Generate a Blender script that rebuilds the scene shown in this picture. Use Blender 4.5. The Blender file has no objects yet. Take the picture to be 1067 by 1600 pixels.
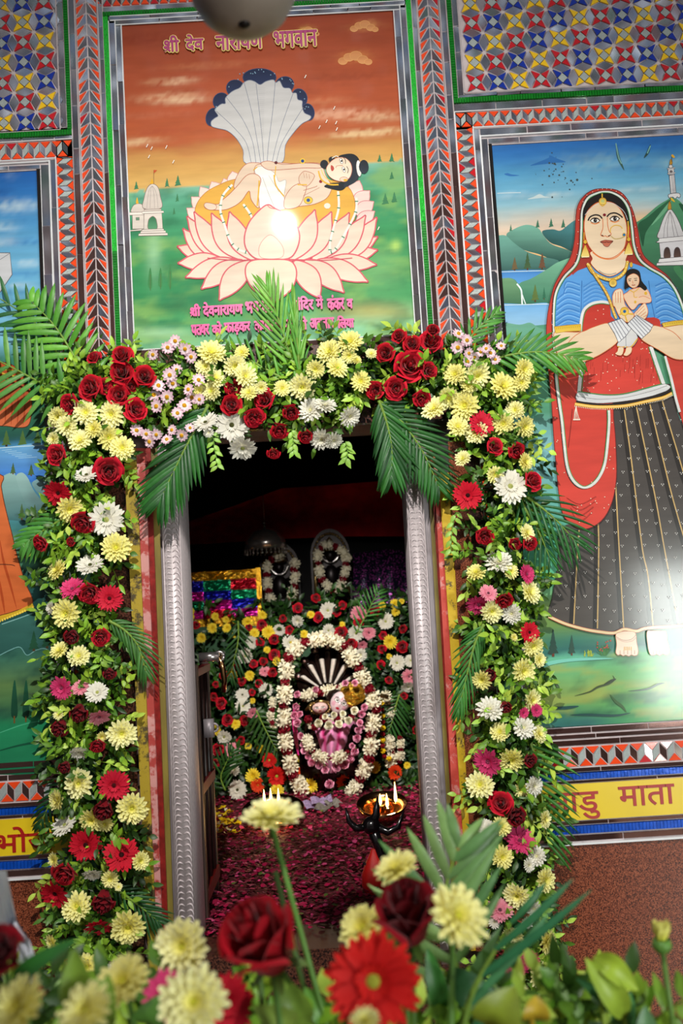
import bpy, math, random
from mathutils import Vector, Matrix, Quaternion, noise
from mathutils.geometry import tessellate_polygon

# ------------------------------------------------------------------ camera, world, light, exposure
sc = bpy.context.scene
COL = sc.collection
FPX = 1555.0                       # focal length in pixels of a 1067x1600 frame
CAM = Vector((0.0, -2.2214, 1.5))
PITCH, YAW, ROLL = (math.radians(a) for a in (5.2357, -0.5463, -3.4503))

def cam_axes():
    cp, sp, cy, sy, cr, sr = math.cos(PITCH), math.sin(PITCH), math.cos(YAW), math.sin(YAW), math.cos(ROLL), math.sin(ROLL)
    f = Vector((-sy*cp, cy*cp, sp)); r0 = Vector((cy, sy, 0)); u0 = r0.cross(f)
    return cr*r0 + sr*u0, -sr*r0 + cr*u0, f
RT, UP, FW = cam_axes()

cam_data = bpy.data.cameras.new('camera')
cam = bpy.data.objects.new('camera', cam_data)
COL.objects.link(cam)
cam.matrix_world = Matrix((( RT.x, UP.x, -FW.x, CAM.x), (RT.y, UP.y, -FW.y, CAM.y), (RT.z, UP.z, -FW.z, CAM.z), (0, 0, 0, 1)))
cam_data.sensor_fit = 'VERTICAL'; cam_data.sensor_height = 36; cam_data.sensor_width = 24
cam_data.lens = 36*FPX/1600
cam_data.clip_start = 0.02
cam_data.dof.use_dof = True; cam_data.dof.focus_distance = 2.45; cam_data.dof.aperture_fstop = 5.0
sc.camera = cam

sc.view_settings.view_transform = 'Standard'
sc.view_settings.look = 'None'
sc.view_settings.gamma = 1.0
sc.view_settings.use_curve_mapping = False
sc.view_settings.exposure = 0.48
sc.cycles.use_denoising = True
sc.cycles.max_bounces = 6
sc.cycles.sample_clamp_indirect = 4

# the dim, cluttered hall behind the photographer, seen only as reflections
W = bpy.data.worlds.new('hall'); sc.world = W; W.use_nodes = True
nt = W.node_tree; nd = nt.nodes; ln = nt.links
bg = nd['Background']
tc = nd.new('ShaderNodeTexCoord'); mp = nd.new('ShaderNodeMapping'); mp.inputs['Scale'].default_value = (52, 52, 34)
ln.new(tc.outputs['Generated'], mp.inputs['Vector'])
vo = nd.new('ShaderNodeTexVoronoi'); vo.feature = 'F1'; vo.inputs['Scale'].default_value = 2.4
ln.new(mp.outputs['Vector'], vo.inputs['Vector'])
rp = nd.new('ShaderNodeValToRGB'); ln.new(vo.outputs['Color'], rp.inputs['Fac'])
els = rp.color_ramp.elements; rp.color_ramp.interpolation = 'CONSTANT'
els[0].position = 0; els[0].color = (.04, .045, .05, 1)
els[1].position = .30; els[1].color = (.24, .26, .30, 1)
for p, c in ((.40, (.05, .045, .05, 1)), (.50, (.60, .66, .75, 1)), (.56, (.22, .07, .06, 1)), (.62, (.12, .20, .35, 1)), (.7, (.34, .30, .29, 1)), (.8, (.06, .14, .09, 1)), (.88, (1.4, 1.5, 1.6, 1))):
    e = els.new(p); e.color = c
sx = nd.new('ShaderNodeSeparateXYZ'); ln.new(tc.outputs['Generated'], sx.inputs[0])
r2 = nd.new('ShaderNodeValToRGB'); ln.new(sx.outputs['Z'], r2.inputs['Fac'])
e2 = r2.color_ramp.elements
e2[0].position = 0.0; e2[0].color = (.07, .05, .045, 1)
e2[1].position = .62; e2[1].color = (.30, .31, .33, 1)
for p, c in ((-.0, (.07, .05, .045, 1)), (.12, (.30, .21, .19, 1)), (.3, (.32, .23, .21, 1)), (.42, (.30, .30, .32, 1))):
    e = e2.new(p); e.color = c
mm = nd.new('ShaderNodeMapRange'); ln.new(sx.outputs['Z'], mm.inputs['Value'])
mm.inputs['From Min'].default_value = .05; mm.inputs['From Max'].default_value = .38
mm.inputs['To Min'].default_value = .12; mm.inputs['To Max'].default_value = .8
mx = nd.new('ShaderNodeMix'); mx.data_type = 'RGBA'
ln.new(mm.outputs[0], mx.inputs[0]); ln.new(r2.outputs['Color'], mx.inputs[6]); ln.new(rp.outputs['Color'], mx.inputs[7])
ln.new(mx.outputs[2], bg.inputs['Color'])
bg.inputs['Strength'].default_value = 0.5

def aim(o, at):
    o.rotation_euler = (Vector(at) - o.location).to_track_quat('-Z', 'Y').to_euler()

def lamp(name, kind, loc, at, energy, color=(1, 1, 1), **kw):
    d = bpy.data.lights.new(name, kind); d.energy = energy; d.color = color
    for k, v in kw.items(): setattr(d, k, v)
    o = bpy.data.objects.new(name, d); COL.objects.link(o); o.location = loc
    if at is not None: aim(o, at)
    return o
# the flood lamp fixed high up in the hall, left of and above the photographer
lamp('hall_flood_light', 'SPOT', (-0.14, -2.35, 3.30), (-0.06, 0.0, 1.50), 225, (1.0, .97, .90), spot_size=math.radians(68), spot_blend=1.0, shadow_soft_size=.03)
# daylight from the hall doorway low on the right
lamp('hall_doorway_daylight', 'AREA', (2.62, -4.5, 1.10), (.80, 0, 1.25), 75, (.93, 1.0, .95), shape='RECTANGLE', size=1.1, size_y=1.0)

# ------------------------------------------------------------------ helpers
random.seed(11)
R = random.Random(5)
PI = math.pi

def P(px, py, Y=0.0):
    """world point on the plane y = Y that the photograph shows at pixel (px, py)"""
    d = RT*(px-533.5) - UP*(py-800) + FW*FPX
    return CAM + d*((Y-CAM.y)/d.y)
def FL(px, py, z):
    d = RT*(px-533.5) - UP*(py-800) + FW*FPX
    return CAM + d*((z-CAM.z)/d.z)
def scale_at(Y): return (Y-CAM.y)/FPX        # metres per pixel at depth Y

def lin(c):
    if isinstance(c, str):
        c = c.lstrip('#'); c = tuple(int(c[i:i+2], 16)/255 for i in (0, 2, 4))
    return tuple(((v+.055)/1.055)**2.4 if v > .04045 else v/12.92 for v in c[:3])
def mixc(a, b, t): return tuple(x+(y-x)*t for x, y in zip(a, b))
def jit(c, r, s=.12):
    k = 1+r.uniform(-s, s); return tuple(max(0, min(1, v*k*(1+r.uniform(-s, s)*.4))) for v in c)

class MB:
    """collects one mesh"""
    def __init__(s): s.v = []; s.f = []; s.m = []; s.c = []; s.smooth = True
    def add(s, vs, fs, mi=0, col=None, cols=None):
        b = len(s.v); s.v.extend(tuple(v) for v in vs)
        for f in fs:
            s.f.append(tuple(i+b for i in f)); s.m.append(mi)
            s.c.append([cols[i] for i in f] if cols else [col or (.5, .5, .5)]*len(f))
    def box(s, a, b, mi=0, col=None):
        (x0, y0, z0), (x1, y1, z1) = a, b
        vs = [(x, y, z) for z in (z0, z1) for y in (y0, y1) for x in (x0, x1)]
        s.add(vs, [(0, 2, 3, 1), (4, 5, 7, 6), (0, 1, 5, 4), (2, 6, 7, 3), (0, 4, 6, 2), (1, 3, 7, 5)], mi, col)
    def prism(s, pts, y0, y1, mi=0, col=None):
        """(x, z) outline pulled from y0 (front) back to y1"""
        n = len(pts)
        vs = [(x, y0, z) for x, z in pts] + [(x, y1, z) for x, z in pts]
        tri = tessellate_polygon([[Vector((x, z, 0)) for x, z in pts]])
        fs = []
        for t in tri:
            a, b, c = t
            ar = (pts[b][0]-pts[a][0])*(pts[c][1]-pts[a][1]) - (pts[b][1]-pts[a][1])*(pts[c][0]-pts[a][0])
            t = (a, b, c) if ar > 0 else (a, c, b)
            fs.append(t); fs.append((t[0]+n, t[2]+n, t[1]+n))
        fs += [(i, i+n, (i+1) % n+n, (i+1) % n) for i in range(n)]
        s.add(vs, fs, mi, col)
    def tube(s, pts, r, n=8, mi=0, col=None, cap=True):
        pts = [Vector(p) for p in pts]; k = len(pts); vs = []
        rr = r if isinstance(r, (list, tuple)) else [r]*k
        prev = None
        for i, p in enumerate(pts):
            t = (pts[min(i+1, k-1)] - pts[max(i-1, 0)]).normalized()
            if prev is None:
                a = t.orthogonal().normalized()
            else:
                a = (prev - t*prev.dot(t)); a = a.normalized() if a.length > 1e-6 else t.orthogonal().normalized()
            prev = a; b = t.cross(a)
            for j in range(n):
                w = 2*PI*j/n; vs.append(p + a*(math.cos(w)*rr[i]) + b*(math.sin(w)*rr[i]))
        fs = [(i*n+j, i*n+(j+1) % n, (i+1)*n+(j+1) % n, (i+1)*n+j) for i in range(k-1) for j in range(n)]
        if cap: fs += [tuple(range(n-1, -1, -1)), tuple((k-1)*n+j for j in range(n))]
        s.add(vs, fs, mi, col)
    def lathe(s, prof, n=24, mi=0, col=None, M=None):
        vs = []; k = len(prof)
        for r, z in prof:
            for j in range(n):
                w = 2*PI*j/n; v = Vector((math.cos(w)*r, math.sin(w)*r, z)); vs.append(M @ v if M else v)
        fs = [(i*n+j, i*n+(j+1) % n, (i+1)*n+(j+1) % n, (i+1)*n+j) for i in range(k-1) for j in range(n)]
        s.add(vs, fs, mi, col)
    def ball(s, c, r, n=10, mi=0, col=None, sx=(1, 1, 1)):
        c = Vector(c); k = max(4, n//2)
        prof = [(math.sin(PI*i/k)*r, -math.cos(PI*i/k)*r) for i in range(k+1)]
        s.lathe([(max(a, 1e-4*r), b) for a, b in prof], n, mi, col, Matrix.Translation(c) @ Matrix.Diagonal((*sx, 1)))
    def merge(s, o, M=None, mi=None):
        b = len(s.v); s.v.extend(tuple(M @ Vector(v)) if M else v for v in o.v)
        s.f.extend(tuple(i+b for i in f) for f in o.f); s.m.extend(o.m if mi is None else [mi]*len(o.m)); s.c.extend(o.c)
    def mesh(s, name, mats, smooth=True):
        me = bpy.data.meshes.new(name); me.from_pydata(s.v, [], s.f)
        for m in mats: me.materials.append(m)
        me.polygons.foreach_set('material_index', s.m)
        if smooth: me.polygons.foreach_set('use_smooth', [True]*len(s.f))
        at = me.color_attributes.new('Col', 'FLOAT_COLOR', 'CORNER')
        flat = []
        for c in s.c:
            for q in c: flat.extend((q[0], q[1], q[2], 1.0))
        at.data.foreach_set('color', flat)
        me.update()
        return me
    def obj(s, name, mats, parent=None, smooth=True, loc=None):
        if not isinstance(mats, (list, tuple)): mats = [mats]
        o = bpy.data.objects.new(name, s.mesh(name, mats, smooth)); COL.objects.link(o)
        if parent: o.parent = parent
        if loc is not None: o.location = loc
        return o

def tag(o, label=None, cat=None, group=None, kind=None):
    if label: o['label'] = label
    if cat: o['category'] = cat
    if group: o['group'] = group
    if kind: o['kind'] = kind
    return o
def empty(name, loc=(0, 0, 0), label=None, cat=None, group=None):
    o = bpy.data.objects.new(name, None); COL.objects.link(o); o.location = loc; o.empty_display_size = .02
    return tag(o, label, cat, group)
def copy_tree(o, parent=None):
    c = o.copy(); COL.objects.link(c)
    if parent: c.parent = parent
    for ch in list(o.children): copy_tree(ch, c)
    return c

# ------------------------------------------------------------------ materials
def material(name, base=None, rough=.5, metal=0.0, spec=.5, attr=False, noise_s=None, noise_a=.15, bump=None, coat=0, coat_r=.08, trans=0, emit=None, objrand=0, stretch=None, sheen=0):
    m = bpy.data.materials.new(name); m.use_nodes = True
    t = m.node_tree; N = t.nodes; L = t.links; b = N['Principled BSDF']
    b.inputs['Roughness'].default_value = rough; b.inputs['Metallic'].default_value = metal
    b.inputs['Specular IOR Level'].default_value = spec
    b.inputs['Coat Weight'].default_value = coat; b.inputs['Coat Roughness'].default_value = coat_r
    if sheen: b.inputs['Sheen Weight'].default_value = sheen
    if attr:
        a = N.new('ShaderNodeAttribute'); a.attribute_name = 'Col'; out = a.outputs['Color']
    else:
        c = N.new('ShaderNodeRGB'); c.outputs[0].default_value = (*lin(base), 1); out = c.outputs[0]
    if noise_s:
        tcn = N.new('ShaderNodeTexCoord'); mpn = N.new('ShaderNodeMapping'); L.new(tcn.outputs['Object'], mpn.inputs['Vector'])
        if stretch: mpn.inputs['Scale'].default_value = stretch
        n = N.new('ShaderNodeTexNoise'); n.inputs['Scale'].default_value = noise_s; n.inputs['Detail'].default_value = 5
        L.new(mpn.outputs['Vector'], n.inputs['Vector'])
        mr = N.new('ShaderNodeMapRange'); mr.inputs['From Min'].default_value = .3; mr.inputs['From Max'].default_value = .7
        mr.inputs['To Min'].default_value = 1-noise_a; mr.inputs['To Max'].default_value = 1+noise_a
        L.new(n.outputs['Fac'], mr.inputs['Value'])
        v = N.new('ShaderNodeVectorMath'); v.operation = 'SCALE'; L.new(out, v.inputs[0]); L.new(mr.outputs[0], v.inputs['Scale']); out = v.outputs[0]
        if bump:
            bp = N.new('ShaderNodeBump'); bp.inputs['Strength'].default_value = bump; bp.inputs['Distance'].default_value = .002
            L.new(n.outputs['Fac'], bp.inputs['Height']); L.new(bp.outputs[0], b.inputs['Normal'])
    if objrand:
        oi = N.new('ShaderNodeObjectInfo'); mr2 = N.new('ShaderNodeMapRange'); L.new(oi.outputs['Random'], mr2.inputs['Value'])
        mr2.inputs['To Min'].default_value = 1-objrand; mr2.inputs['To Max'].default_value = 1+objrand
        v2 = N.new('ShaderNodeVectorMath'); v2.operation = 'SCALE'; L.new(out, v2.inputs[0]); L.new(mr2.outputs[0], v2.inputs['Scale']); out = v2.outputs[0]
    L.new(out, b.inputs['Base Color'])
    if trans:
        tr = N.new('ShaderNodeBsdfTranslucent'); L.new(out, tr.inputs['Color'])
        ms = N.new('ShaderNodeMixShader'); ms.inputs[0].default_value = trans
        L.new(b.outputs[0], ms.inputs[1]); L.new(tr.outputs[0], ms.inputs[2]); L.new(ms.outputs[0], N['Material Output'].inputs['Surface'])
    if emit:
        b.inputs['Emission Color'].default_value = (*lin(emit[0]), 1); b.inputs['Emission Strength'].default_value = emit[1]
    return m

M = {}
M['paint'] = material('painted_enamel', attr=True, rough=.5, spec=.12, noise_s=26, noise_a=.09, stretch=(.35, 1, 2.2), coat=.45, coat_r=.035)
M['paint_gloss'] = material('glossy_painted_enamel', attr=True, rough=.5, spec=.12, noise_s=26, noise_a=.09, stretch=(.35, 1, 2.2), coat=.9, coat_r=.13)
M['mirror'] = material('mirror_glass', '#E2E4EA', rough=.05, metal=1, noise_s=30, noise_a=.05)
M['grey_glass'] = material('frosted_mirror', '#A4ACAA', rough=.4, metal=.25, spec=.5, noise_s=900, noise_a=.22, bump=.5)
M['orange'] = material('orange_glass', '#F04A1C', rough=.12, spec=.6, noise_s=40, noise_a=.06)
M['red_glass'] = material('red_glass', '#C41A24', rough=.12, spec=.6, noise_s=40, noise_a=.06)
M['blue_glass'] = material('blue_glass', '#14329C', rough=.12, spec=.6, noise_s=40, noise_a=.06)
M['yellow_glass'] = material('yellow_glass', '#F2C21E', rough=.12, spec=.6, noise_s=40, noise_a=.06)
M['grout'] = material('pale_grout', '#C3B6B8', rough=.7, noise_s=60, noise_a=.12)
M['green_foil'] = material('green_glitter_foil', '#12B02A', rough=.28, metal=.35, noise_s=500, noise_a=.55, bump=1.0)
M['green_rib'] = material('green_ribbed_glass', '#0A7A1C', rough=.22, metal=.2, noise_s=60, noise_a=.2, bump=.3)
M['blue_rib'] = material('blue_ribbed_glass', '#0A4FC0', rough=.2, metal=.2, noise_s=60, noise_a=.2, bump=.3)
M['brown_reflection'] = material('mirror_painted_reflection', '#8A6A64', rough=.07, metal=.9, noise_s=20, noise_a=.1)  # plain mirror; brown reflection of the hall walls put into its colour
M['white_tile'] = material('white_edge_bead', '#E4E4E6', rough=.3, noise_s=40, noise_a=.05)
M['plaster'] = material('wall_plaster', '#6B5652', rough=.7, noise_s=25, noise_a=.2)
M['yellow_board'] = material('yellow_board', '#E8C81E', rough=.3, spec=.5, noise_s=12, noise_a=.05, coat=.3)
M['letter_red'] = material('dark_red_lettering', '#A81A14', rough=.4, noise_s=40, noise_a=.06)
M['letter_magenta'] = material('magenta_lettering', '#A82A6A', rough=.4, noise_s=40, noise_a=.06)
M['letter_cream'] = material('yellow_letter_edge', '#F2DE7A', rough=.4, noise_s=40, noise_a=.06)
M['letter_pink'] = material('pink_lettering', '#E8328E', rough=.4, noise_s=40, noise_a=.06)
M['black_edge'] = material('black_bevel', '#15110F', rough=.18, spec=.6, noise_s=30, noise_a=.2)

def granite(name, c0, c1, c2, sc_=230, rough=.22):
    m = bpy.data.materials.new(name); m.use_nodes = True; t = m.node_tree; N = t.nodes; L = t.links; b = N['Principled BSDF']
    b.inputs['Roughness'].default_value = rough
    tcn = N.new('ShaderNodeTexCoord'); n = N.new('ShaderNodeTexNoise'); n.inputs['Scale'].default_value = sc_; n.inputs['Detail'].default_value = 3
    L.new(tcn.outputs['Object'], n.inputs['Vector'])
    rr = N.new('ShaderNodeValToRGB'); L.new(n.outputs['Fac'], rr.inputs['Fac']); e = rr.color_ramp.elements
    e[0].position = .36; e[0].color = (*lin(c0), 1); e[1].position = .66; e[1].color = (*lin(c2), 1); q = e.new(.5); q.color = (*lin(c1), 1)
    L.new(rr.outputs['Color'], b.inputs['Base Color']); return m
M['granite'] = granite('red_granite', '#2E1610', '#783A24', '#A05A3E', 420)
M['granite_dark'] = granite('dark_granite', '#1E1210', '#4A2A20', '#6A3E30')

# ------------------------------------------------------------------ the wall
Z0 = 1.5                                            # camera height; z below are given relative to it
def seg_box(name, a, b, m, kind='structure'):
    mb = MB(); mb.box(a, b); o = mb.obj(name, m, smooth=False); tag(o, kind=kind); return o
DX0, DX1, DTOP = -.358, .176, .40                   # the doorway cut in the wall
wm = MB()
T = .16
wm.box((-1.7, .0125, 0), (DX0, T, Z0+2.3)); wm.box((DX1, .0125, 0), (1.7, T, Z0+2.3)); wm.box((DX0, .0125, Z0+DTOP), (DX1, T, Z0+2.3))
wm.box((DX0, .0125, 0), (DX1, T, Z0-.735))
tag(wm.obj('wall_front', M['plaster'], smooth=False), kind='structure')
seg_box('floor', (-2.6, -5.5, -.06), (2.6, .012, 0), granite('hall_floor_stone', '#6A5A50', '#8C7A6C', '#A08E80', 60, .4))
# granite dado and granite surround of the doorway
dm = MB()
dm.box((-1.7, -.004, 0), (-.561, .012, Z0-.5518)); dm.box((.363, -.004, 0), (1.7, .012, Z0-.5518))
tag(dm.obj('trim_1', M['granite'], smooth=False), kind='structure')
sm = MB()
sm.box((-.56, -.0045, 0), (-.458, .012, Z0+.585)); sm.box((.262, -.0045, 0), (.362, .012, Z0+.585)); sm.box((-.458, -.012, Z0+DTOP), (.262, .012, Z0+.585))
sm.box((-.458, -.006, 0), (.262, .0123, Z0-.79))
tag(sm.obj('trim_2', M['granite_dark'], smooth=False), kind='structure')

# ------------------------------------------------------------------ mirror mosaic borders
RM = random.Random(3)
def tile(mb, pts, mi, y=-.006, tilt=.02, shrink=.0011, th=.004):
    """one flat glass piece; pts are (x, z) corners; mirrors sit very slightly crooked, as laid by hand"""
    cx = sum(p[0] for p in pts)/len(pts); cz = sum(p[1] for p in pts)/len(pts)
    q = []
    n = len(pts)
    for i in range(n):                               # inset each corner along its bisector
        a = Vector(pts[i-1]); b = Vector(pts[i]); c = Vector(pts[(i+1) % n])
        d1 = (a-b).normalized(); d2 = (c-b).normalized(); bis = d1+d2
        if bis.length < 1e-4: bis = Vector((-(c-a).y, (c-a).x))
        bis.normalize(); s = abs(d1.x*bis.y-d1.y*bis.x); k = min(shrink/max(s, .25), .4*min((a-b).length, (c-b).length))
        if (Vector((cx, cz))-b).dot(bis) < 0: bis = -bis
        q.append(b+bis*k)
    ar = sum(q[i-1].x*q[i].y - q[i].x*q[i-1].y for i in range(n))
    if ar < 0: q.reverse()
    tx, tz = RM.uniform(-tilt, tilt), RM.uniform(-tilt, tilt)
    f = [(p.x, y + (p.x-cx)*tx + (p.y-cz)*tz, p.y) for p in q]
    bk = [(p.x, y+th, p.y) for p in q]
    mb.add(f+bk, [tuple(range(n))] + [(i, i+n, (i+1) % n+n, (i+1) % n) for i in range(n)], mi)
MOS = [M['grout'], M['mirror'], M['grey_glass'], M['orange'], M['red_glass'], M['blue_glass'], M['yellow_glass'], M['brown_reflection']]
def quad(x0, x1, z0, z1): return [(x0, z0), (x1, z0), (x1, z1), (x0, z1)]
def z_(v): return Z0+v

def chevron_strip(name, x0, x1, z0, z1, label, group=None):
    mb = MB(); mb.box((x0, -.003, z0), (x1, .012, z1), 0)
    xc = (x0+x1)/2; p = .0268; h = xc-x0-.002
    z = z1
    while z > z0-p:
        for s, xo in ((1, x0+.0015), (-1, x1-.0015)):
            def q(u, v): return (xo+s*u*h, min(max(z+v*p, z0), z1))
            a = [q(0, -.05), q(.86, .40), q(.03, -.74)]
            b = [q(.05, -.80), q(.9, .36), q(1, .36), q(1, -.56), q(.03, -.99)]
            for pts, mi in ((a, 4 if RM.random() < .06 else 3), (b, 1 if z-Z0 > .95 or RM.random() < .4 else 7)):
                if max(pp[1] for pp in pts)-min(pp[1] for pp in pts) > .008: tile(mb, pts, mi, tilt=.05)
        z -= p
    return tag(mb.obj(name, MOS, smooth=False), label, 'border', group)

def zigzag(mb, a0, a1, b0, b1, vertical=False, p=.0222, mirror=7):
    """orange triangles on both edges with grey and mirror lozenges between, along a"""
    def m(a, b): return (b, a) if vertical else (a, b)
    h = b1-b0; a = a0; k = 0
    def cl(v): return min(max(v, a0), a1)
    while a < a1:
        top = [m(cl(a), b1), m(cl(a+p), b1), m(cl(a+p/2), b1-.42*h)]
        bot = [m(cl(a-p/2), b0), m(cl(a+p/2), b0), m(cl(a), b0+.42*h)]
        g = [m(cl(a), b1), m(cl(a-p/2), b1-.42*h), m(cl(a-p/2), b0), m(cl(a), b0+.42*h)]
        d = [m(cl(a), b1), m(cl(a+p/2), b1-.42*h), m(cl(a+p/2), b0), m(cl(a), b0+.42*h)]
        for pts, mi in ((top, 4 if RM.random() < .07 else 3), (bot, 4 if RM.random() < .07 else 3), (g, 2), (d, mirror if RM.random() < .75 else 1)):
            xs = [q[0] for q in pts]; zs = [q[1] for q in pts]
            if max(xs)-min(xs) > .004 and max(zs)-min(zs) > .004: tile(mb, pts, mi, tilt=.05)
        a += p; k += 1
def mirror_run(mb, a0, a1, b0, b1, vertical=False, mi=1, step=.16, y=-.006, tilt=.03):
    a = a0
    while a < a1-.004:
        e = min(a+step*RM.uniform(.6, 1.3), a1)
        if a1-e < .02: e = a1
        tile(mb, quad(b0, b1, a, e) if vertical else quad(a, e, b0, b1), mi, y=y, tilt=tilt); a = e
def bead(mb, x0, z0, x1, z1, r=.0014, mi=0):
    mb.tube([(x0, -.008, z0), (x1, -.008, z1)], r, 6, mi)

XR, XL = 1.55, -1.62
# chevron columns either side of the middle painting
chevron_strip('mosaic_border', -.531, -.479, z_(.50), z_(1.72), 'orange chevron mosaic column left of the lotus painting')
chevron_strip('mosaic_border', .269, .321, z_(.50), z_(1.72), 'orange chevron mosaic column right of the lotus painting')
def strip(name, label, build, mats=MOS):
    mb = MB(); build(mb); return tag(mb.obj(name, mats, smooth=False), label, 'border')
def wide_mirror(xa, xb):
    def f(mb):
        mb.box((xa, -.002, z_(.50)), (xb, .012, z_(1.72)))
        mirror_run(mb, z_(.50), z_(1.02), xa, xb, True, 7, .16, tilt=.012); mirror_run(mb, z_(1.02), z_(1.72), xa, xb, True, 1, .09, tilt=.03)
        bead(mb, xa, z_(.5), xa, z_(1.72)); bead(mb, xb, z_(.5), xb, z_(1.72))
    return f
strip('mirror_strip', 'narrow mirror strip between left chevron column and left paintings', wide_mirror(-.5475, -.532))
strip('mirror_strip', 'mirror strip between left chevron column and green glitter strip', wide_mirror(-.478, -.4665))
strip('mirror_strip', 'mirror strip between green glitter strip and right chevron column', wide_mirror(.2555, .268))
strip('mirror_strip', 'mirror strip just right of the right chevron column', wide_mirror(.322, .337))

# ---- the frame of the middle painting: green glitter strips, mirror mitres
fr = empty('painting_frame', (-.105, 0, z_(.6)), 'green glitter and mirror mosaic frame round the lotus painting', 'frame')
def part(name, mb, mats, parent, smooth=False):
    o = mb.obj(name, mats, smooth=smooth); o.parent = parent; o.matrix_parent_inverse = Matrix.Translation(-parent.location); return o
for xa, xb in ((-.466, -.4545), (.243, .2545)):
    mb = MB(); mb.box((xa, -.0105, z_(.83 if xa < 0 else .86)), (xb, .012, z_(1.396))); part('glitter_strip', mb, M['green_foil'], fr)
for xa, xb, zb in ((-.466, -.4545, .83), (.243, .2545, .86)):
    mb = MB(); k = z_(.50)
    while k < z_(zb): mb.box((xa, -.0105, k), (xb, .012, min(k+.0052, z_(zb)))); k += .006
    part('ribbed_strip', mb, M['green_rib'], fr)
mb = MB(); k = -.466
while k < .2545: mb.box((k, -.0105, z_(1.397)), (k+.0055, .012, z_(1.4075))); k += .0063
part('ribbed_strip', mb, M['green_rib'], fr)
mb = MB()
mb.box((-.4545, -.002, z_(.5)), (-.424, .012, z_(1.397))); mb.box((.213, -.002, z_(.5)), (.243, .012, z_(1.397)))
mb.box((-.4545, -.002, z_(1.374)), (.243, .012, z_(1.397))); mb.box((-.466, -.002, z_(.5)), (.2545, .012, z_(.597)))
mirror_run(mb, z_(.6), z_(1.38), -.4535, -.4385, True, 1, .19, y=-.009, tilt=.04); mirror_run(mb, z_(.6), z_(1.374), -.4385, -.4245, True, 1, .14, y=-.009, tilt=.06)
mirror_run(mb, z_(.6), z_(1.374), .2135, .2285, True, 1, .14, y=-.009, tilt=.06); mirror_run(mb, z_(.6), z_(1.38), .2285, .2425, True, 1, .19, y=-.009, tilt=.04)
mirror_run(mb, -.4385, .2285, z_(1.375), z_(1.386), False, 1, .08, y=-.009, tilt=.06); mirror_run(mb, -.4535, .2425, z_(1.386), z_(1.396), False, 1, .10, y=-.009, tilt=.04)
mirror_run(mb, -.45, .24, z_(.584), z_(.597), False, 7, .12, y=-.009, tilt=.03); mirror_run(mb, -.45, .24, z_(.565), z_(.582), False, 1, .12, y=-.009, tilt=.03)
part('mirror_tiles', mb, MOS, fr)
mb = MB()
for x in (-.454, -.4385, -.4245, .2135, .2285, .243): bead(mb, x, z_(.597), x, z_(1.386 if abs(x+.105) > .33 else 1.375), .0016)
for z in (1.375, 1.3865, 1.3965): bead(mb, -.45, z_(z), .24, z_(z), .0016)
for z in (.584, .598): bead(mb, -.45, z_(z), .24, z_(z), .0016)
part('white_beading', mb, M['white_tile'], fr)
def top_run(mb):
    mb.box((-.478, -.002, z_(1.408)), (.2675, .012, z_(1.72)))
    mirror_run(mb, -.466, .2675, z_(1.409), z_(1.4225), False, 1, .11)
    zigzag(mb, -.478, .2675, z_(1.424), z_(1.464)); mirror_run(mb, -.466, .2675, z_(1.466), z_(1.48), False, 1, .11)
strip('mosaic_border', 'orange and grey mosaic row above the lotus painting', top_run)

# ---- star mosaic panels, top left and top right
def star_panel(name, xa, xb, zb, zt, x_start, step_x, label):
    mb = MB(); mb.box((xa, -.002, zb), (xb, .012, zt))
    p = .0506; pz = .0487; seq = [4, 5, 6]
    ncol = int((xb-xa)/p)+1; nrow = int((zt-zb)/pz)+1
    for c in range(ncol):
        for r in range(nrow):
            cx = x_start+step_x*p*c; cz = zb+.0238+pz*r
            if cx < xa or cx > xb or cz > zt: continue
            mi = seq[(c-r) % 3]; a, d, b_ = .0228, .0125, .0228
            if step_x < 0: mi = seq[(c-r) % 3]
            D = [(cx, cz+d), (cx-d, cz), (cx, cz-d), (cx+d, cz)]
            tile(mb, D, 2, y=-.007, tilt=.03, shrink=.0008)
            for sx, sz in ((1, 1), (-1, 1), (-1, -1), (1, -1)):
                v = (cx, cz+d) if sz > 0 else (cx, cz-d); h = (cx+d, cz) if sx > 0 else (cx-d, cz)
                tile(mb, [(cx+sx*a, cz+sz*b_), v, h], mi, y=-.007, tilt=.05, shrink=.0008)
            # the mirror lozenges between stars
            tile(mb, [(cx+d+.0006, cz), (cx+p/2, cz+.0215), (cx+p-d-.0006, cz), (cx+p/2, cz-.0215)], 1, tilt=.12, shrink=.0008)
            tile(mb, [(cx, cz+d+.0006), (cx+.0215, cz+pz/2), (cx, cz+pz-d-.0006), (cx-.0215, cz+pz/2)], 1, tilt=.12, shrink=.0008)
    return tag(mb.obj(name, MOS, smooth=False), label, 'mosaic panel')
star_panel('star_mosaic', .366, XR, z_(1.163), z_(1.75), .394, 1, 'star patterned mirror mosaic panel above the veiled woman painting')
star_panel('star_mosaic', XL, -.575, z_(1.128), z_(1.75), -.604, -1, 'star patterned mirror mosaic panel in the top left corner')
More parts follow.
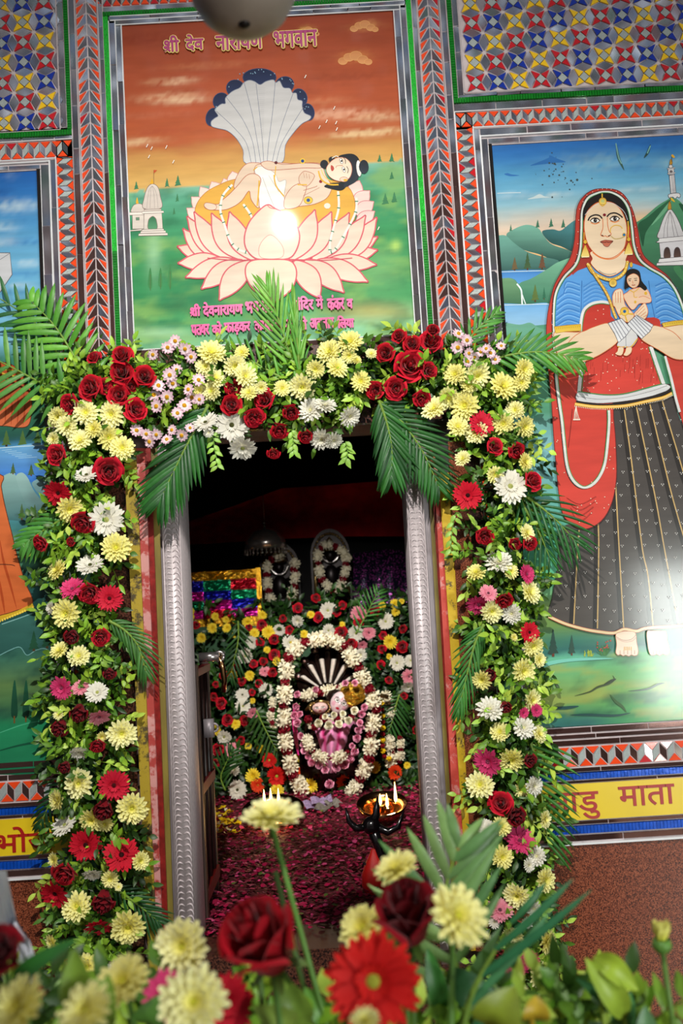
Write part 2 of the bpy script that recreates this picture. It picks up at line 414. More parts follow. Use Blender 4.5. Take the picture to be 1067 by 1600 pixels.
def green_frame(xa, xb, zb, side, label):
    mb = MB(); k = zb+.013
    xv = (xa, xa+.0105) if side > 0 else (xb-.0105, xb)
    while k < z_(1.75): mb.box((xv[0], -.010, k), (xv[1], .012, k+.0053)); k += .0062
    k = xa
    while k < xb-.003: mb.box((k, -.010, zb), (min(k+.0053, xb), .012, zb+.012)); k += .0062
    o = tag(mb.obj('green_strip', M['green_rib'], smooth=False), label, 'trim strip')
    mb = MB()
    if side > 0:
        mb.box((xa+.0105, -.002, zb+.012), (.366, .012, z_(1.75))); mirror_run(mb, zb+.02, z_(1.75), xa+.012, .364, True, 1, .07, tilt=.06); mirror_run(mb, xa+.012, xb, zb+.0135, z_(1.162), False, 1, .09, tilt=.06)
        bead(mb, .365, z_(1.163), .365, z_(1.75)); bead(mb, .365, z_(1.163), xb, z_(1.163))
    else:
        mb.box((-.575, -.002, zb+.012), (xb-.0105, .012, z_(1.75))); mirror_run(mb, zb+.02, z_(1.75), -.574, xb-.012, True, 1, .07, tilt=.06); mirror_run(mb, xa, xb-.012, zb+.0135, z_(1.127), False, 1, .09, tilt=.06)
        bead(mb, -.575, z_(1.128), -.575, z_(1.75)); bead(mb, xa, z_(1.128), -.575, z_(1.128))
    tag(mb.obj('mirror_strip', MOS, smooth=False), label.replace('dark green ribbed strip', 'mirror edging inside the green strip'), 'trim strip')
green_frame(.3385, XR, z_(1.139), 1, 'dark green ribbed strip round the right star mosaic')
green_frame(XL, -.5475, z_(1.115), -1, 'dark green ribbed strip round the left star mosaic')

# ---- borders of the side paintings
def side_border(s, xo0, xo1, xm, xb, xp, xf, zt1, zt0, zm, zp, zbot, name, zig_b):
    """s=+1: painting extends right from xp; xo0..xo1 orange column, mirrors to xm and xb, black bevel to xp"""
    lo, hi = (lambda a, b: (min(a, b), max(a, b)))(xo0, xo1)
    fr = empty('painting_frame', (xp, 0, zbot), name, 'frame')
    mb = MB(); mb.box((lo, -.002, zbot), (hi, .012, zt1)); x0, x1 = min(xo0, xf), max(xo0, xf)
    mb.box((x0, -.002, zt0-.004), (x1, .012, zt1+.03))
    zigzag(mb, zbot, zt0, lo+.001, hi-.001, True, .0262, 1)
    zigzag(mb, x0, x1, zt0, zt1-.002, False, .0262, 1)
    mirror_run(mb, x0, x1, zt1, zt1+.02, False, 1, .10, tilt=.06)
    part('zigzag_tiles', mb, MOS, fr)
    mb = MB()
    a, b = min(xo1, xm), max(xo1, xm); mb.box((a, -.003, zbot), (b, .012, zt0-.004)); mirror_run(mb, zbot, zt0-.006, a+.001, b-.001, True, 1, .2, tilt=.03)
    a, b = min(xm, xb), max(xm, xb); mb.box((a, -.006, zbot), (b, .012, zm)); mirror_run(mb, zbot, zm-.004, a+.001, b-.001, True, 1, .16, y=-.0095, tilt=.05)
    x0, x1 = min(xm, xf), max(xm, xf); mb.box((x0, -.003, zm), (x1, .012, zt0-.004)); mirror_run(mb, x0, x1, zm+.002, zt0-.006, False, 1, .13, tilt=.03)
    x0, x1 = min(xb, xf), max(xb, xf); mb.box((x0, -.006, zp+.001), (x1, .012, zm)); mirror_run(mb, x0, x1, zp+.003, zm-.003, False, 1, .12, y=-.0095, tilt=.05)
    part('mirror_tiles', mb, MOS, fr)
    mb = MB()
    bead(mb, xm, zbot, xm, zm+.006, .002); bead(mb, xm, zm+.004, xf, zm+.004, .002); bead(mb, xb, zbot, xb, zp, .0014); bead(mb, xo0, zbot, xo0, zt1, .0014); bead(mb, xo1, zbot, xo1, zt0, .0014)
    bead(mb, xo0, zt1, xf, zt1, .0014); bead(mb, xo1, zt0-.003, xf, zt0-.003, .0014)
    part('white_beading', mb, M['white_tile'], fr)
    mb = MB(); a, b = min(xb, xp), max(xb, xp); mb.box((a, -.0105, zbot), (b, .012, zp+.002)); part('black_bevel', mb, M['black_edge'], fr)
    return fr
side_border(1, .3385, .379, .394, .411, .419, XR, z_(1.118), z_(1.081), z_(1.052), z_(1.033), z_(-.300), 'orange zigzag and mirror frame round the veiled woman painting', 0)
side_border(-1, -.5475, -.588, -.603, -.624, -.632, XL, z_(1.105), z_(1.064), z_(1.050), z_(1.034), z_(-.303), 'orange zigzag and mirror frame round the orange robe painting', 0)

# ---- rows under the side paintings
def lower_rows(x0, x1, where):
    def f(mb):
        mb.box((x0, -.004, z_(-.398)), (x1, .012, z_(-.299)))
        mirror_run(mb, x0, x1, z_(-.314), z_(-.301), False, 7, .18, tilt=.01); mirror_run(mb, x0, x1, z_(-.326), z_(-.316), False, 7, .2, tilt=.01); mirror_run(mb, x0, x1, z_(-.341), z_(-.328), False, 7, .2, tilt=.01)
        zigzag(mb, x0, x1, z_(-.386), z_(-.343), False, .0325, 7)
        mirror_run(mb, x0, x1, z_(-.398), z_(-.388), False, 7, .2, tilt=.01)
    strip('mosaic_border', 'orange zigzag mosaic row under the ' + where, f)
    for za, zb, q in ((-.414, -.399, 'above'), (-.529, -.511, 'below')):
        mb = MB(); k = x0
        while k < x1-.003: mb.box((k, -.009, z_(za+.001)), (k+.0068, .012, z_(zb-.001))); k += .0076
        tag(mb.obj('blue_strip', M['blue_rib'], smooth=False), 'blue ribbed glass strip %s the yellow nameboard under the %s' % (q, where), 'trim strip')
    def g(mb):
        mb.box((x0, -.004, z_(-.423)), (x1, .012, z_(-.414))); mb.box((x0, -.004, z_(-.511)), (x1, .012, z_(-.499))); mb.box((x0, -.004, z_(-.547)), (x1, .012, z_(-.529)))
        mirror_run(mb, x0, x1, z_(-.422), z_(-.415), False, 7, .25, tilt=.01); mirror_run(mb, x0, x1, z_(-.510), z_(-.501), False, 7, .25, tilt=.01); mirror_run(mb, x0, x1, z_(-.545), z_(-.531), False, 7, .3, tilt=.01)
    strip('mirror_strip', 'thin mirror lines with painted brown reflection edging the nameboard under the ' + where, g)
    mb = MB(); mb.box((x0, -.011, z_(-.5515)), (x1, .012, z_(-.547))); tag(mb.obj('white_ledge', M['white_tile'], smooth=False), 'thin white ledge over the granite under the ' + where, 'trim strip')
lower_rows(.36, XR, 'veiled woman painting')
lower_rows(XL, -.56, 'orange robe painting')

# ---- lettering
def text_mesh(s, off=0.0, ext=0.0, kern=None):
    c = bpy.data.curves.new('lettering', 'FONT'); c.body = s; c.offset = off; c.extrude = ext; c.resolution_u = 4
    if kern:
        for i, k in kern.items(): c.body_format[i].kerning = k
    o = bpy.data.objects.new('lettering', c); COL.objects.link(o)
    me = bpy.data.meshes.new_from_object(o); COL.objects.unlink(o); bpy.data.objects.remove(o); bpy.data.curves.remove(c)
    mb = MB(); mb.add([v.co for v in me.vertices], [tuple(p.vertices) for p in me.polygons]); bpy.data.meshes.remove(me)
    return mb
def fit_text(mb, x0, x1, z0, z1, y, th=.002, ref=None):
    xs = [v[0] for v in (ref or mb).v]; ys = [v[1] for v in (ref or mb).v]
    a, b, c, d = min(xs), max(xs), min(ys), max(ys)
    zs = [v[2] for v in mb.v]; zm = max(map(abs, zs)) or 1
    mb.v = [(x0+(v[0]-a)/(b-a)*(x1-x0), y - (v[2]/zm+1)*.5*th, z0+(v[1]-c)/(d-c)*(z1-z0)) for v in mb.v]
    return mb
def shri_stroke(mb, x0, x1, z0, z1, y, w, th=.002):
    """the slanted stroke that turns the first letter into the joined form"""
    W_, H_ = x1-x0, z1-z0
    pts = [(x0+.02*W_, z0+.02*H_), (x0+.38*W_, z0+.26*H_)]
    (ax, az), (bx, bz) = pts; d = Vector((bx-ax, bz-az)).normalized(); n = Vector((-d.y, d.x))*w
    mb.prism([(ax-n.x, az-n.y), (bx-n.x, bz-n.y), (bx+n.x, bz+n.y), (ax+n.x, az+n.y)], y-th, y)

# ------------------------------------------------------------------ the painted panels (flat enamel paintings, brush layer over brush layer)
def catmull(pts, closed, n=5):
    k = len(pts); out = []
    rng = range(k) if closed else range(k-1)
    for i in rng:
        p0 = pts[(i-1) % k] if closed or i > 0 else pts[0]; p1 = pts[i]; p2 = pts[(i+1) % k]; p3 = pts[(i+2) % k] if closed or i+2 < k else pts[-1]
        for j in range(n):
            t = j/n; t2 = t*t; t3 = t2*t
            out.append(tuple(.5*((2*p1[a])+(-p0[a]+p2[a])*t+(2*p0[a]-5*p1[a]+4*p2[a]-p3[a])*t2+(-p0[a]+3*p1[a]-3*p2[a]+p3[a])*t3) for a in (0, 1)))
    if not closed: out.append(tuple(pts[-1]))
    return out
class Paint:
    """strokes and fills of one painting, given in the photograph's pixels of the wall plane"""
    def __init__(s, y0=-.004): s.mb = MB(); s.k = 0; s.y0 = y0; s.T = (0, 0, 1.0)
    def at(s, ox=0, oy=0, sc_=1.0): s.T = (ox, oy, sc_); return s
    def tp(s, p): ox, oy, q = s.T; return (ox+p[0]/q, oy+p[1]/q)
    def lay(s, n=1): s.k += n; return s.y0 - s.k*8e-6
    def put(s, pts, cols, faces=None):
        y = s.lay(); vs = []
        for p in pts: w = P(p[0], p[1], s.y0); vs.append((w.x, y, w.z))
        if faces is None:
            faces = []
            for t in tessellate_polygon([[Vector((p[0], p[1], 0)) for p in pts]]): faces.append(t)
        fx = []
        for t in faces:
            a, b, c = vs[t[0]], vs[t[1]], vs[t[2]]
            ar = (b[0]-a[0])*(c[2]-a[2])-(b[2]-a[2])*(c[0]-a[0])
            fx.append(tuple(t) if ar > 0 else tuple(reversed(t)))
        s.mb.add(vs, fx, 0, None, cols)
    def fill(s, pts, c, c2=None, d=(0, 1), sm=True, out=None, ow=1.2, n=5):
        pts = [s.tp(p) for p in pts]
        if sm: pts = catmull(pts, True, n)
        c = lin(c)
        if c2:
            c2 = lin(c2); pr = [p[0]*d[0]+p[1]*d[1] for p in pts]; a, b = min(pr), max(pr)
            cols = [mixc(c, c2, (v-a)/(b-a+1e-9)) for v in pr]
        else: cols = [c]*len(pts)
        s.put(pts, cols)
        if out: s._ribbon(pts+[pts[0]], lin(out), ow)
    def _ribbon(s, pts, c, w, taper=False):
        n = len(pts); L = []; Rr = []
        for i, p in enumerate(pts):
            a = Vector(pts[max(i-1, 0)]); b = Vector(pts[min(i+1, n-1)]); d = b-a
            if d.length < 1e-6: d = Vector((1, 0))
            d.normalize(); k = w/2*(math.sin(PI*(.08+.92*(1-abs(2*i/(n-1)-1))/1)/2) if taper else 1); q = Vector((-d.y, d.x))*k
            L.append((p[0]+q.x, p[1]+q.y)); Rr.append((p[0]-q.x, p[1]-q.y))
        s.put(L+Rr, [c]*(2*n), [(i, i+1, n+i+1, n+i) for i in range(n-1)])
    def line(s, pts, c, w=1.2, sm=True, taper=False):
        pts = [s.tp(p) for p in pts]
        if sm and len(pts) > 2: pts = catmull(pts, False)
        elif len(pts) == 2: pts = [pts[0], ((pts[0][0]+pts[1][0])/2, (pts[0][1]+pts[1][1])/2), pts[1]]
        s._ribbon(pts, lin(c), w, taper)
    def oval(s, c, rx, ry, col, col2=None, ang=0, out=None, ow=1, n=14):
        ca, sa = math.cos(ang), math.sin(ang)
        pts = [(c[0]+math.cos(2*PI*i/n)*rx*ca-math.sin(2*PI*i/n)*ry*sa, c[1]+math.cos(2*PI*i/n)*rx*sa+math.sin(2*PI*i/n)*ry*ca) for i in range(n)]
        s.fill(pts, col, col2, sm=False, out=out, ow=ow)
    def ground(s, xa, xb, za, zb, f, nx, nz):
        """the primed board: a dense grid whose brushed colour is f(px, py)"""
        vs = []; cols = []
        for j in range(nz+1):
            for i in range(nx+1):
                x = xa+(xb-xa)*i/nx; z = Z0+za+(zb-za)*j/nz
                v = Vector((x, s.y0, z))-CAM; q = v.dot(FW); px = 533.5+v.dot(RT)/q*FPX; py = 800-v.dot(UP)/q*FPX
                vs.append((x, s.y0, z)); cols.append(f(px, py, x, z-Z0))
        s.mb.add(vs, [(j*(nx+1)+i, j*(nx+1)+i+1, (j+1)*(nx+1)+i+1, (j+1)*(nx+1)+i) for j in range(nz) for i in range(nx)], 0, None, cols)
        b = .006
        s.mb.box((xa, s.y0+.0002, Z0+za), (xb, .012, Z0+zb), 0, (.1, .08, .07))
def ramp(stops, v):
    if v <= stops[0][0]: return lin(stops[0][1])
    for (a, c), (b, d) in zip(stops, stops[1:]):
        if v <= b: return mixc(lin(c), lin(d), (v-a)/(b-a))
    return lin(stops[-1][1])
def nz(x, y, s=1.0, seed=0.0): return noise.fractal(Vector((x*s, y*s, seed)), 1.0, 2.0, 4)
def pine(p, x, y, h, w, c='#2C6A48', trunk=None):
    p.at()
    if trunk: p.line([(x, y), (x, y-h*.3)], trunk, w*.22)
    rr = random.Random(int(x*7+y))
    for k in range(4):
        yy = y-h*(.12+.2*k); ww = w*(1-.22*k)
        p.fill([(x-ww/2, yy+rr.uniform(-1, 1)), (x-ww*.25, yy+h*.04), (x+ww*.1, yy-h*.02), (x+ww/2, yy+rr.uniform(-1, 1)), (x+ww*.12, yy-h*.3), (x, yy-h*.36), (x-ww*.14, yy-h*.28)], c, sm=False)

# ================= the lotus painting
p = Paint()
CL = [(265, 152, 45, 7, '#E0B48C', .55), (278, 127, 26, 5, '#DDB08C', .75), (285, 157, 32, 5, '#E6BE98', .7), (245, 128, 20, 5, '#D09A70', .4), (320, 103, 60, 5, '#C47A52', .4), (505, 158, 35, 6, '#C8845C', .4), (520, 178, 55, 7, '#E0A888', .75), (590, 183, 40, 6, '#DDB088', .7),
      (555, 88, 22, 8, '#D88A4A', .6), (573, 38, 14, 6, '#D8935A', .6), (570, 42, 24, 5, '#CF8A52', .5), (478, 48, 10, 6, '#E6B45A', .7), (210, 222, 35, 5, '#E0BE90', .7), (240, 180, 60, 5, '#C47050', .4), (560, 209, 40, 5, '#E6C896', .7), (600, 205, 30, 5, '#E6C896', .6), (520, 222, 40, 5, '#B0803A', .5), (450, 140, 60, 6, '#8E3A24', .4), (240, 60, 60, 8, '#8A3520', .5), (540, 120, 60, 8, '#8E3A22', .4), (500, 60, 70, 8, '#9A4426', .4), (250, 205, 50, 6, '#A8482A', .5)]
def lotus_bg(px, py, x, z):
    yy = py+.062*(px-400)+4*nz(px*.02, py*.06)
    hz = 286+(266-286)*min(max((px-310)/250, 0), 1)
    if yy < hz:
        c = ramp([(25, '#94412A'), (90, '#A44A2C'), (170, '#B2532F'), (214, '#B25A30'), (238, '#C68F4C'), (262, '#CF9F55'), (295, '#D8AE66')], yy+6*nz(px*.008, py*.03, 1, 3))
        for cx, cy, rx, ry, cc, a in CL:
            d = ((px-cx)/rx)**2+((py-cy+.06*(px-cx))/ry)**2
            if d < 4: c = mixc(c, lin(cc), a*max(0, min(1, math.exp(-d)*(1.1+1.4*nz(px*.09, py*.2, 1, 7)))))
        return c
    d = yy-hz
    c = ramp([(0, '#7DB59A'), (14, '#5CA486'), (50, '#3E9468'), (110, '#348A52'), (170, '#2F8450'), (215, '#4B9C60'), (255, '#86C096')], d)
    n = nz(px*.012, py*.03, 1, 5); c = mixc(c, lin('#8FB45A'), max(0, min(.55, n*1.1+.05)))
    n = nz(px*.014+3, py*.035, 1, 9); c = mixc(c, lin('#1F6B48'), max(0, min(.6, n*1.3)))
    for cx, cy, rx, ry, cc, a in ((240, 395, 12, 40, '#9CCCA0', .6), (580, 487, 60, 14, '#C2A860', .6), (270, 480, 30, 8, '#1F5A3A', .6), (590, 420, 40, 30, '#8CC47C', .5), (250, 520, 50, 8, '#A8D4B0', .5), (325, 440, 40, 30, '#27774C', .6), (618, 384, 8, 8, '#B8D86A', .8)):
        q = ((px-cx)/rx)**2+((py-cy)/ry)**2
        if q < 4: c = mixc(c, lin(cc), a*math.exp(-q))
    return c
p.ground(-.4245, .2135, .597, 1.375, lotus_bg, 96, 120)
# puffy outlined clouds
for x, y, s in ((565, 42, 1.0), (550, 92, 1.2), (478, 50, .8)):
    for dx, dy, r in ((-12, 3, 6), (-4, -2, 7), (5, -4, 8), (14, 1, 7), (21, 4, 5)): p.at().oval((x+dx*s, y+dy*s), r*s, r*s*.75, '#C98250', '#D89660', out='#DDA060', ow=.7)
# trees
for x, y, h, w in ((213, 297, 13, 8), (261, 293, 14, 8), (278, 292, 17, 11), (277, 316, 13, 6), (272, 336, 11, 5), (593, 254, 12, 8), (612, 254, 14, 9), (602, 321, 18, 12), (616, 318, 17, 10), (612, 281, 12, 8), (636, 280, 12, 8), (634, 254, 10, 6)): pine(p, x, y, h, w, '#3A7A50')
for x, y, h in ((235, 454, 36), (251, 452, 34), (266, 452, 40)):
    p.fill([(x-3.5, y-6), (x-3, y-h*.6), (x, y-h), (x+2.6, y-h*.5), (x+2, y-4)], '#3A8048'); p.line([(x, y), (x, y-h*.7)], '#4A6A3A', 1)
# temple
TQ = (190, 250, 7.615); g1, g2, ot = '#D9CDC2', '#C9BCB2', '#7E6C62'
p.at(*TQ)
p.fill([(120, 622), (122, 575), (150, 535), (205, 520), (250, 540), (262, 622)], g1, g2, out=ot, ow=.8)
p.fill([(262, 578), (267, 460), (300, 345), (345, 292), (390, 290), (435, 330), (460, 430), (472, 572)], g1, g2, out=ot, ow=.9)
for dx in (.18, .36, .62, .82):
    p.line([(262+dx*210, 575), (285+dx*165, 430), (318+dx*90, 345), (365, 310)], '#A89A92', .7)
p.fill([(128, 650), (265, 650), (265, 820), (130, 822)], g1, sm=False, out=ot, ow=.7)
p.fill([(90, 625), (262, 620), (262, 655), (92, 658)], '#E4DAD0', sm=False, out=ot, ow=.7)
p.fill([(270, 590), (470, 583), (472, 615), (268, 618)], g2, sm=False, out=ot, ow=.7)
p.fill([(268, 640), (478, 632), (490, 826), (266, 830)], g1, sm=False, out=ot, ow=.7)
p.fill([(245, 615), (498, 606), (503, 630), (243, 640)], '#E8DED4', sm=False, out=ot, ow=.7)
p.fill([(320, 822), (318, 730), (340, 690), (372, 672), (400, 690), (416, 725), (420, 818)], '#2E6A48', '#5A9A70', out=ot, ow=.9)
p.fill([(170, 685), (212, 683), (212, 718), (172, 720)], '#6A8A70', sm=False, out=ot, ow=.5)
p.fill([(95, 838), (240, 822), (240, 840), (95, 850)], '#E4DAD0', sm=False, out=ot, ow=.6)
for a, b, y0, y1 in ((245, 500, 828, 850), (228, 522, 850, 875), (205, 545, 878, 905)): p.fill([(a, y0), (b, y0-8), (b+4, y1-8), (a-4, y1)], '#E0D6CC', sm=False, out=ot, ow=.7)
p.fill([(175, 520), (172, 495), (185, 445), (198, 492), (200, 520)], '#E0A82A'); p.fill([(340, 285), (345, 262), (362, 225), (378, 258), (380, 285)], '#E0A82A')
p.line([(383, 285), (383, 120)], '#7A5A3A', .7); p.fill([(384, 120), (425, 122), (395, 150), (384, 165)], '#C8532A', sm=False)

# seven hoods
H = (270, 90, 3.138); p.at(*H)
for c, rx, ry, an in (((197, 292), 34, 46, .35), ((236, 214), 38, 42, .5), ((308, 152), 46, 42, .3), ((425, 98), 82, 44, 0), ((548, 134), 46, 40, -.25), ((622, 196), 36, 44, -.4), ((662, 268), 32, 42, -.2)): p.oval(c, rx, ry, '#16213F', '#243056', an, n=22, out='#3A4668', ow=.8)
p.fill([(362, 522), (345, 455), (312, 398), (268, 360), (222, 348), (192, 338), (188, 316), (206, 298), (222, 286), (206, 258), (222, 240), (240, 228), (258, 226), (258, 200), (280, 176), (300, 162), (330, 148), (348, 124), (374, 112), (400, 118), (428, 134), (456, 118), (492, 110), (505, 124), (524, 116), (542, 148), (574, 152), (586, 174), (606, 176), (612, 206), (634, 214), (634, 240), (645, 272), (676, 288), (668, 306), (632, 326), (590, 372), (552, 430), (528, 522)], '#BEBBBB', '#CCC9C6', out='#7F8494', ow=.9, n=4)
for a in ([(212, 262), (300, 345), (360, 420), (385, 520)], [(262, 195), (340, 300), (390, 410), (408, 520)], [(350, 125), (388, 270), (412, 400), (432, 520)], [(408, 128), (428, 300), (440, 420), (446, 520)], [(502, 122), (490, 260), (470, 420), (462, 520)], [(590, 176), (545, 300), (508, 420), (486, 520)], [(640, 245), (580, 340), (530, 430), (506, 520)]): p.line(a, '#7C8090', .8)
for i in range(34):
    y = 150+i*9.5; w = 30*(1-.45*i/34); p.line([(424-w*.2+i*.6, y), (424+w*.9+i*.1, y+1)], '#B4B2B4', .6)
rr = random.Random(2)
for i in range(26):
    a = rr.uniform(.15, PI-.15); r = rr.uniform(228, 252); p.oval((428-math.cos(a)*r*.98, 312-math.sin(a)*r), 3, 3, '#7FA0B8', n=6)

# lotus
Lc = (270, 230, 3.138); p.at(*Lc)
PC, PC2, PO = '#DCC4B0', '#E6D2C0', '#D05A66'
def petal(tip, base, w, bend=0.0, c=PC, c2=PC2, o=PO, ow=2.1):
    t = Vector(tip); b = Vector(base); d = b-t; L = d.length; d.normalize(); n = Vector((-d.y, d.x)); pts = []
    for f, k in ((0, 0), (.08, .22), (.22, .62), (.42, .95), (.62, 1), (.82, .72), (1, .2)): pts.append(t+d*L*f+n*(w*k+bend*math.sin(PI*f)))
    for f, k in ((1, .2), (.82, .72), (.62, 1), (.42, .95), (.22, .62), (.08, .22)): pts.append(t+d*L*f+n*(-w*k+bend*math.sin(PI*f)))
    p.fill([tuple(v) for v in pts], c, c2, out=o, ow=ow, n=4)
for a in (((135, 195), (190, 280), 34), ((190, 170), (230, 240), 34), ((250, 155), (280, 230), 34), ((292, 120), (310, 190), 34), ((92, 245), (170, 320), 36), ((68, 300), (160, 370), 34), ((1, 0), (0, 0), 0)):
    if a[2]: petal(*a, c='#E6CEC2', c2='#EAD8CC', o='#CF8A8A', ow=.9)
for a in (((915, 165), (880, 240), 36), ((965, 215), (890, 290), 38), ((985, 268), (900, 330), 36), ((990, 315), (900, 380), 34)): petal(*a, c='#E6C4BC', c2='#EAD0C6', o='#CF7A80', ow=1.1)
p.fill([(112, 330), (118, 280), (160, 225), (230, 185), (310, 158), (460, 145), (620, 140), (760, 160), (850, 190), (885, 240), (893, 310), (860, 380), (600, 400), (300, 400), (150, 370)], '#D8A03C', '#E2AC48', out='#B8742A', ow=.9)
# garlands hanging behind the figure
def dotted(pts, w=3.4):
    p.line(pts, '#EDE4D8', w); q = catmull(pts, False, 6)
    for i in range(2, len(q), 4):
        a = Vector(q[i]); b = Vector(q[min(i+1, len(q)-1)])-Vector(q[i-1]); b = b.normalized() if b.length > 0 else Vector((0, 1)); n = Vector((-b.y, b.x))*8
        p.line([tuple(a-n), tuple(a+n)], '#2E7A5A' if i % 8 else '#D89AA0', 1.6)
# outer lotus petals, back to front
for a in (((22, 487), (200, 550), 36, 0), ((1005, 440), (840, 540), 34, 0), ((1005, 505), (810, 550), 36, 0), ((50, 400), (230, 552), 40, 18), ((1000, 345), (800, 552), 48, -22), ((70, 340), (270, 552), 44, 20), ((945, 335), (740, 552), 50, -22), ((105, 318), (310, 552), 48, 26), ((865, 322), (690, 552), 50, -20), ((190, 325), (360, 552), 50, 22), ((278, 318), (400, 552), 52, 18), ((778, 318), (620, 552), 52, -20), ((697, 308), (580, 552), 52, -16)): petal(*a)
for a in (((25, 570), (240, 556), 42, 0), ((1000, 578), (760, 556), 40, 0), ((62, 640), (310, 560), 44, -6), ((958, 662), (710, 560), 46, 6), ((140, 697), (340, 560), 46, -10), ((840, 715), (650, 560), 50, 10), ((228, 752), (380, 562), 54, -10), ((722, 745), (600, 562), 54, 10)): petal(*a)
# the baby lying on the lotus
SK, SK2, SO = '#DAC0A8', '#E0C8B2', '#B0624A'
p.fill([(300, 200), (316, 140), (358, 86), (410, 78), (452, 92), (430, 140), (380, 170), (340, 200)], SK, out=SO, ow=.9)
p.fill([(400, 110), (430, 84), (500, 78), (600, 82), (690, 78), (730, 90), (750, 140), (775, 185), (776, 215), (750, 255), (690, 282), (620, 292), (560, 302), (430, 300), (410, 220)], SK2, out=SO, ow=.9)
p.fill([(402, 112), (440, 96), (500, 130), (520, 170), (555, 165), (545, 245), (556, 300), (430, 302), (414, 160)], '#E6E0DA', '#EEE9E4', out='#A8A09A', ow=.7)
p.line([(440, 150), (470, 230), (500, 300)], '#B8B0AA', .8); p.line([(470, 140), (520, 220)], '#B8B0AA', .7)
p.fill([(432, 158), (400, 132), (360, 142), (318, 190), (278, 232), (240, 264), (218, 282), (168, 274), (154, 288), (172, 306), (246, 310), (300, 292), (340, 262), (374, 216), (384, 258), (412, 296), (424, 290), (420, 220)], SK, SK2, out=SO, ow=1.0, n=4)
p.fill([(432, 82), (470, 70), (540, 86), (640, 80), (712, 84), (724, 104), (640, 104), (540, 112), (466, 112)], SK, out=SO, ow=.9)
p.fill([(546, 262), (566, 220), (596, 190), (640, 176), (656, 192), (644, 240), (616, 292), (552, 302)], SK2, out=SO, ow=.9)
p.fill([(618, 152), (634, 126), (654, 120), (692, 136), (688, 160), (660, 192), (626, 184)], SK, out=SO, ow=.8)
for k in range(3): p.line([(640+k*14, 126+k*4), (646+k*12, 152+k*3)], SO, .5)
p.line([(640, 214), (700, 196), (706, 190)], SO, .8); p.line([(640, 240), (720, 200)], SO, .6)
p.fill([(165, 274), (154, 290), (176, 308), (210, 306), (210, 284)], SK2, out=SO, ow=.8)
GD = '#D9A82E'
p.line([(424, 165), (420, 230), (414, 290)], GD, 2.2); p.line([(496, 138), (506, 190), (546, 244)], GD, 2); p.line([(500, 150), (505, 95)], GD, 1.4); p.line([(395, 115), (415, 98)], GD, 1.6)
p.line([(612, 186), (658, 186)], GD, 1.8)
p.oval((664, 262), 22, 18, '#E0B83A', out='#8A6A1E', ow=.6); p.oval((664, 262), 9, 9, '#1C4A8A'); p.oval((636, 70), 14, 14, '#E0B83A'); p.oval((636, 70), 8, 8, '#123A7A'); p.oval((506, 78), 8, 8, '#5A1A22'); p.oval((725, 170), 8, 8, '#8A1A22')
p.fill([(742, 196), (776, 178), (850, 178), (846, 200), (826, 214), (798, 212)], '#151A22')
p.oval((742, 86), 20, 22, '#151A22'); p.oval((780, 62), 16, 14, '#151A22')
p.fill([(812, 50), (846, 36), (884, 36), (910, 56), (918, 92), (916, 130), (900, 168), (864, 190), (838, 198), (846, 150), (850, 90)], '#151A22', '#222A36')
p.fill([(752, 112), (764, 84), (792, 60), (822, 52), (850, 58), (872, 82), (878, 116), (866, 152), (836, 170), (796, 164), (766, 144)], '#E8CBB0', '#EED8C4', out=SO, ow=.8)
p.oval((838, 160), 20, 12, SK2, out=SO, ow=.7); p.oval((846, 164), 10, 6, GD)
p.oval((826, 70), 15, 7, '#F2EDE6', ang=1.2, out='#3A2A22', ow=.6, n=10); p.oval((827, 70), 5, 5, '#20140E', n=8)
p.oval((838, 112), 15, 7, '#F2EDE6', ang=1.2, out='#3A2A22', ow=.6, n=10); p.oval((839, 112), 5, 5, '#20140E', n=8)
p.line([(836, 52), (846, 66), (846, 84)], '#241812', .9); p.line([(852, 96), (860, 112), (856, 130)], '#241812', .9)
p.line([(834, 92), (804, 94), (800, 104)], SO, .8); p.fill([(776, 90), (788, 98), (790, 112), (780, 120), (774, 106)], '#B2453A')
p.oval((912, 106), 12, 40, '#E8E4DE', ang=-.1, out='#9A948E', ow=.5); p.oval((936, 98), 24, 34, '#151A22', '#2A3340')
p.line([(714, 118), (728, 160), (766, 184), (812, 186)], GD, 2.4); p.line([(728, 112), (744, 146), (780, 172)], '#E8C860', 1.2)
p.line([(780, 56), (800, 46), (812, 50)], '#E6DCCB', 1.4)
for a in ([(292, 186), (246, 240), (234, 310), (250, 370), (282, 460), (320, 502), (372, 520)], [(346, 282), (380, 330), (400, 388), (394, 450), (372, 520)], [(810, 218), (813, 300), (790, 390), (772, 460), (770, 520)], [(900, 250), (896, 320), (852, 410), (800, 500), (770, 520)]): dotted(a)
p.oval((757, 290), 16, 14, '#EAD8C8')
# front petals
p.fill([(465, 284), (500, 302), (548, 326), (598, 372), (622, 436), (606, 506), (566, 548), (470, 553), (404, 546), (360, 500), (352, 440), (374, 372), (420, 316)], '#DEC9B5', '#E6D4C4', out=PO, ow=2.1, n=4)
p.fill([(478, 432), (516, 458), (542, 500), (536, 540), (480, 550), (430, 540), (422, 500), (442, 458)], '#EAD8C4', out='#D89A90', ow=1.0)
p.line([(462, 284), (478, 300), (510, 306)], PO, 1.2)
p.fill([(490, 764), (440, 728), (392, 696), (360, 640), (360, 584), (396, 556), (480, 552), (566, 556), (600, 586), (606, 636), (584, 696), (532, 742)], '#E4CFB8', '#E8D8C6', out=PO, ow=2.1, n=4)
p.line([(170, 545), (300, 556), (440, 552), (580, 552), (740, 556), (880, 545)], PO, 1.4)
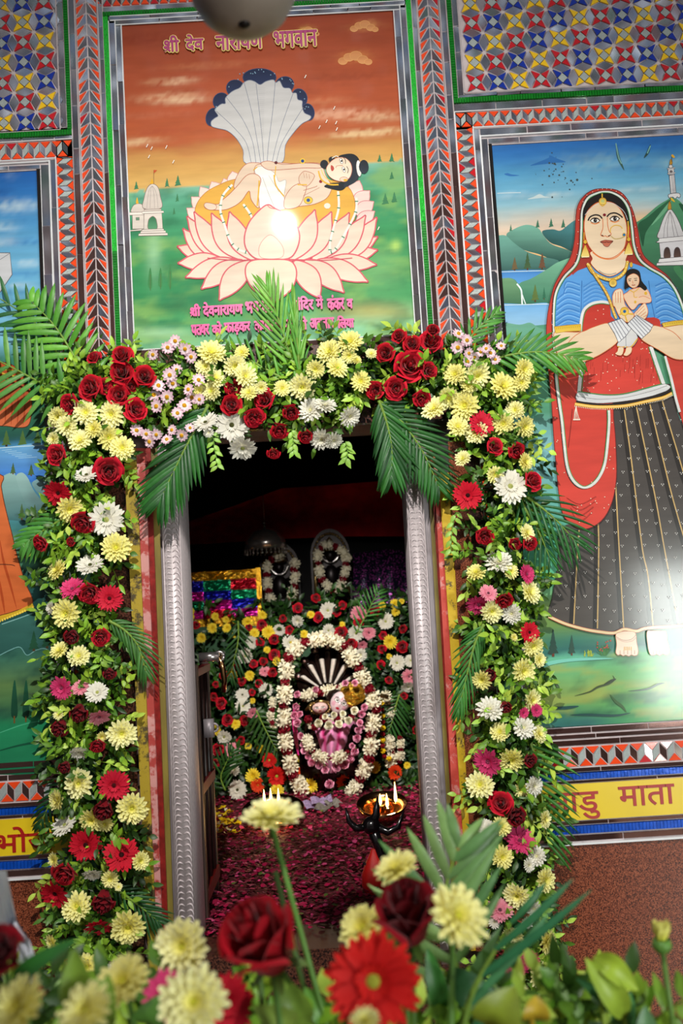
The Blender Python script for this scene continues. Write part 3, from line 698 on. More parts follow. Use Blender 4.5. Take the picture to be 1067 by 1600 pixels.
# scratches and specks in the varnish
p.at()
for x, y in ((229, 231), (236, 235), (259, 233), (476, 123), (521, 172), (524, 195), (509, 193), (498, 202), (525, 205), (232, 248), (270, 256), (590, 360)): p.line([(x, y), (x+2.4, y-5)], '#F2E8DA', 1.3)
lp = empty('lotus_painting', (-.105, 0, Z0+.6), 'painting of a baby on a lotus under a seven-hooded white snake', 'painting')
def hang(name, mb, mats, parent, smooth=False):
    o = mb.obj(name, mats, smooth=smooth); o.parent = parent; o.matrix_parent_inverse = Matrix.Translation(-parent.location); return o
hang('painted_panel', p.mb, M['paint'], lp)
TH = -.0092
def title(parent, words, mats, y, off, th, ext=.02, name='lettering', label=None):
    lay = [(mats[0], off[0], y, .0012)] if len(mats) == 1 else [(mats[0], off[0], y, .0012), (mats[1], off[1], y-.0014, .0012)]
    for li, (m, of, yy, t) in enumerate(lay):
        for w, ax, ay, bx, by, kern in words:
            mb = MB(); a = P(ax, ay, 0); b = P(bx, by, 0); sh = w.startswith('\u0936\u0940'); ref = text_mesh(w, 0, .02, kern); t_ = text_mesh(w, 0, ext, kern)
            fit_text(t_, a.x, b.x, b.z, a.z, yy, t, ref)
            for k_ in range(9):
                q_ = of*.024 if k_ else 0; mb.merge(t_, Matrix.Translation((math.cos(k_*PI/4)*q_, -k_*.00002, math.sin(k_*PI/4)*q_)))
            if sh: shri_stroke(mb, a.x, b.x, b.z+.3*(a.z-b.z)*0, a.z, yy, .0012 if li == len(lay)-1 else .0022, t)
            o = hang(name if li == len(lay)-1 else name+'_edge', mb, m, parent)
title(lp, [('\u0936\u0940', 257, 61, 281, 84, None), ('\u0926\u0947\u0935', 291, 59, 319, 82, None), ('\u0928\u093e\u0930\u093e\u092f\u0923', 338, 61, 411, 79, None), ('\u092d\u0917\u0935\u093e\u0928', 428, 54, 496, 75, None)],
      [M['letter_cream'], M['letter_magenta']], TH, (.125, .045), .001)
K = {}
title(lp, [('\u0936\u0940', 298, 478, 314, 495, None), ('\u0926\u0947\u0935\u0928\u093e\u0930\u093e\u092f\u0923', 318, 475, 380, 493, None), ('\u092d\u0917\u0935\u093e\u0928', 384, 474, 428, 489, None), ('\u092e\u0902\u093f\u0926\u0930', 459, 466, 490, 486, None), ('\u092e\u0947\u0902', 494, 464, 505, 484, None), ('\u0915\u0902\u0915\u0930', 511, 464, 538, 485, None), ('\u0935', 542, 470, 551, 483, None),
           ('\u092a\u0924\u0925\u0930', 300, 510, 328, 524, {1: -12}), ('\u0915\u094b', 332, 505, 347, 523, None), ('\u092b\u093e\u095c\u0915\u0930', 351, 507, 392, 523, None), ('\u0915\u092e\u0932', 398, 504, 428, 519, None), ('\u0915\u0947', 431, 500, 440, 518, None), ('\u092b\u0942\u0932', 444, 502, 466, 522, None), ('\u092e\u0947', 469, 497, 480, 516, None), ('\u0905\u0935\u0924\u093e\u0930', 484, 500, 522, 514, None), ('\u093f\u0932\u092f\u093e', 527, 496, 553, 513, None)],
      [M['letter_pink']], TH, (.05,), .001, name='caption')

# ================= the painting of the veiled woman
p = Paint()
CLR = [(900, 250, 50, 8, '#2A6AA8', .7), (845, 250, 30, 6, '#3A78B4', .5), (985, 262, 55, 7, '#2F74B4', .6), (860, 306, 24, 4, '#C8D4D4', .7), (800, 305, 24, 4, '#BCD0D8', .5), (1000, 296, 40, 4, '#B4CCD4', .6), (930, 255, 60, 14, '#8AB4C0', .5), (1050, 255, 30, 8, '#9AC0C8', .5), (880, 285, 70, 10, '#6FA8C4', .5), (1010, 225, 60, 10, '#1C5AA0', .5)]
def woman_bg(px, py, x, z):
    yy = py+.062*(px-900)+3*nz(px*.02, py*.05, 1, 2)
    if yy < 405:
        c = ramp([(205, '#1B57A4'), (235, '#2C70B4'), (262, '#4C92BE'), (290, '#64A6C8'), (318, '#8FB8C4'), (338, '#C4BDB0'), (356, '#DDC0A8'), (378, '#E6BE92'), (400, '#E2B26A')], yy+5*nz(px*.01, py*.03, 1, 6))
        if px > 980: c = mixc(c, lin('#E2B060'), max(0, min(1, (yy-335)/25))*.9)
        for cx, cy, rx, ry, cc, a in CLR:
            d = ((px-cx)/rx)**2+((py-cy+.06*(px-cx))/ry)**2
            if d < 4: c = mixc(c, lin(cc), a*max(0, min(1, math.exp(-d)*(1+1.4*nz(px*.07, py*.15, 1, 4)))))
        return c
    c = ramp([(405, '#4A8A7A'), (560, '#5A9A78'), (640, '#4F8F70'), (690, '#7FB4C0'), (760, '#6AAAA8'), (840, '#4FA888'), (900, '#5AB48C'), (945, '#7A9A50'), (975, '#6C9048'), (1000, '#3E7C66'), (1018, '#2E6A66'), (1026, '#66B898'), (1050, '#6EB070'), (1085, '#86A456'), (1105, '#5A9A5A'), (1125, '#2F6E66'), (1150, '#2A6468')], yy+5*nz(px*.015, py*.03, 1, 8))
    if yy > 1022:
        c = mixc(c, lin('#3FA83E'), max(0, min(.7, (px-920)/120)))
        c = mixc(c, lin('#1E5A3A'), max(0, min(.75, 1.8*nz(px*.012, py*.05, 1, 3)-.12)))
        c = mixc(c, lin('#A8A84A'), max(0, min(.5, 1.5*nz(px*.01, py*.05, 1, 12)-.1)))
    return c
p.ground(.4195, XR, -.300, 1.033, woman_bg, 110, 150)
q = (760, 230, 4.85); p.at(*q)
p.fill([(420, 640), (500, 622), (560, 632), (620, 588), (668, 556), (720, 560), (720, 800), (560, 750), (480, 720)], '#4F8E94', '#24504E', (-.4, 1))
p.fill([(150, 668), (200, 625), (300, 588), (390, 612), (440, 680), (500, 738), (640, 790), (680, 860), (540, 866), (400, 812), (300, 785), (210, 742)], '#74AC98', '#1E4A44', (-.1, 1))
p.fill([(60, 690), (100, 668), (150, 672), (205, 722), (300, 788), (420, 828), (550, 865), (440, 935), (60, 950)], '#6FA898', '#264E4C')
p.fill([(60, 944), (450, 934), (350, 1020), (252, 1036), (215, 1004), (160, 990), (60, 1010)], '#3F80C4', '#5E9CD8')
p.line([(110, 945), (450, 935)], '#C4D8DC', 1.2)
p.fill([(700, 850), (560, 864), (450, 930), (340, 995), (248, 1036), (270, 1120), (300, 1195), (520, 1195), (700, 1100)], '#7CB898', '#2C6A50', (-.15, 1))
p.fill([(60, 1010), (120, 994), (185, 994), (228, 1025), (252, 1085), (258, 1196), (60, 1200)], '#6E9A70', '#36684C')
p.line([(230, 1035), (262, 1080), (268, 1140), (270, 1192)], '#E4ECEC', 2.4); p.line([(258, 1075), (275, 1130), (296, 1188)], '#D8E4E4', 1.6)
p.fill([(60, 1196), (300, 1190), (480, 1188), (520, 1330), (60, 1345)], '#6AA6DA', '#94BEDC'); p.line([(130, 1196), (470, 1188)], '#D4E4EA', 1.2)
p.fill([(60, 1350), (250, 1345), (330, 1330), (400, 1370), (520, 1420), (520, 1640), (60, 1640)], '#6EA890', '#47886C', (.2, 1))
p.fill([(470, 80), (400, 110), (330, 140), (420, 130), (520, 118), (600, 112), (540, 88), (480, 62)], '#2A68A8'); p.fill([(135, 205), (160, 196), (190, 206), (250, 214), (180, 220)], '#2F6CAC')
p.fill([(310, 395), (360, 375), (400, 356), (440, 372), (480, 380), (400, 386)], '#C4D4D6'); p.line([(80, 350), (160, 346), (260, 344)], '#BACED6', 1.4)
for x, y, h, w in ((798, 362, 11, 5), (840, 357, 13, 7), (861, 356, 14, 8), (880, 357, 14, 8)): pine(p, x, y, h, w, '#3A7056')
for x, y, h, w, c in ((804, 423, 20, 11, '#6A5838'), (824, 422, 26, 12, '#3E5A38'), (847, 421, 24, 12, '#6A4A34'), (836, 472, 26, 13, '#5A7038'), (850, 468, 18, 6, '#2F6A50')): pine(p, x, y, h, w, c, '#5A3A22')
rr = random.Random(9)
p.at()
for i in range(40):
    x = rr.gauss(873, 16); y = rr.gauss(272, 14); s = abs(rr.gauss(.7, .5)); p.oval((x, y), s+.4, s+.3, '#3C4A4A', n=6)
p.line([(963, 226), (966, 246), (975, 266)], '#3A5A50', 4.2, taper=True); p.line([(962, 224), (966, 245), (971, 256)], '#6FA0A0', 1.8); p.line([(1016, 226), (1012, 238), (1006, 247)], '#2A4A48', 4, taper=True); p.line([(1016, 228), (1011, 240)], '#6FA8A8', 1.8)
q = (980, 220, 6.954); p.at(*q)
p.fill([(60, 900), (110, 880), (200, 815), (330, 705), (430, 645), (480, 620), (560, 650), (700, 780), (1100, 1000), (1100, 1800), (560, 1720), (420, 1560), (250, 1400), (130, 1150)], '#4E9068', '#0F3420', (.1, 1))
p.fill([(470, 640), (400, 760), (300, 860), (200, 1000), (170, 1150), (130, 1010), (120, 900), (220, 830), (350, 720)], '#2A6040', '#1A4A30'); p.fill([(480, 640), (420, 760), (330, 860), (260, 920), (360, 780)], '#6CA880'); p.fill([(560, 680), (620, 800), (700, 900), (700, 760)], '#1F5034')
p.fill([(500, 1380), (560, 1360), (605, 1420), (700, 1480), (700, 1600), (560, 1480)], '#3E7A4E')
wt, wo = '#D6D2D2', '#4E464A'
p.fill([(455, 378), (510, 370), (528, 565), (470, 572)], wt, '#C4C0C2', sm=False, out=wo, ow=.9); p.line([(480, 378), (498, 566)], '#8A8488', .7); p.line([(496, 375), (512, 565)], '#8A8488', .7)
p.fill([(445, 590), (480, 575), (550, 570), (575, 590), (565, 620), (540, 610), (520, 632), (490, 612), (455, 622)], wt, out=wo, ow=.8)
p.fill([(440, 310), (505, 302), (508, 368), (446, 372)], wt, sm=False, out=wo, ow=.8); p.fill([(432, 300), (516, 290), (518, 302), (434, 312)], wt, sm=False, out=wo, ow=.6); p.fill([(436, 352), (520, 344), (520, 356), (438, 364)], wt, sm=False, out=wo, ow=.6); p.oval((470, 280), 22, 18, wt, out=wo, ow=.7); p.oval((474, 335), 18, 14, '#6A6264')
p.fill([(458, 258), (462, 220), (476, 200), (486, 220), (486, 255)], '#B8862A', out='#6A4A1A', ow=.5); p.line([(480, 230), (484, 165)], '#4A3A2A', .8); p.fill([(476, 165), (490, 150), (516, 178), (500, 188)], '#E0A82A')
p.fill([(340, 1062), (350, 960), (395, 835), (440, 760), (465, 748), (490, 762), (545, 850), (590, 960), (608, 1058)], wt, '#BEBABC', out=wo, ow=1.0)
for k in (.2, .36, .64, .8): p.line([(340+k*268, 1060), (362+k*200, 940), (415+k*95, 830), (462, 770)], '#7E787C', .8)
p.fill([(345, 1112), (760, 1060), (760, 1270), (362, 1275)], '#C9C5C8', sm=False, out=wo, ow=.8)
p.fill([(308, 1105), (340, 1085), (345, 1062), (760, 1020), (760, 1070), (345, 1110)], wt, sm=False, out=wo, ow=.8)
for x in (430, 540, 650): p.fill([(x-30, 1274), (x-32, 1200), (x-18, 1168), (x, 1158), (x+20, 1168), (x+32, 1200), (x+34, 1270)], '#3A2A26', '#5A4238', out=wo, ow=.7)
p.fill([(345, 1285), (760, 1245), (760, 1320), (335, 1325)], wt, sm=False, out=wo, ow=.7); p.fill([(320, 1330), (760, 1290), (760, 1350), (316, 1358)], wt, sm=False, out=wo, ow=.8)
p.fill([(440, 745), (445, 690), (458, 660), (472, 690), (474, 745)], '#B8862A', out='#6A4A1A', ow=.5); p.line([(462, 680), (468, 610)], '#6A4A1A', .8); p.fill([(470, 618), (500, 640), (515, 668), (480, 650)], '#E0B02A')
# trees and flowers at her feet
for x, y, h, w, c in ((864, 1026, 40, 17, '#2A4A40'), (893, 1024, 30, 12, '#2F5044')): pine(p, x, y, h, w, c, '#6A3A2A')
p.at(840, 900, 4.7)
for i in range(26):
    x = rr.uniform(430, 540); p.line([(485+(x-485)*.3, 585), (x, rr.uniform(500, 560))], '#3E7A3A', .8)
for i in range(16): p.oval((rr.uniform(430, 545), rr.uniform(470, 560)), 6, 6, '#B04A3A', n=6)
for i in range(14):
    x = rr.uniform(340, 400); p.line([(x, 590), (x+rr.uniform(-12, 12), rr.uniform(540, 575))], '#A8B83A', 1)
p.fill([(30, 650), (100, 622), (250, 604), (420, 600), (560, 605), (420, 616), (240, 628), (100, 652), (30, 680)], '#7CCBB8')
p.line([(270, 880), (380, 850), (440, 815), (520, 790), (560, 760), (550, 730)], '#3A4A24', 3, taper=True); p.line([(480, 800), (540, 770), (575, 755)], '#2A3A1E', 4, taper=True); p.line([(660, 845), (800, 830), (880, 795), (930, 785)], '#1E4A2A', 3.4, taper=True); p.line([(530, 870), (570, 920), (620, 960), (650, 1000)], '#2E5A22', 5, taper=True); p.line([(60, 970), (200, 968), (300, 955)], '#1F4A4A', 5, taper=True); p.line([(240, 1020), (360, 1018), (560, 1024), (680, 1005)], '#1C4844', 4, taper=True); p.line([(50, 720), (70, 860)], '#2F6A5A', 3, taper=True)

# black skirt, greyed so its colour holds the haze of glare
VR, VD = '#C23A2C', '#8E2A22'
p.at()
p.fill([(876, 826), (871, 880), (862, 935), (856, 962), (882, 974), (912, 983), (958, 989), (974, 983), (993, 985), (1011, 981), (1067, 977), (1190, 966), (1180, 900), (1120, 760), (1067, 668), (1054, 626), (1046, 600), (960, 620), (950, 700), (930, 800)], '#443F3D', '#504A46')
for a in ([(904.5, 828), (902, 860), (896, 975)], [(934, 816), (935, 860), (933, 982)], [(961, 748), (964, 805), (967, 860), (974, 982)], [(975, 640), (984, 704), (992, 768), (1003.5, 860), (1012, 900), (1020, 979)], [(994, 636), (1011, 718), (1025, 786), (1038, 860), (1060, 978)], [(1015, 632), (1034.5, 714), (1052, 784), (1080, 880), (1110, 975)], [(1034, 626), (1056, 700), (1075, 760), (1130, 900), (1160, 970)]):
    p.line([(x-4, y) for x, y in a], '#2A2624', 7); p.line(a, '#B4935E', 2.0); p.line(a, '#D6B474', .9)
def inside(pt, poly):
    x, y = pt; r = False
    for (x0, y0), (x1, y1) in zip(poly, poly[1:]+poly[:1]):
        if (y0 > y) != (y1 > y) and x < (x1-x0)*(y-y0)/(y1-y0)+x0: r = not r
    return r
sk = [(878, 830), (862, 955), (960, 980), (1150, 960), (1060, 670), (1046, 625), (968, 640), (962, 750), (940, 815)]
for j in range(18):
    for i in range(16):
        x = 866+i*19+(j % 2)*9+rr.uniform(-3, 3); y = 640+j*19.5+rr.uniform(-3, 3)
        if inside((x, y), sk):
            for dx, dy in ((-1.6, -.8), (1.6, -.8), (0, 1.4)): p.oval((x+dx, y+dy), .85, .85, '#D8D4CE', n=5)
hem = [(856, 963), (882, 974.5), (912, 983), (935, 987), (958, 989), (974, 983), (993, 986), (1011, 981), (1067, 977.5), (1180, 966)]
p.line(hem, '#B8563A', 5.2); p.line(hem, '#E8CFA0', 3.8)
# feet
p.at(840, 900, 4.7)
def foot(a):
    p.fill(a, '#EBD2B8', '#F2DECA', out='#C0784E', ow=.9, n=4)
foot([(568, 430), (600, 412), (640, 405), (700, 410), (716, 430), (722, 490), (732, 540), (728, 575), (704, 585), (682, 578), (664, 588), (640, 580), (622, 586), (602, 576), (584, 580), (568, 560), (574, 500)])
foot([(795, 415), (830, 402), (900, 402), (936, 408), (944, 470), (958, 520), (960, 565), (936, 578), (912, 572), (890, 582), (866, 574), (846, 580), (820, 574), (806, 530)])
for x in (600, 628, 655, 682, 706): p.line([(x, 575), (x, 545)], '#C0784E', .7)
for x in (630, 642, 654, 666, 680): p.line([(x, 545), (x+1, 518)], '#D9A03A', 1.3)
p.line([(570, 445), (620, 470), (680, 465), (715, 432)], '#C0907A', .9); p.line([(575, 458), (630, 482), (690, 475), (718, 445)], '#D8B09A', 1.2)
for x in (842, 866, 890, 914, 938): p.line([(x, 574), (x-2, 545)], '#C0784E', .7)

# veil
p.at()
veil = [(943, 296.5), (924, 299), (908.5, 311), (901, 325), (898.5, 343), (896.5, 377), (890, 404), (878, 423.5), (866, 445), (860.5, 464), (855, 490), (852.5, 520), (855, 570), (860, 620), (862, 650), (864.5, 690), (868, 730), (872, 772), (878, 803), (890, 818), (908, 827), (926, 823), (943, 809), (955, 785), (961, 756), (962, 727), (960, 680), (957, 640), (960, 560), (1036, 520), (1037, 558), (1054, 624), (1067, 669), (1085, 720), (1115, 720), (1112, 560), (1095, 500), (1067, 482), (1058, 461), (1044, 435), (1025, 419), (1007, 404), (1000, 389), (996, 365), (992, 346), (986, 326.6), (976, 309), (963, 299)]
p.fill(veil, '#B03628', '#D2453A', out='#6A1E1C', ow=1.2, n=3)
# blouse
BL = '#5C9CDA'
p.fill([(890, 432), (900, 423), (924, 412), (950, 430), (980, 412), (1005, 418), (1030, 428), (1050, 450), (1064, 480), (1090, 500), (1090, 508), (1031, 508), (1024, 520), (960, 530), (905, 514), (864, 514), (863.5, 484), (868, 458), (878, 440)], BL, '#4F90D2', n=3)
for i in range(9):
    y = 440+i*8.5; p.line([(870-i*.6+(10 if i < 2 else 0), y+12), (885, y+1), (905, y+6)], '#3A78BE', 1.5); p.line([(871-i*.6+(10 if i < 2 else 0), y+14.5), (886, y+3.5), (905, y+9)], '#86BAEA', 1.0)
    p.line([(1022+i*.2, y+8), (1040, y+2), (1056+i*3, y+12+i)], '#3A78BE', 1.5); p.line([(1023+i*.2, y+10.5), (1041, y+4.5), (1056+i*3, y+15+i)], '#86BAEA', 1.0)
for i in range(7):
    y = 440+i*6; p.line([(910, y+10), (928, y), (948, y+6)], '#4482C8', 1.1); p.line([(911, y+12), (929, y+2.2), (947, y+8)], '#7CB2E6', .8)
p.line([(908, 440), (907, 480), (906, 510)], '#3468A8', 1.0); p.line([(1012, 440), (1016, 470), (1022, 500)], '#3468A8', 1.0)
# dark lining of the veil beside the neck
p.fill([(905, 395), (924, 396), (930, 412), (902, 424), (893, 430)], VD, '#A83A2C', n=3); p.fill([(973, 396), (998, 396), (1004, 405), (1012, 420), (985, 412), (974, 410)], VD, '#A83A2C', n=3)
# apron
ap = [(906, 522), (906.5, 500), (912, 484), (924, 476), (938, 474), (951, 477), (960, 502), (1020, 497), (1030, 512), (1014, 546), (1026, 580), (1037, 602), (1010, 610), (976, 617), (942, 619.5), (906, 613), (911, 590), (916, 566)]
p.fill(ap, '#B83428', '#D4453A', n=3)
for i in range(34):
    x = 916+rr.uniform(0, 110); y = rr.uniform(560, 600); p.line([(x, y-rr.uniform(4, 14)), (x-.5, y+rr.uniform(2, 10))], '#9A2A22', .7)
for i in range(70):
    x = rr.uniform(908, 1030); y = rr.uniform(480, 612)
    if inside((x, y), ap): p.oval((x, y), .9, .8, '#F0D0B8', n=5)
ww, gg = '#DCDCDA', '#3A8A4A'
p.at(860, 430, 5.155)
p.line([(236, 470), (240, 380), (262, 290), (320, 240), (400, 222), (470, 232)], ww, 4.2); p.line([(248, 470), (254, 390), (276, 302), (330, 252), (400, 236), (462, 244)], gg, 1.2)
p.line([(258, 700), (236, 820), (222, 960)], ww, 5.4); p.line([(276, 700), (256, 820), (246, 945)], gg, 1.2)
p.line([(800, 580), (850, 730), (906, 890)], ww, 5.4); p.line([(780, 580), (830, 730), (882, 880)], gg, 1.2)
p.fill([(218, 945), (330, 962), (420, 972), (520, 972), (620, 958), (780, 915), (890, 885), (925, 884), (958, 908), (900, 950), (760, 990), (600, 1018), (420, 1036), (300, 1030), (202, 1012)], ww, '#CFCFD2', out='#6A5A5A', ow=.7, n=3)
p.line([(218, 942), (330, 958), (420, 967), (520, 967), (620, 953), (780, 910), (890, 880)], gg, 1.5); p.line([(210, 980), (330, 1000), (420, 1004), (600, 988), (800, 940), (930, 895)], '#8A8488', .8)
p.line([(200, 1024), (330, 1046), (440, 1052), (600, 1036), (800, 990), (960, 935)], '#241E1C', 4)
hm = [(190, 1042), (320, 1062), (440, 1066), (600, 1056), (780, 1018), (900, 990), (972, 955)]
p.line(hm, '#E2A83A', 4.6); p.line(hm, '#F0D080', 1.8)
for i in range(56):
    t = i/55*(len(hm)-1.001); k = int(t); f = t-k; x = hm[k][0]+(hm[k+1][0]-hm[k][0])*f; y = hm[k][1]+(hm[k+1][1]-hm[k][1])*f; p.line([(x, y+12), (x, y+24)], '#EADCC0', .9)
for x in (180, 192, 206, 220): p.line([(200, 1060), (198+(x-200)*.5, 1110), (x+4, 1165)], '#EADCCB', .9)
p.line([(175, 1168), (232, 1168)], '#EADCCB', 2)
# white edging of the veil's hanging loop
p.at()
loop = [(864, 520), (866, 560), (869, 600), (873, 632), (877, 660), (880, 690), (884.5, 727), (892, 748), (904, 760), (918, 761), (932, 750), (943, 727), (948, 690), (950, 660), (949.5, 642)]
p.line([(x-1.6, y+.8) for x, y in loop], '#3A3434', 3.6); p.line(loop, '#D8DAD4', 4.2); p.line([(x+2.2, y-1.4) if x < 912 else (x-2.2, y-1.4) for x, y in loop], gg, 1.2)
p.line([(893, 640), (890, 672), (886.5, 700)], '#7A2420', .8)
for k in range(4): p.line([(884+k*3, 778+k*8), (905, 788+k*9), (930-k*2, 776+k*8)], '#B23A30', .9)
for i in range(90):
    x = rr.uniform(856, 962); y = rr.uniform(530, 822)
    if inside((x, y), veil) and not inside((x, y), [(868, 520), (885, 730), (905, 758), (920, 758), (940, 730), (950, 640)]): p.oval((x, y), 1.0, .9, '#F0CDB4', n=5)
p.line([(1037, 558), (1046, 590), (1054, 624), (1060, 645)], ww, 4); p.line([(1035, 558), (1043, 590), (1050, 620)], gg, 1.1)
for i in range(20): p.oval((rr.uniform(1058, 1100), rr.uniform(540, 690)), 1.0, .9, '#F0CDB4', n=5)
# face edging, hair, face
p.at(860, 280, 5.155)
edge = [(22, 1240), (22, 1080), (38, 930), (100, 805), (196, 700), (234, 580), (243, 420), (250, 270), (292, 168), (370, 126), (430, 116), (490, 124), (566, 168), (620, 254), (646, 400), (662, 540), (704, 650), (782, 722), (900, 792), (985, 885), (1045, 1015), (1075, 1120)]
p.line([(x-8 if x < 430 else x+8, y-5) for x, y in edge], '#3A2A2A', 3.2); p.line(edge, '#D4D8D0', 3.6); p.line([(x+8 if x < 430 else x-8, y+5) for x, y in edge], gg, 1.2)
for i in range(40):
    t = i/39*(len(edge)-1.01); k = int(t); f = t-k; x = edge[k][0]+(edge[k+1][0]-edge[k][0])*f; y = edge[k][1]+(edge[k+1][1]-edge[k][1])*f
    d = Vector((x-430, y-420)).normalized()*28; p.oval((x+d.x, y+d.y), 4, 4, '#E8B8A8', n=5)
p.fill([(252, 320), (258, 250), (300, 176), (372, 134), (432, 124), (492, 132), (560, 174), (606, 250), (628, 360), (612, 400), (596, 330), (560, 250), (500, 200), (420, 186), (350, 204), (290, 262), (268, 340)], '#16110E', n=4)
FS, FS2, FO = '#DEC2A0', '#E6CDAE', '#CC6A3A'
p.fill([(328, 590), (592, 590), (596, 662), (606, 690), (560, 750), (470, 792), (380, 756), (318, 690), (330, 650)], FS2, out=FO, ow=.8, n=4)
p.fill([(266, 350), (290, 272), (350, 212), (420, 192), (498, 206), (556, 258), (594, 340), (606, 420), (600, 500), (582, 568), (530, 622), (468, 648), (400, 640), (340, 600), (292, 530), (268, 440)], FS, FS2, (-.3, 1), out=FO, ow=1.2, n=4)
p.line([(330, 600), (390, 642), (466, 656), (530, 634), (590, 575)], '#E07A3A', 1.4)
p.line([(270, 300), (330, 235), (410, 200), (500, 210), (580, 270), (612, 340)], '#C8C8C8', .8)
for cx, cy, an in ((350, 346, .02), (508, 332, -.06)):
    p.oval((cx, cy), 36, 17, '#EFE6DA', ang=an, out='#2A1A14', ow=1.0, n=16); p.oval((cx+2, cy-1), 15, 15, '#14100E', n=12); p.oval((cx+6, cy-5), 3, 3, '#E8E8E8', n=5)
    p.line([(cx-40, cy+2), (cx-16, cy-19), (cx+16, cy-20), (cx+42, cy)], '#1A100C', 1.5); p.line([(cx-34, cy+16), (cx, cy+27), (cx+36, cy+14)], '#D8702A', 1.3)
p.line([(294, 346), (312, 316), (350, 300), (386, 306), (408, 330)], '#16110E', 2.2); p.line([(446, 316), (468, 292), (508, 284), (544, 298), (572, 322)], '#16110E', 2.2)
p.line([(412, 330), (414, 400), (402, 440), (396, 462), (416, 472), (434, 468), (452, 476), (474, 464), (480, 450), (464, 430), (452, 380), (450, 320)], FO, 1.1); p.line([(400, 462), (418, 468)], '#3A1A12', 1.4); p.line([(456, 470), (474, 462)], '#3A1A12', 1.4)
p.fill([(392, 516), (420, 504), (440, 502), (462, 504), (496, 510), (474, 532), (462, 550), (444, 556), (424, 548), (412, 530)], '#B4553E', '#C87258', out='#5A1E18', ow=.7, n=3); p.line([(394, 517), (430, 520), (444, 516), (462, 520), (496, 511)], '#4A1614', 1.0)
p.oval((426, 300), 13, 12, '#7A1020')
G, Gd = '#D8A834', '#A87A1E'
p.line([(474, 440), (478, 405), (510, 384), (552, 390), (576, 420)], G, 1.3); p.line([(478, 470), (510, 492), (560, 486), (590, 470)], '#B8A060', 1.4); p.line([(570, 410), (582, 440)], '#E8D8A0', 1.6); p.oval((584, 460), 14, 14, '#2A6AA0', out=G, ow=1)
p.line([(407, 128), (408, 170)], G, 2); p.oval((412, 190), 30, 28, G, '#E6CC6A', out=Gd, ow=.8); p.oval((412, 188), 14, 13, '#B8C07A'); p.line([(385, 205), (410, 228), (440, 205)], G, 1.6)
for x, y in ((272, 530), (620, 510)):
    p.oval((x, y-14), 14, 16, G, out=Gd, ow=.5); p.fill([(x-6, y+20), (x+6, y+20), (x+32, y+90), (x+26, y+104), (x-26, y+106), (x-32, y+92)], G, '#EAD27A', out=Gd, ow=.6, n=3)
    p.line([(x-30, y+108), (x+32, y+106)], '#F0E0B0', 1.6)
p.line([(614, 350), (618, 420), (614, 480)], G, 2.0); p.line([(262, 440), (262, 500)], G, 1.2)
nk = [(290, 690), (330, 760), (400, 800), (470, 820), (540, 800), (590, 750), (612, 672)]
p.line(nk, Gd, 5.2); p.line(nk, '#E2B848', 3.6)
q2 = catmull(nk, False, 6)
for a in q2[::2]: p.oval(a, 5, 5, '#F0DC94', n=6)
p.line([(380, 745), (420, 770), (470, 778), (520, 765)], '#8A8A80', .9); p.oval((494, 846), 30, 32, G, '#E8CC70', out=Gd, ow=.7); p.oval((494, 846), 14, 15, '#C8A848')
ch = [(300, 700), (360, 800), (420, 890), (462, 970), (500, 1080), (520, 1130)]
p.line(ch, Gd, 4.6); p.line(ch, '#DEB04A', 2.8)
for a in catmull(ch, False, 6)[::2]: p.oval(a, 4, 5, '#F0DC94', n=6)
p.line([(640, 680), (640, 720)], G, 2.4); p.oval((640, 700), 12, 20, G)
# arms
p.at(860, 430, 5.155)
p.fill([(24, 470), (120, 466), (240, 466), (330, 430), (458, 396), (512, 470), (534, 540), (420, 630), (300, 690), (190, 722), (100, 700), (48, 640), (26, 560)], FS2, FS, out=FO, ow=1.0, n=4); p.line([(236, 468), (180, 505), (120, 570)], FO, 1.0)
p.fill([(816, 416), (900, 428), (1000, 414), (1100, 405), (1190, 470), (1160, 640), (1080, 684), (980, 680), (860, 610), (718, 522), (770, 470)], FS2, FS, out=FO, ow=1.0, n=4); p.line([(900, 432), (980, 470), (1040, 530)], FO, 1.0)
p.fill([(22, 424), (130, 412), (236, 404), (238, 458), (130, 462), (34, 476)], '#D0A428', '#E2C050', sm=False, out=Gd, ow=.8); p.fill([(886, 396), (980, 378), (1140, 362), (1140, 404), (1000, 412), (900, 428)], '#D0A428', '#E2C050', sm=False, out=Gd, ow=.8)
for k in range(12): p.oval((40+k*17, 440-k*1.6), 4, 5, '#B89A1E', n=6); p.oval((915+k*18, 405-k*2.6), 4, 5, '#B89A1E', n=6)
# hands and child
p.fill([(662, 332), (690, 290), (742, 236), (762, 256), (774, 300), (764, 342), (736, 366)], FS2, out=FO, ow=.9, n=3)
for k in range(4): p.line([(676+k*20, 322+k*9), (742+k*8, 258+k*24)], FO, .8)
p.fill([(536, 548), (590, 490), (604, 450), (650, 440), (692, 508), (672, 560), (640, 588), (588, 592), (530, 584)], '#D8D6D4', '#C6C4C6', out='#6A6A70', ow=.7, n=3); p.line([(596, 470), (598, 580)], '#8A8A90', .9)
p.line([(528, 582), (560, 588), (590, 584)], G, 1.5); p.line([(596, 586), (640, 584), (690, 520)], G, 1.8)
p.fill([(538, 590), (578, 592), (572, 640), (550, 656), (512, 642), (530, 620)], FS2, out=FO, ow=.7, n=3); p.fill([(602, 592), (642, 588), (640, 630), (606, 658), (578, 650), (592, 625)], FS2, out=FO, ow=.7, n=3)
p.fill([(576, 175), (606, 150), (640, 126), (720, 108), (770, 128), (798, 190), (796, 226), (750, 236), (702, 240), (668, 280), (640, 284), (604, 236)], '#E0B898', '#E6C6A8', out=FO, ow=.8, n=3)
p.line([(700, 190), (740, 180), (790, 200)], FO, .7)
p.at(860, 280, 5.155)
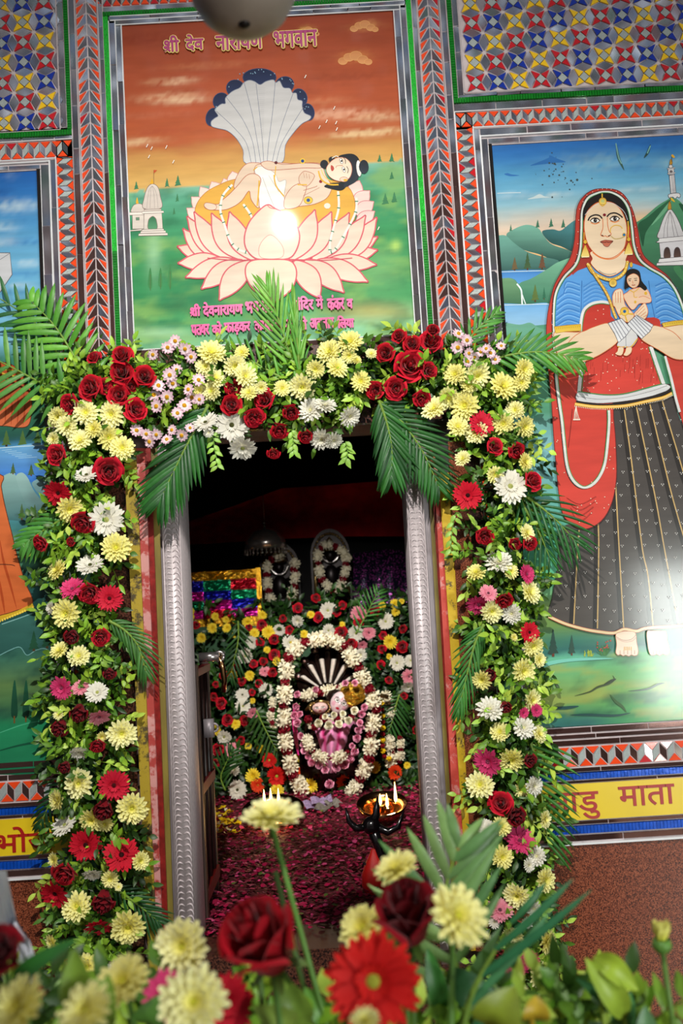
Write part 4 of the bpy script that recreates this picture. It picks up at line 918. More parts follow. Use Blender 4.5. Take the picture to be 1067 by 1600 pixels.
p.fill([(584, 894), (592, 800), (610, 748), (656, 732), (706, 756), (724, 830), (766, 884), (748, 908), (706, 880), (640, 872), (612, 886)], '#16110E', n=4)
p.fill([(606, 810), (622, 788), (660, 772), (696, 792), (704, 830), (694, 866), (662, 888), (632, 876), (610, 846)], '#E2C0A0', out=FO, ow=.6, n=3)
p.line([(614, 818), (640, 814)], '#16110E', 1.0); p.line([(662, 812), (688, 810)], '#16110E', 1.0); p.line([(618, 830), (636, 829)], '#2A1A12', 1.2); p.line([(666, 827), (686, 825)], '#2A1A12', 1.2); p.line([(652, 830), (650, 848), (660, 850)], FO, .7); p.line([(644, 862), (658, 866), (672, 860)], '#9A3A2A', 1.2)
p.line([(626, 900), (660, 920), (700, 890)], G, 1.2); p.line([(660, 920), (664, 960), (690, 960)], G, 1.2); p.oval((756, 930), 12, 14, G); p.oval((672, 1000), 10, 12, G)
p.at(860, 430, 5.155)
p.fill([(562, 366), (530, 316), (508, 266), (494, 250), (490, 180), (508, 138), (532, 124), (556, 122), (572, 146), (580, 200), (592, 250), (620, 280), (662, 328), (650, 360), (616, 390)], FS2, FS, out=FO, ow=.9, n=3)
for k in range(3): p.line([(516+k*19, 232), (514+k*20, 150-k*4)], FO, .8)
p.oval((586, 302), 34, 34, G, '#E6C45A', out=Gd, ow=.8); p.oval((586, 302), 13, 13, '#1E5A90'); p.line([(545, 330), (570, 310)], G, 2.4); p.line([(610, 320), (655, 325)], G, 2.4); p.line([(590, 335), (606, 385)], G, 2)
for a, cuts in (([(454, 396), (510, 376), (562, 358), (640, 440), (596, 500), (538, 552), (506, 480)], [((480, 388), (560, 530)), ((500, 380), (580, 516)), ((522, 372), (600, 496)), ((545, 364), (622, 470))]), ([(608, 402), (646, 364), (682, 330), (816, 410), (790, 462), (722, 522), (652, 452)], [((628, 384), (738, 508)), ((646, 368), (756, 492)), ((660, 354), (774, 476)), ((672, 342), (790, 456)), ((684, 336), (804, 432))])):
    p.fill(a, '#D2D2D6', '#E2E2E4', sm=False, out='#55555C', ow=.9)
    for c in cuts: p.line([c[0], c[1]], '#7C7C86', 1.1)
wp = empty('woman_painting', (.75, 0, Z0-.3), 'painting of a red veiled woman holding a tiny child', 'painting')
hang('painted_panel', p.mb, M['paint_gloss'], wp)

# ================= the painting of the man in the orange robe (only its edge is in view)
p = Paint()
CLL = [(25, 322, 34, 9, '#BCD0D8', .75), (0, 355, 25, 8, '#B4CCD8', .6), (5, 378, 22, 6, '#C4D4DA', .6), (40, 344, 20, 8, '#3F7FB8', .6), (0, 302, 22, 8, '#1C549C', .7), (40, 378, 30, 4, '#2F74B4', .7), (42, 411, 18, 4, '#C4D4DA', .7), (40, 428, 25, 4, '#2F78B8', .6), (35, 446, 20, 4, '#BAD0DA', .6), (25, 458, 30, 3, '#3A84BE', .5), (18, 275, 8, 4, '#A8C0D0', .6)]
def robe_bg(px, py, x, z):
    yy = py+.055*(px-40)+3*nz(px*.03, py*.05, 1, 21)
    c = ramp([(265, '#1B58A6'), (300, '#2C72B8'), (340, '#4A92C6'), (400, '#66A8CE'), (470, '#6EB0D4'), (530, '#7FBCD8'), (560, '#3A7A6A'), (600, '#2A6A44'), (660, '#276048'), (684, '#20504A'), (700, '#4A90C4'), (740, '#2F78CC'), (760, '#4A86A8'), (830, '#3F7C78'), (840, '#6FA486'), (870, '#4F8A66'), (900, '#204F4A'), (960, '#1F4A48'), (1000, '#2A5A54'), (1030, '#3A6A56'), (1070, '#5A7A46'), (1110, '#3A6A46'), (1128, '#1F7A50'), (1160, '#1F7A52'), (1195, '#2A6A50')], yy)
    for cx, cy, rx, ry, cc, a in CLL:
        d = ((px-cx)/rx)**2+((py-cy)/ry)**2
        if d < 4: c = mixc(c, lin(cc), a*max(0, min(1, math.exp(-d)*(1+1.4*nz(px*.08, py*.15, 1, 4)))))
    if yy > 840: c = mixc(c, lin('#16403A'), max(0, min(.6, 1.5*nz(px*.02, py*.03, 1, 14))))
    return c
p.ground(XL, -.632, -.303, 1.034, robe_bg, 90, 150)
p.at()
p.fill([(-60, 395), (15.5, 395), (19, 429), (0, 457), (-60, 500)], '#C9C9CC', '#B4B6BC', sm=False, out='#5A5A60', ow=1.2); p.line([(15, 396), (-30, 425)], '#8A8C92', 1)
p.at(0, 560, 3.81)
for x in (38, 135, 225): pine(p, x/3.81, 560+525/3.81, 24, 16, '#4A6A34', '#3A2A1A')
p.at(0, 560, 3.81)
p.fill([(-300, 540), (0, 532), (290, 515), (300, 730), (180, 735), (0, 730), (-300, 760)], '#6AA4CC', '#1E62C4'); p.line([(-100, 540), (120, 524), (290, 516)], '#B4D0DC', 1.4)
for k in range(6): p.line([(10+k*20, 548+k*9), (70+k*30, 542+k*9)], '#9CC4DC', .8)
p.fill([(-60, 760), (10, 705), (70, 680), (95, 700), (120, 770), (190, 890), (220, 970), (40, 960), (-60, 960)], '#8FB4B0', '#2E5E62', (.1, 1)); p.fill([(95, 700), (130, 680), (165, 710), (210, 800), (310, 920), (310, 965), (210, 960), (150, 860), (110, 760)], '#94B8B4', '#285860', (.1, 1)); p.fill([(190, 745), (250, 710), (310, 690), (320, 900), (250, 830)], '#8AB0B4', '#2E6068')
for x, y, h, w in ((78, 690, 17, 10), (186, 700, 17, 12), (130, 962, 24, 12), (207, 958, 22, 12), (150, 1190, 20, 10), (258, 1480, 12, 6)): pine(p, x/3.81, 560+y/3.81, h, w, '#466238', '#5A3A22')
p.at(0, 950, 3.555)
p.fill([(-200, 180), (0, 90), (120, 50), (250, 0), (400, -40), (400, 260), (250, 225), (150, 260), (110, 220), (0, 260), (-200, 300)], '#3A6A62', '#234E48')
p.line([(10, 90), (130, 48), (250, 2)], '#7AA8A4', 1.6); p.line([(0, 262), (60, 232), (112, 218), (150, 262), (200, 235), (252, 226), (300, 260)], '#6A9C98', 1.4)
for x, y, h, w in ((188, 240, 30, 18), (262, 225, 30, 18)): pine(p, x/3.555, 950+y/3.555, h, w, '#1F4A34', '#4A3A22')
for x in (80, 144):
    p.at(0, 950, 3.555).fill([(x-16, 600), (x-14, 500), (x-3, 410), (x+6, 410), (x+15, 500), (x+16, 600)], '#1C5038', '#123A2A'); p.line([(x, 640), (x, 600)], '#6A4A22', 2.2)
p.at(0, 950, 3.555)
p.fill([(-200, 720), (0, 690), (120, 640), (230, 625), (330, 650), (330, 900), (-200, 900)], '#23885A', '#1E6E4C'); p.line([(-60, 810), (100, 765), (230, 745), (300, 755)], '#125038', 3.6, taper=True); p.line([(-20, 700), (120, 650), (220, 630), (310, 640)], '#4AA880', 1.2)
OR, OR2 = '#C4602F', '#A84A26'
p.at(0, 560, 3.81)
p.fill([(-300, 130), (0, 150), (160, 152), (184, 190), (190, 270), (186, 345), (165, 402), (100, 412), (0, 402), (-300, 420)], OR2, '#CE6C42', (0, 1), out='#5A2A18', ow=1.0, n=4)
for k in range(4): p.line([(20+k*40, 180), (34+k*38, 290), (30+k*36, 400)], '#A8441E', 2.2, taper=True)
p.fill([(-300, 690), (0, 690), (8, 760), (24, 850), (50, 960), (76, 1060), (104, 1180), (150, 1330), (196, 1456), (100, 1500), (0, 1530), (-300, 1600)], '#CE6A3A', OR, out='#5A2A18', ow=1.2, n=4)
for a in ([(0, 1080), (20, 1200), (60, 1340), (100, 1490)], [(-20, 1250), (10, 1400), (30, 1520)]): p.line(a, '#A8441E', 4, taper=True)
p.line([(-40, 1226), (60, 1228), (90, 1236)], '#3A2018', 1.2); p.line([(-200, 1590), (0, 1545), (110, 1512), (198, 1468)], '#C8A028', 6.4)
for k in range(16): p.oval((-30+k*15, 1576-k*6.2), 7, 8, '#E8C84A', n=6)
p.fill([(-300, 20), (0, 20), (120, 70), (150, 140), (100, 150), (-300, 130)], '#C0562A', '#A8441E', out='#5A2A18', ow=1); p.line([(0, 55), (70, 75), (120, 95)], '#D8B43A', 3); p.line([(0, 85), (90, 108)], '#D8B43A', 2)
rp_ = empty('robe_painting', (-1.1, 0, Z0-.3), 'painting with an orange robe edge and lake at the left border', 'painting')
hang('painted_panel', p.mb, M['paint'], rp_)

# ---- yellow name boards under the paintings
for x0, x1, words, lab in ((.36, XR, [('\u092e\u093e\u0921\u0941', 856, 1240, 936, 1277, None), ('\u092e\u093e\u0924\u093e', 964, 1229, 1053, 1254, None)], 'yellow nameboard with two red words under the woman painting'),
                           (XL, -.56, [('\u092d\u094b\u091c', -6, 1293, 88, 1326, None)], 'yellow nameboard with one red word under the robe painting')):
    nb = empty('nameboard', ((x0+x1)/2, 0, Z0-.5), lab, 'sign')
    mb = MB(); mb.box((x0, -.008, Z0-.4995), (x1, .012, Z0-.4225)); hang('board', mb, M['yellow_board'], nb)
    title(nb, words, [M['letter_red']], -.008, (.03,), .001)

# ------------------------------------------------------------------ the door frame: silver jambs and painted stone bands
M['silver'] = material('embossed_silver', '#C4B8BA', rough=.48, metal=.35, spec=.5, noise_s=120, noise_a=.12)
M['steel'] = material('dull_steel', '#8F868A', rough=.45, metal=.4, noise_s=60, noise_a=.2, stretch=(6, 6, .4))
M['olive'] = material('olive_paint', '#7A6A2A', rough=.5, noise_s=30, noise_a=.3, stretch=(1, 1, .3))
M['maroon'] = material('maroon_paint', '#7E1C18', rough=.35, noise_s=70, noise_a=.35, bump=.4)
M['soot'] = material('sooty_stone', '#241E1C', rough=.6, noise_s=40, noise_a=.4)
def daub(name, c0, c1, s0=34, thr=.56, c2=None):
    m = bpy.data.materials.new(name); m.use_nodes = True; t = m.node_tree; N = t.nodes; L = t.links; b = N['Principled BSDF']; b.inputs['Roughness'].default_value = .55
    tcn = N.new('ShaderNodeTexCoord'); n = N.new('ShaderNodeTexNoise'); n.inputs['Scale'].default_value = s0; n.inputs['Detail'].default_value = 7; n.inputs['Roughness'].default_value = .7
    L.new(tcn.outputs['Object'], n.inputs['Vector']); r = N.new('ShaderNodeValToRGB'); L.new(n.outputs['Fac'], r.inputs['Fac']); e = r.color_ramp.elements
    e[0].position = thr-.02; e[0].color = (*lin(c0), 1); e[1].position = thr+.05; e[1].color = (*lin(c1), 1)
    L.new(r.outputs['Color'], b.inputs['Base Color'])
    bp = N.new('ShaderNodeBump'); bp.inputs['Strength'].default_value = .5; bp.inputs['Distance'].default_value = .003; L.new(n.outputs['Fac'], bp.inputs['Height']); L.new(bp.outputs[0], b.inputs['Normal'])
    return m
M['turmeric'] = daub('turmeric_daubed_stone', '#D2AC1A', '#5A4A22', 40, .57)
M['vermilion'] = daub('vermilion_daubed_stone', '#C8463A', '#D8908A', 30, .56)

M['turmeric_painted_shade'] = daub('shade_painted_turmeric_stone', '#A88E22', '#4A3C1E', 26, .52)  # left band: its shade mixed into a darker yellow, plus more stains
M['vermilion_left'] = daub('left_vermilion_stone', '#A83A34', '#C88C88', 24, .50)  # left band: darker tone with more pink mottling

df = empty('door_1', (-.09, 0, Z0-.8)); tag(df, kind='structure')
def foot(a, c, on=True):
    """carry the line from a through c down to the sill"""
    if not on: return c
    z = Z0-.755; t = (z-a.z)/(c.z-a.z); return a+(c-a)*t
def band(name, top, bot, y, mat, yb=.12, to=True):
    """upright band traced at its top and foot: ((left, right), row)"""
    (a, b), ty = top; (c, d), by = bot
    A = P(a, ty, y); B = P(b, ty, y); C_, D = foot(A, P(c, by, y), to), foot(B, P(d, by, y), to)
    mb = MB()
    vs = [(C_.x, y, C_.z), (D.x, y, D.z), (B.x, y, B.z), (A.x, y, A.z)]; vs += [(v[0], yb, v[2]) for v in vs]
    mb.add(vs, [(0, 1, 2, 3), (0, 4, 5, 1), (1, 5, 6, 2), (2, 6, 7, 3), (3, 7, 4, 0), (7, 6, 5, 4)])
    o = mb.obj(name, mat, smooth=False); o.parent = df; o.matrix_parent_inverse = Matrix.Translation(-df.location); return o
# left side, outside to inside
band('painted_band', ((193, 212), 700), ((229, 243), 1440), -.020, M['turmeric_painted_shade'])
band('painted_band', ((211, 226), 700), ((242, 253), 1440), -.013, M['vermilion_left'])
band('dark_band', ((224, 235), 700), ((251, 262), 1440), -.006, M['maroon'])
band('olive_band', ((233, 245), 700), ((260, 271), 1440), .002, M['olive'])
band('steel_band', ((242, 254), 700), ((268, 277), 1440), .008, M['steel'])
# right side
band('steel_band', ((654, 668), 700), ((692, 705), 1330), .008, M['steel'])
band('olive_band', ((666, 674), 700), ((702, 712), 1330), .003, M['olive'])
band('dark_band', ((672, 678), 700), ((709, 714), 1330), -.005, M['maroon'])
band('painted_band', ((676, 688), 700), ((711, 728), 1330), -.012, M['vermilion'])
band('painted_band', ((685, 701), 735), ((725, 741), 1330), -.019, M['turmeric'])
band('sooty_top', ((668, 702), 655), ((685, 701), 738), -.021, M['soot'], to=False)
band('stone_edge', ((700, 728), 690), ((739, 766), 1400), -.024, M['granite'])
# silver jambs with their running leaf pattern raised in relief
def jamb(top, bot, y):
    (a, b), ty = top; (c, d), by = bot
    A = P(a, ty, y); B = P(b, ty, y); C_, D = foot(A, P(c, by, y), True), foot(B, P(d, by, y), True)
    mb = MB()
    vs = [(C_.x, y, C_.z), (D.x, y, D.z), (B.x, y, B.z), (A.x, y, A.z)]; vs += [(v[0], .145, v[2]) for v in vs]
    mb.add(vs, [(0, 1, 2, 3), (0, 4, 5, 1), (1, 5, 6, 2), (2, 6, 7, 3), (3, 7, 4, 0)])
    H = A.z-C_.z; n = int(H/.0125)
    for k in range(n):
        f = k/n; z = C_.z+f*H; xa = C_.x+(A.x-C_.x)*f; xb = D.x+(B.x-D.x)*f; xc = (xa+xb)/2; w = (xb-xa)/2-.003
        for s in (-1, 1):
            pts = []
            for i in range(7):
                t = i/6; pts.append((xc+s*w*(.08+.92*math.sin(t*PI/2)), y+.0006, z+.013-.013*(t**2.2)+.006*math.sin(t*PI)))
            mb.tube(pts, [.0012, .0021, .0026, .0027, .0024, .0018, .0010], 5)
    for s0, s1 in ((C_, A), (D, B)): mb.tube([(s0.x, y, s0.z), (s1.x, y, s1.z)], .0016, 6)
    o = mb.obj('silver_jamb', M['silver'], smooth=True); o.parent = df; o.matrix_parent_inverse = Matrix.Translation(-df.location); return o
jamb(((249, 275), 690), ((277, 306), 1452), -.004)
jamb(((630, 655), 690), ((669, 694), 1345), -.004)
# sill
mb = MB(); mb.box((DX0, -.01, Z0-.79), (DX1, .16, Z0-.734)); o = mb.obj('sill', M['granite_dark'], smooth=False); o.parent = df; o.matrix_parent_inverse = Matrix.Translation(-df.location)

# ------------------------------------------------------------------ the shrine room behind
FZ = Z0-.735
M['dark_wall'] = material('dark_shrine_wall', '#2A1C1A', rough=.7, noise_s=14, noise_a=.3)
def room(name, a, b, m=None): mb = MB(); mb.box(a, b); tag(mb.obj(name, m or M['dark_wall'], smooth=False), kind='structure')
room('floor_shrine', (-1.1, T+.001, FZ-.06), (1.0, 3.2, FZ), granite('shrine_floor', '#3A0E12', '#5A141A', '#6A1A20', 90, .75))
room('ceiling', (-1.1, T+.001, Z0+.9), (1.0, 3.2, Z0+.96))
room('wall_back', (-1.1, 3.2, FZ), (1.0, 3.26, Z0+.9)); room('wall_left', (-1.16, T+.001, FZ), (-1.1, 3.2, Z0+.9)); room('wall_right', (1.0, T+.001, FZ), (1.06, 3.2, Z0+.9))
# unseen lamp added over the inside of the door to light the deity
lamp('added_shrine_lamp', 'SPOT', (-.10, .34, Z0+.62), (-.0, 1.9, Z0-.46), 105, (1.0, .95, .86), spot_size=math.radians(60), spot_blend=1.0, shadow_soft_size=.06)
lm = empty('added_ceiling_spotlight', (-.10, .42, Z0+.7), 'added unseen ceiling spotlight inside the shrine above the door', 'light')  # made-up fixture for the added lamp, out of view
mb = MB(); mb.lathe([(.001, .03), (.035, .03), (.04, 0), (.03, -.03), (.028, -.03), (.034, 0), (.001, .012)], 20); mb.tube([(0, 0, .03), (0, 0, .2)], .008); o = mb.obj('added_spotlight_housing', M['steel']); o.parent = lm

# deep red cloth canopy sagging from the right
M['red_cloth'] = material('dark_red_cloth', '#C0141C', rough=.8, noise_s=18, noise_a=.2)
def sheet(name, rows, mat, Ys, nx=24, th=.004, wav=.01, seed=1):
    """cloth from rows of traced pixels; each row (list of points) hangs at its own depth"""
    mb = MB(); n = nx
    grid = []
    for r, Y in zip(rows, Ys):
        line = []
        for i in range(n+1):
            t = i/n*(len(r)-1); k = min(int(t), len(r)-2); f = t-k
            line.append((r[k][0]+(r[k+1][0]-r[k][0])*f, r[k][1]+(r[k+1][1]-r[k][1])*f, Y))
        grid.append(line)
    m = len(rows); vs = []
    for j, line in enumerate(grid):
        for i, (x, y, Y) in enumerate(line):
            w = P(x, y, Y + wav*math.sin(i*.9+j*.7+seed)+wav*.6*noise.noise(Vector((i*.4, j*.7, seed)))); vs.append(w)
    b = len(vs); vs += [v+Vector((0, th, 0)) for v in vs]
    fs = []
    for j in range(m-1):
        for i in range(n):
            a = j*(n+1)+i; q = (a, a+n+1, a+n+2, a+1); fs.append(q); fs.append(tuple(x+b for x in reversed(q)))
    mb.add(vs, fs); return mb
mb = sheet('canopy', [[(180, 850), (285, 818), (350, 796), (440, 763), (540, 756), (640, 748), (760, 742)], [(180, 860), (285, 836), (350, 822), (440, 800), (540, 795), (640, 790), (760, 786)], [(180, 872), (285, 852), (350, 848), (440, 842), (540, 838), (640, 838), (760, 836)]], None, [2.5, 2.62, 2.7], 40)
tag(mb.obj('canopy_cloth', M['red_cloth']), 'dark red canopy cloth sagging across the back of the shrine', 'cloth')
mb = sheet('backdrop', [[(160, 845), (400, 835), (780, 828)], [(160, 1010), (400, 1000), (780, 990)]], None, [2.85, 2.9], 30)
tag(mb.obj('backdrop_cloth', material('black_cloth', '#0E0C10', rough=.9, noise_s=30, noise_a=.3)), 'black backdrop cloth behind the two idols', 'cloth')

# silver parasol hanging over the idols
M['bright_silver'] = material('polished_silver', '#C8C0BE', rough=.22, metal=.9, noise_s=50, noise_a=.1)
c = P(415, 858, 2.35); s = scale_at(2.35)
pr = empty('silver_parasol', c, 'small silver domed parasol with a fringe hanging over the left idol', 'parasol')
mb = MB(); mb.lathe([(.002, 34*s), (8*s, 33*s), (22*s, 26*s), (31*s, 14*s), (34*s, 0), (32.5*s, 0), (28*s, 14*s), (18*s, 24*s), (.002, 30*s)], 32); o = mb.obj('dome', M['bright_silver']); o.parent = pr
mb = MB(); mb.tube([(0, 0, 33*s), (0, 0, 40*s)], 2*s); mb.ball((0, 0, 41*s), 3*s); mb.tube([(0, 0, 41*s), (0, 0, 110*s)], .6*s, 6); o = mb.obj('finial', M['bright_silver']); o.parent = pr
mb = MB()
for k in range(30):
    a = 2*PI*k/30; x, y = math.cos(a)*33*s, math.sin(a)*33*s; mb.tube([(x, y, 1*s), (x, y, -5*s)], .8*s, 5); mb.ball((x, y, -7*s), 1.7*s, 6)
o = mb.obj('fringe', M['bright_silver']); o.parent = pr

# two seated idols in metal relief, with garlands
M['gold_metal'] = material('gilt_metal', '#A88C58', rough=.3, metal=.9, noise_s=70, noise_a=.2, bump=.6)
M['dark_metal'] = material('dark_cast_metal', '#1A1416', rough=.35, metal=.6, noise_s=70, noise_a=.3)
M['white_petal'] = material('white_petals', '#EDE6CC', rough=.75, spec=.15, noise_s=200, noise_a=.12)
M['red_petal'] = material('dark_red_petals', '#7A0A1E', rough=.7, spec=.15, noise_s=200, noise_a=.2)
def tuft(mb, c, r, rnd, n=46, L=1.0, w=.17, flat=(1, 1, 1), col=None):
    """a ball of short thin petals"""
    c = Vector(c)
    mb.ball(c, r*.72, 8, sx=flat, col=col)
    for i in range(n):
        z = 1-2*(i+.5)/n; a = i*2.39996; q = math.sqrt(1-z*z); d = Vector((q*math.cos(a), q*math.sin(a), z)); d += Vector((rnd.uniform(-.25, .25), rnd.uniform(-.25, .25), rnd.uniform(-.25, .25))); d.normalize()
        t = d.orthogonal().normalized()*(r*w); d2 = Vector((d.x*flat[0], d.y*flat[1], d.z*flat[2]))
        a0 = c+d2*r*.55; a1 = c+d2*r*.95*L; a2 = c+d2*r*1.14*L
        k = rnd.uniform(.88, 1.08); cc = tuple(v*k for v in col) if col else None
        mb.add([a0-t*.5, a0+t*.5, a1+t, a2, a1-t], [(0, 1, 2, 4), (4, 2, 3)], 0, cc)
def garland(name, pts, Y, r_px, label, first='w', cat='garland', group=None, cols=('white', 'red'), ratio=(1.0, .62), n_each=None, par=None, dens=46):
    """string of alternating white and dark red petal tufts along traced points; each colour a part"""
    path = catmull(pts, False, 8); s = scale_at(Y); c0 = P(pts[0][0], pts[0][1], Y)
    root = empty(name, c0, label, cat, group)
    rnd = random.Random(len(pts)*31+int(pts[0][0]))
    # walk along the path
    d = [0]
    for a, b in zip(path, path[1:]): d.append(d[-1]+math.hypot(b[0]-a[0], b[1]-a[1]))
    def at(u):
        u = min(max(u, 0), d[-1]-1e-6); k = max(i for i in range(len(d)) if d[i] <= u); k = min(k, len(path)-2); f = (u-d[k])/max(d[k+1]-d[k], 1e-6)
        return (path[k][0]+(path[k+1][0]-path[k][0])*f, path[k][1]+(path[k+1][1]-path[k][1])*f)
    u = 0; white = first == 'w'
    while u < d[-1]:
        k = 2 if white else 1; A = MB(); B = MB()
        for j in range(k):
            st = r_px*(1.15 if white else 1.25); x, y = at(u+st/2)
            c = P(x+rnd.uniform(-1, 1)*r_px*.08, y, Y) + Vector((0, rnd.uniform(-.004, .004), 0)) - c0
            if white: tuft(A, c, r_px*s*rnd.uniform(.92, 1.08)*ratio[0], rnd, dens, col=lin('#EFE8CE'))
            else:
                for q in range(2): tuft(B, c+Vector((rnd.uniform(-.3, .3)*r_px*s, -rnd.uniform(0, .2)*r_px*s, rnd.uniform(-.3, .3)*r_px*s)), r_px*s*ratio[1]*rnd.uniform(.85, 1.1), rnd, 22, 1.0, .34, col=lin('#7A0A1E'))
            u += st*(.82 if white else 1.0)
        for mbx, nm, mt in ((A, 'white_tuft', 'petal'), (B, 'red_tuft', 'petal')):
            if mbx.v: o = mbx.obj(nm, M[mt], smooth=False); o.parent = root
        white = not white
    th = MB(); th.tube([P(x, y, Y)-c0 for x, y in path[::4]], .0012, 4); 
    o = th.obj('string', M['red_petal']); o.parent = root
    return root
M['petal'] = material('flower_petal', attr=True, rough=.62, spec=.18, noise_s=120, noise_a=.07, objrand=.06, trans=.12)
M['petal_red'] = material('velvet_red_petal', attr=True, rough=.6, spec=.15, noise_s=160, noise_a=.10, objrand=.10, sheen=.1)
M['leaf'] = material('leaf', attr=True, rough=.42, spec=.4, noise_s=90, noise_a=.12, trans=.10)
M['skin_paint'] = material('painted_idol_face', attr=True, rough=.3, spec=.4, noise_s=60, noise_a=.05, coat=.2)

def idol(cx, cy, w, h, lab):
    Y = 2.55; s = scale_at(Y); c = P(cx, cy+h/2, Y)
    r = empty('metal_idol', c, lab, 'idol')
    mb = MB(); n = 20; pts = [(-w/2*s, 0), (w/2*s, 0), (w/2*s, h*.62*s)] + [(math.cos(a)*w/2*s, h*.62*s+math.sin(a)*h*.38*s) for a in [PI*i/n for i in range(1, n)]] + [(-w/2*s, h*.62*s)]
    mb.prism(pts, .0, .02); o = mb.obj('back_plate', M['dark_metal'], smooth=False); o.parent = r
    mb = MB()
    for k in range(22):
        a = PI*k/21; mb.ball((math.cos(a)*w*.42*s, -.006, h*.60*s+math.sin(a)*h*.33*s), 2.4*s, 8)
    for q in (-1, 1): mb.tube([(q*w*.40*s, -.006, .0), (q*w*.40*s, -.006, h*.58*s)], 3.2*s, 8)
    o = mb.obj('bead_rim', M['gold_metal']); o.parent = r
    mb = MB(); mb.tube([(math.cos(a)*w*.22*s, -.02, h*.66*s+math.sin(a)*w*.24*s) for a in [2*PI*i/24 for i in range(25)]], 2.6*s, 8); o = mb.obj('halo', M['bright_silver']); o.parent = r
    # seated figure: crossed legs, torso, arms and crowned head in one casting
    mb = MB()
    mb.ball((0, -.03, h*.12*s), w*.36*s, 16, sx=(1, .55, .5)); mb.ball((0, -.03, h*.34*s), w*.19*s, 14, sx=(1, .7, 1.5)); mb.ball((0, -.035, h*.62*s), w*.135*s, 14, sx=(1, 1, 1.2))
    for q in (-1, 1):
        mb.tube([(q*w*.2*s, -.03, h*.46*s), (q*w*.31*s, -.035, h*.3*s), (q*w*.2*s, -.055, h*.17*s)], [w*.07*s, w*.06*s, w*.045*s], 8)
        mb.tube([(q*w*.1*s, -.04, h*.1*s), (q*w*.36*s, -.05, h*.07*s), (-q*w*.05*s, -.07, h*.04*s)], [w*.12*s, w*.1*s, w*.05*s], 8)
    mb.ball((0, -.048, h*.60*s), w*.03*s, 6)
    o = mb.obj('figure', M['dark_metal']); o.parent = r
    mb = MB(); mb.lathe([(w*.14*s, 0), (w*.17*s, h*.03*s), (w*.12*s, h*.10*s), (w*.07*s, h*.16*s), (.001, h*.20*s)], 16, M=Matrix.Translation((0, -.035, h*.68*s))); o = mb.obj('crown', M['gold_metal']); o.parent = r
    return r
idol(440, 900, 62, 104, 'dark metal idol on a gilt plate, left of the pair at the back')
idol(520, 882, 62, 112, 'dark metal idol on a gilt plate, right of the pair at the back')
garland('flower_garland', [(444, 866), (425, 874), (417, 890), (418, 915), (424, 938), (437, 948), (448, 946), (456, 930), (460, 905), (461, 880)], 2.42, 8.2, 'white and red garland looped on the left idol', dens=34)
garland('flower_garland', [(540, 866), (520, 852), (500, 856), (496, 880), (502, 900), (511, 915), (524, 922), (533, 912), (540, 890), (541, 872)], 2.42, 8.0, 'white and red garland looped on the right idol', dens=34)

zs = P(440, 953, 2.55).z
mb = MB(); mb.box((-.7, 2.3, zs-.04), (.42, 2.84, zs)); mb.box((-.68, 2.34, FZ), (.40, 2.82, zs-.04)); tag(mb.obj('altar_table', M['dark_wall'], smooth=False), 'dark altar table carrying the two idols at the back', 'table')
# foil-patched cloth on the left
FOIL = [material('foil_'+n, c, rough=.24, metal=.75, noise_s=95, noise_a=.4, bump=1.6) for n, c in (('gold', '#D09A1E'), ('blue', '#1A1EA8'), ('magenta', '#D21E9A'), ('green', '#0A8A5A'), ('red', '#C2122A'))]
def foil():
    mb = MB(); Y = 2.15; TL = P(270, 898, Y); BR = P(403, 962, Y); W_ = BR.x-TL.x; x0, z1, z0 = TL.x, TL.z+.004, BR.z
    pat = [[0, 0, 0], [1, 3, 4], [2, 1, 3], [3, 2, 1], [2, 4, 2]]
    hh = [0, .19, .42, .62, .82, 1.0]; ww = [0, .36, .69, 1.0]
    for r in range(5):
        for c_ in range(3):
            a0, a1 = x0+W_*ww[c_], x0+W_*ww[c_+1]; b1, b0 = z1-(z1-z0)*hh[r], z1-(z1-z0)*hh[r+1]
            n = 9; vs = []
            for j in range(n+1):
                for i in range(n+1):
                    ed = i in (0, n) or j in (0, n)
                    vs.append((a0+(a1-a0)*i/n, Y+(0 if ed else R.uniform(-.003, .003)), b0+(b1-b0)*j/n))
            mb.add(vs, [(j*(n+1)+i, j*(n+1)+i+1, (j+1)*(n+1)+i+1, (j+1)*(n+1)+i) for j in range(n) for i in range(n)], pat[r][c_])
    mb.box((x0+W_, Y-.004, z0-.05), (x0+W_+.022, Y+.012, z1+.005), 0); mb.box((x0, Y+.003, z0-.05), (x0+W_, Y+.012, z1), 0)
    return mb
tag(foil().obj('foil_cloth', FOIL, smooth=False), 'cloth patched in gold, blue, magenta, green and red foil', 'cloth')
seqm = bpy.data.materials.new('sequinned_cloth'); seqm.use_nodes = True
t = seqm.node_tree; N = t.nodes; L = t.links; b = N['Principled BSDF']; b.inputs['Roughness'].default_value = .25; b.inputs['Metallic'].default_value = .6
tcn = N.new('ShaderNodeTexCoord'); v = N.new('ShaderNodeTexVoronoi'); v.inputs['Scale'].default_value = 150; L.new(tcn.outputs['Object'], v.inputs['Vector']); r_ = N.new('ShaderNodeValToRGB'); L.new(v.outputs['Color'], r_.inputs['Fac']); e = r_.color_ramp.elements
e[0].color = (.01, .01, .03, 1); e[0].position = .6; e[1].color = (.35, .05, .3, 1); e[1].position = .85; L.new(r_.outputs['Color'], b.inputs['Base Color']); L.new(v.outputs['Color'], b.inputs['Normal'])
L.remove(b.inputs['Normal'].links[0]); bp = N.new('ShaderNodeBump'); bp.inputs['Strength'].default_value = 1; L.new(v.outputs['Distance'], bp.inputs['Height']); L.new(bp.outputs[0], b.inputs['Normal'])
mb = sheet('seq', [[(552, 865), (600, 858), (660, 862), (700, 866)], [(552, 900), (600, 900), (660, 902), (700, 905)], [(548, 985), (600, 985), (660, 985), (700, 985)]], None, [2.6, 2.52, 2.5], 26)
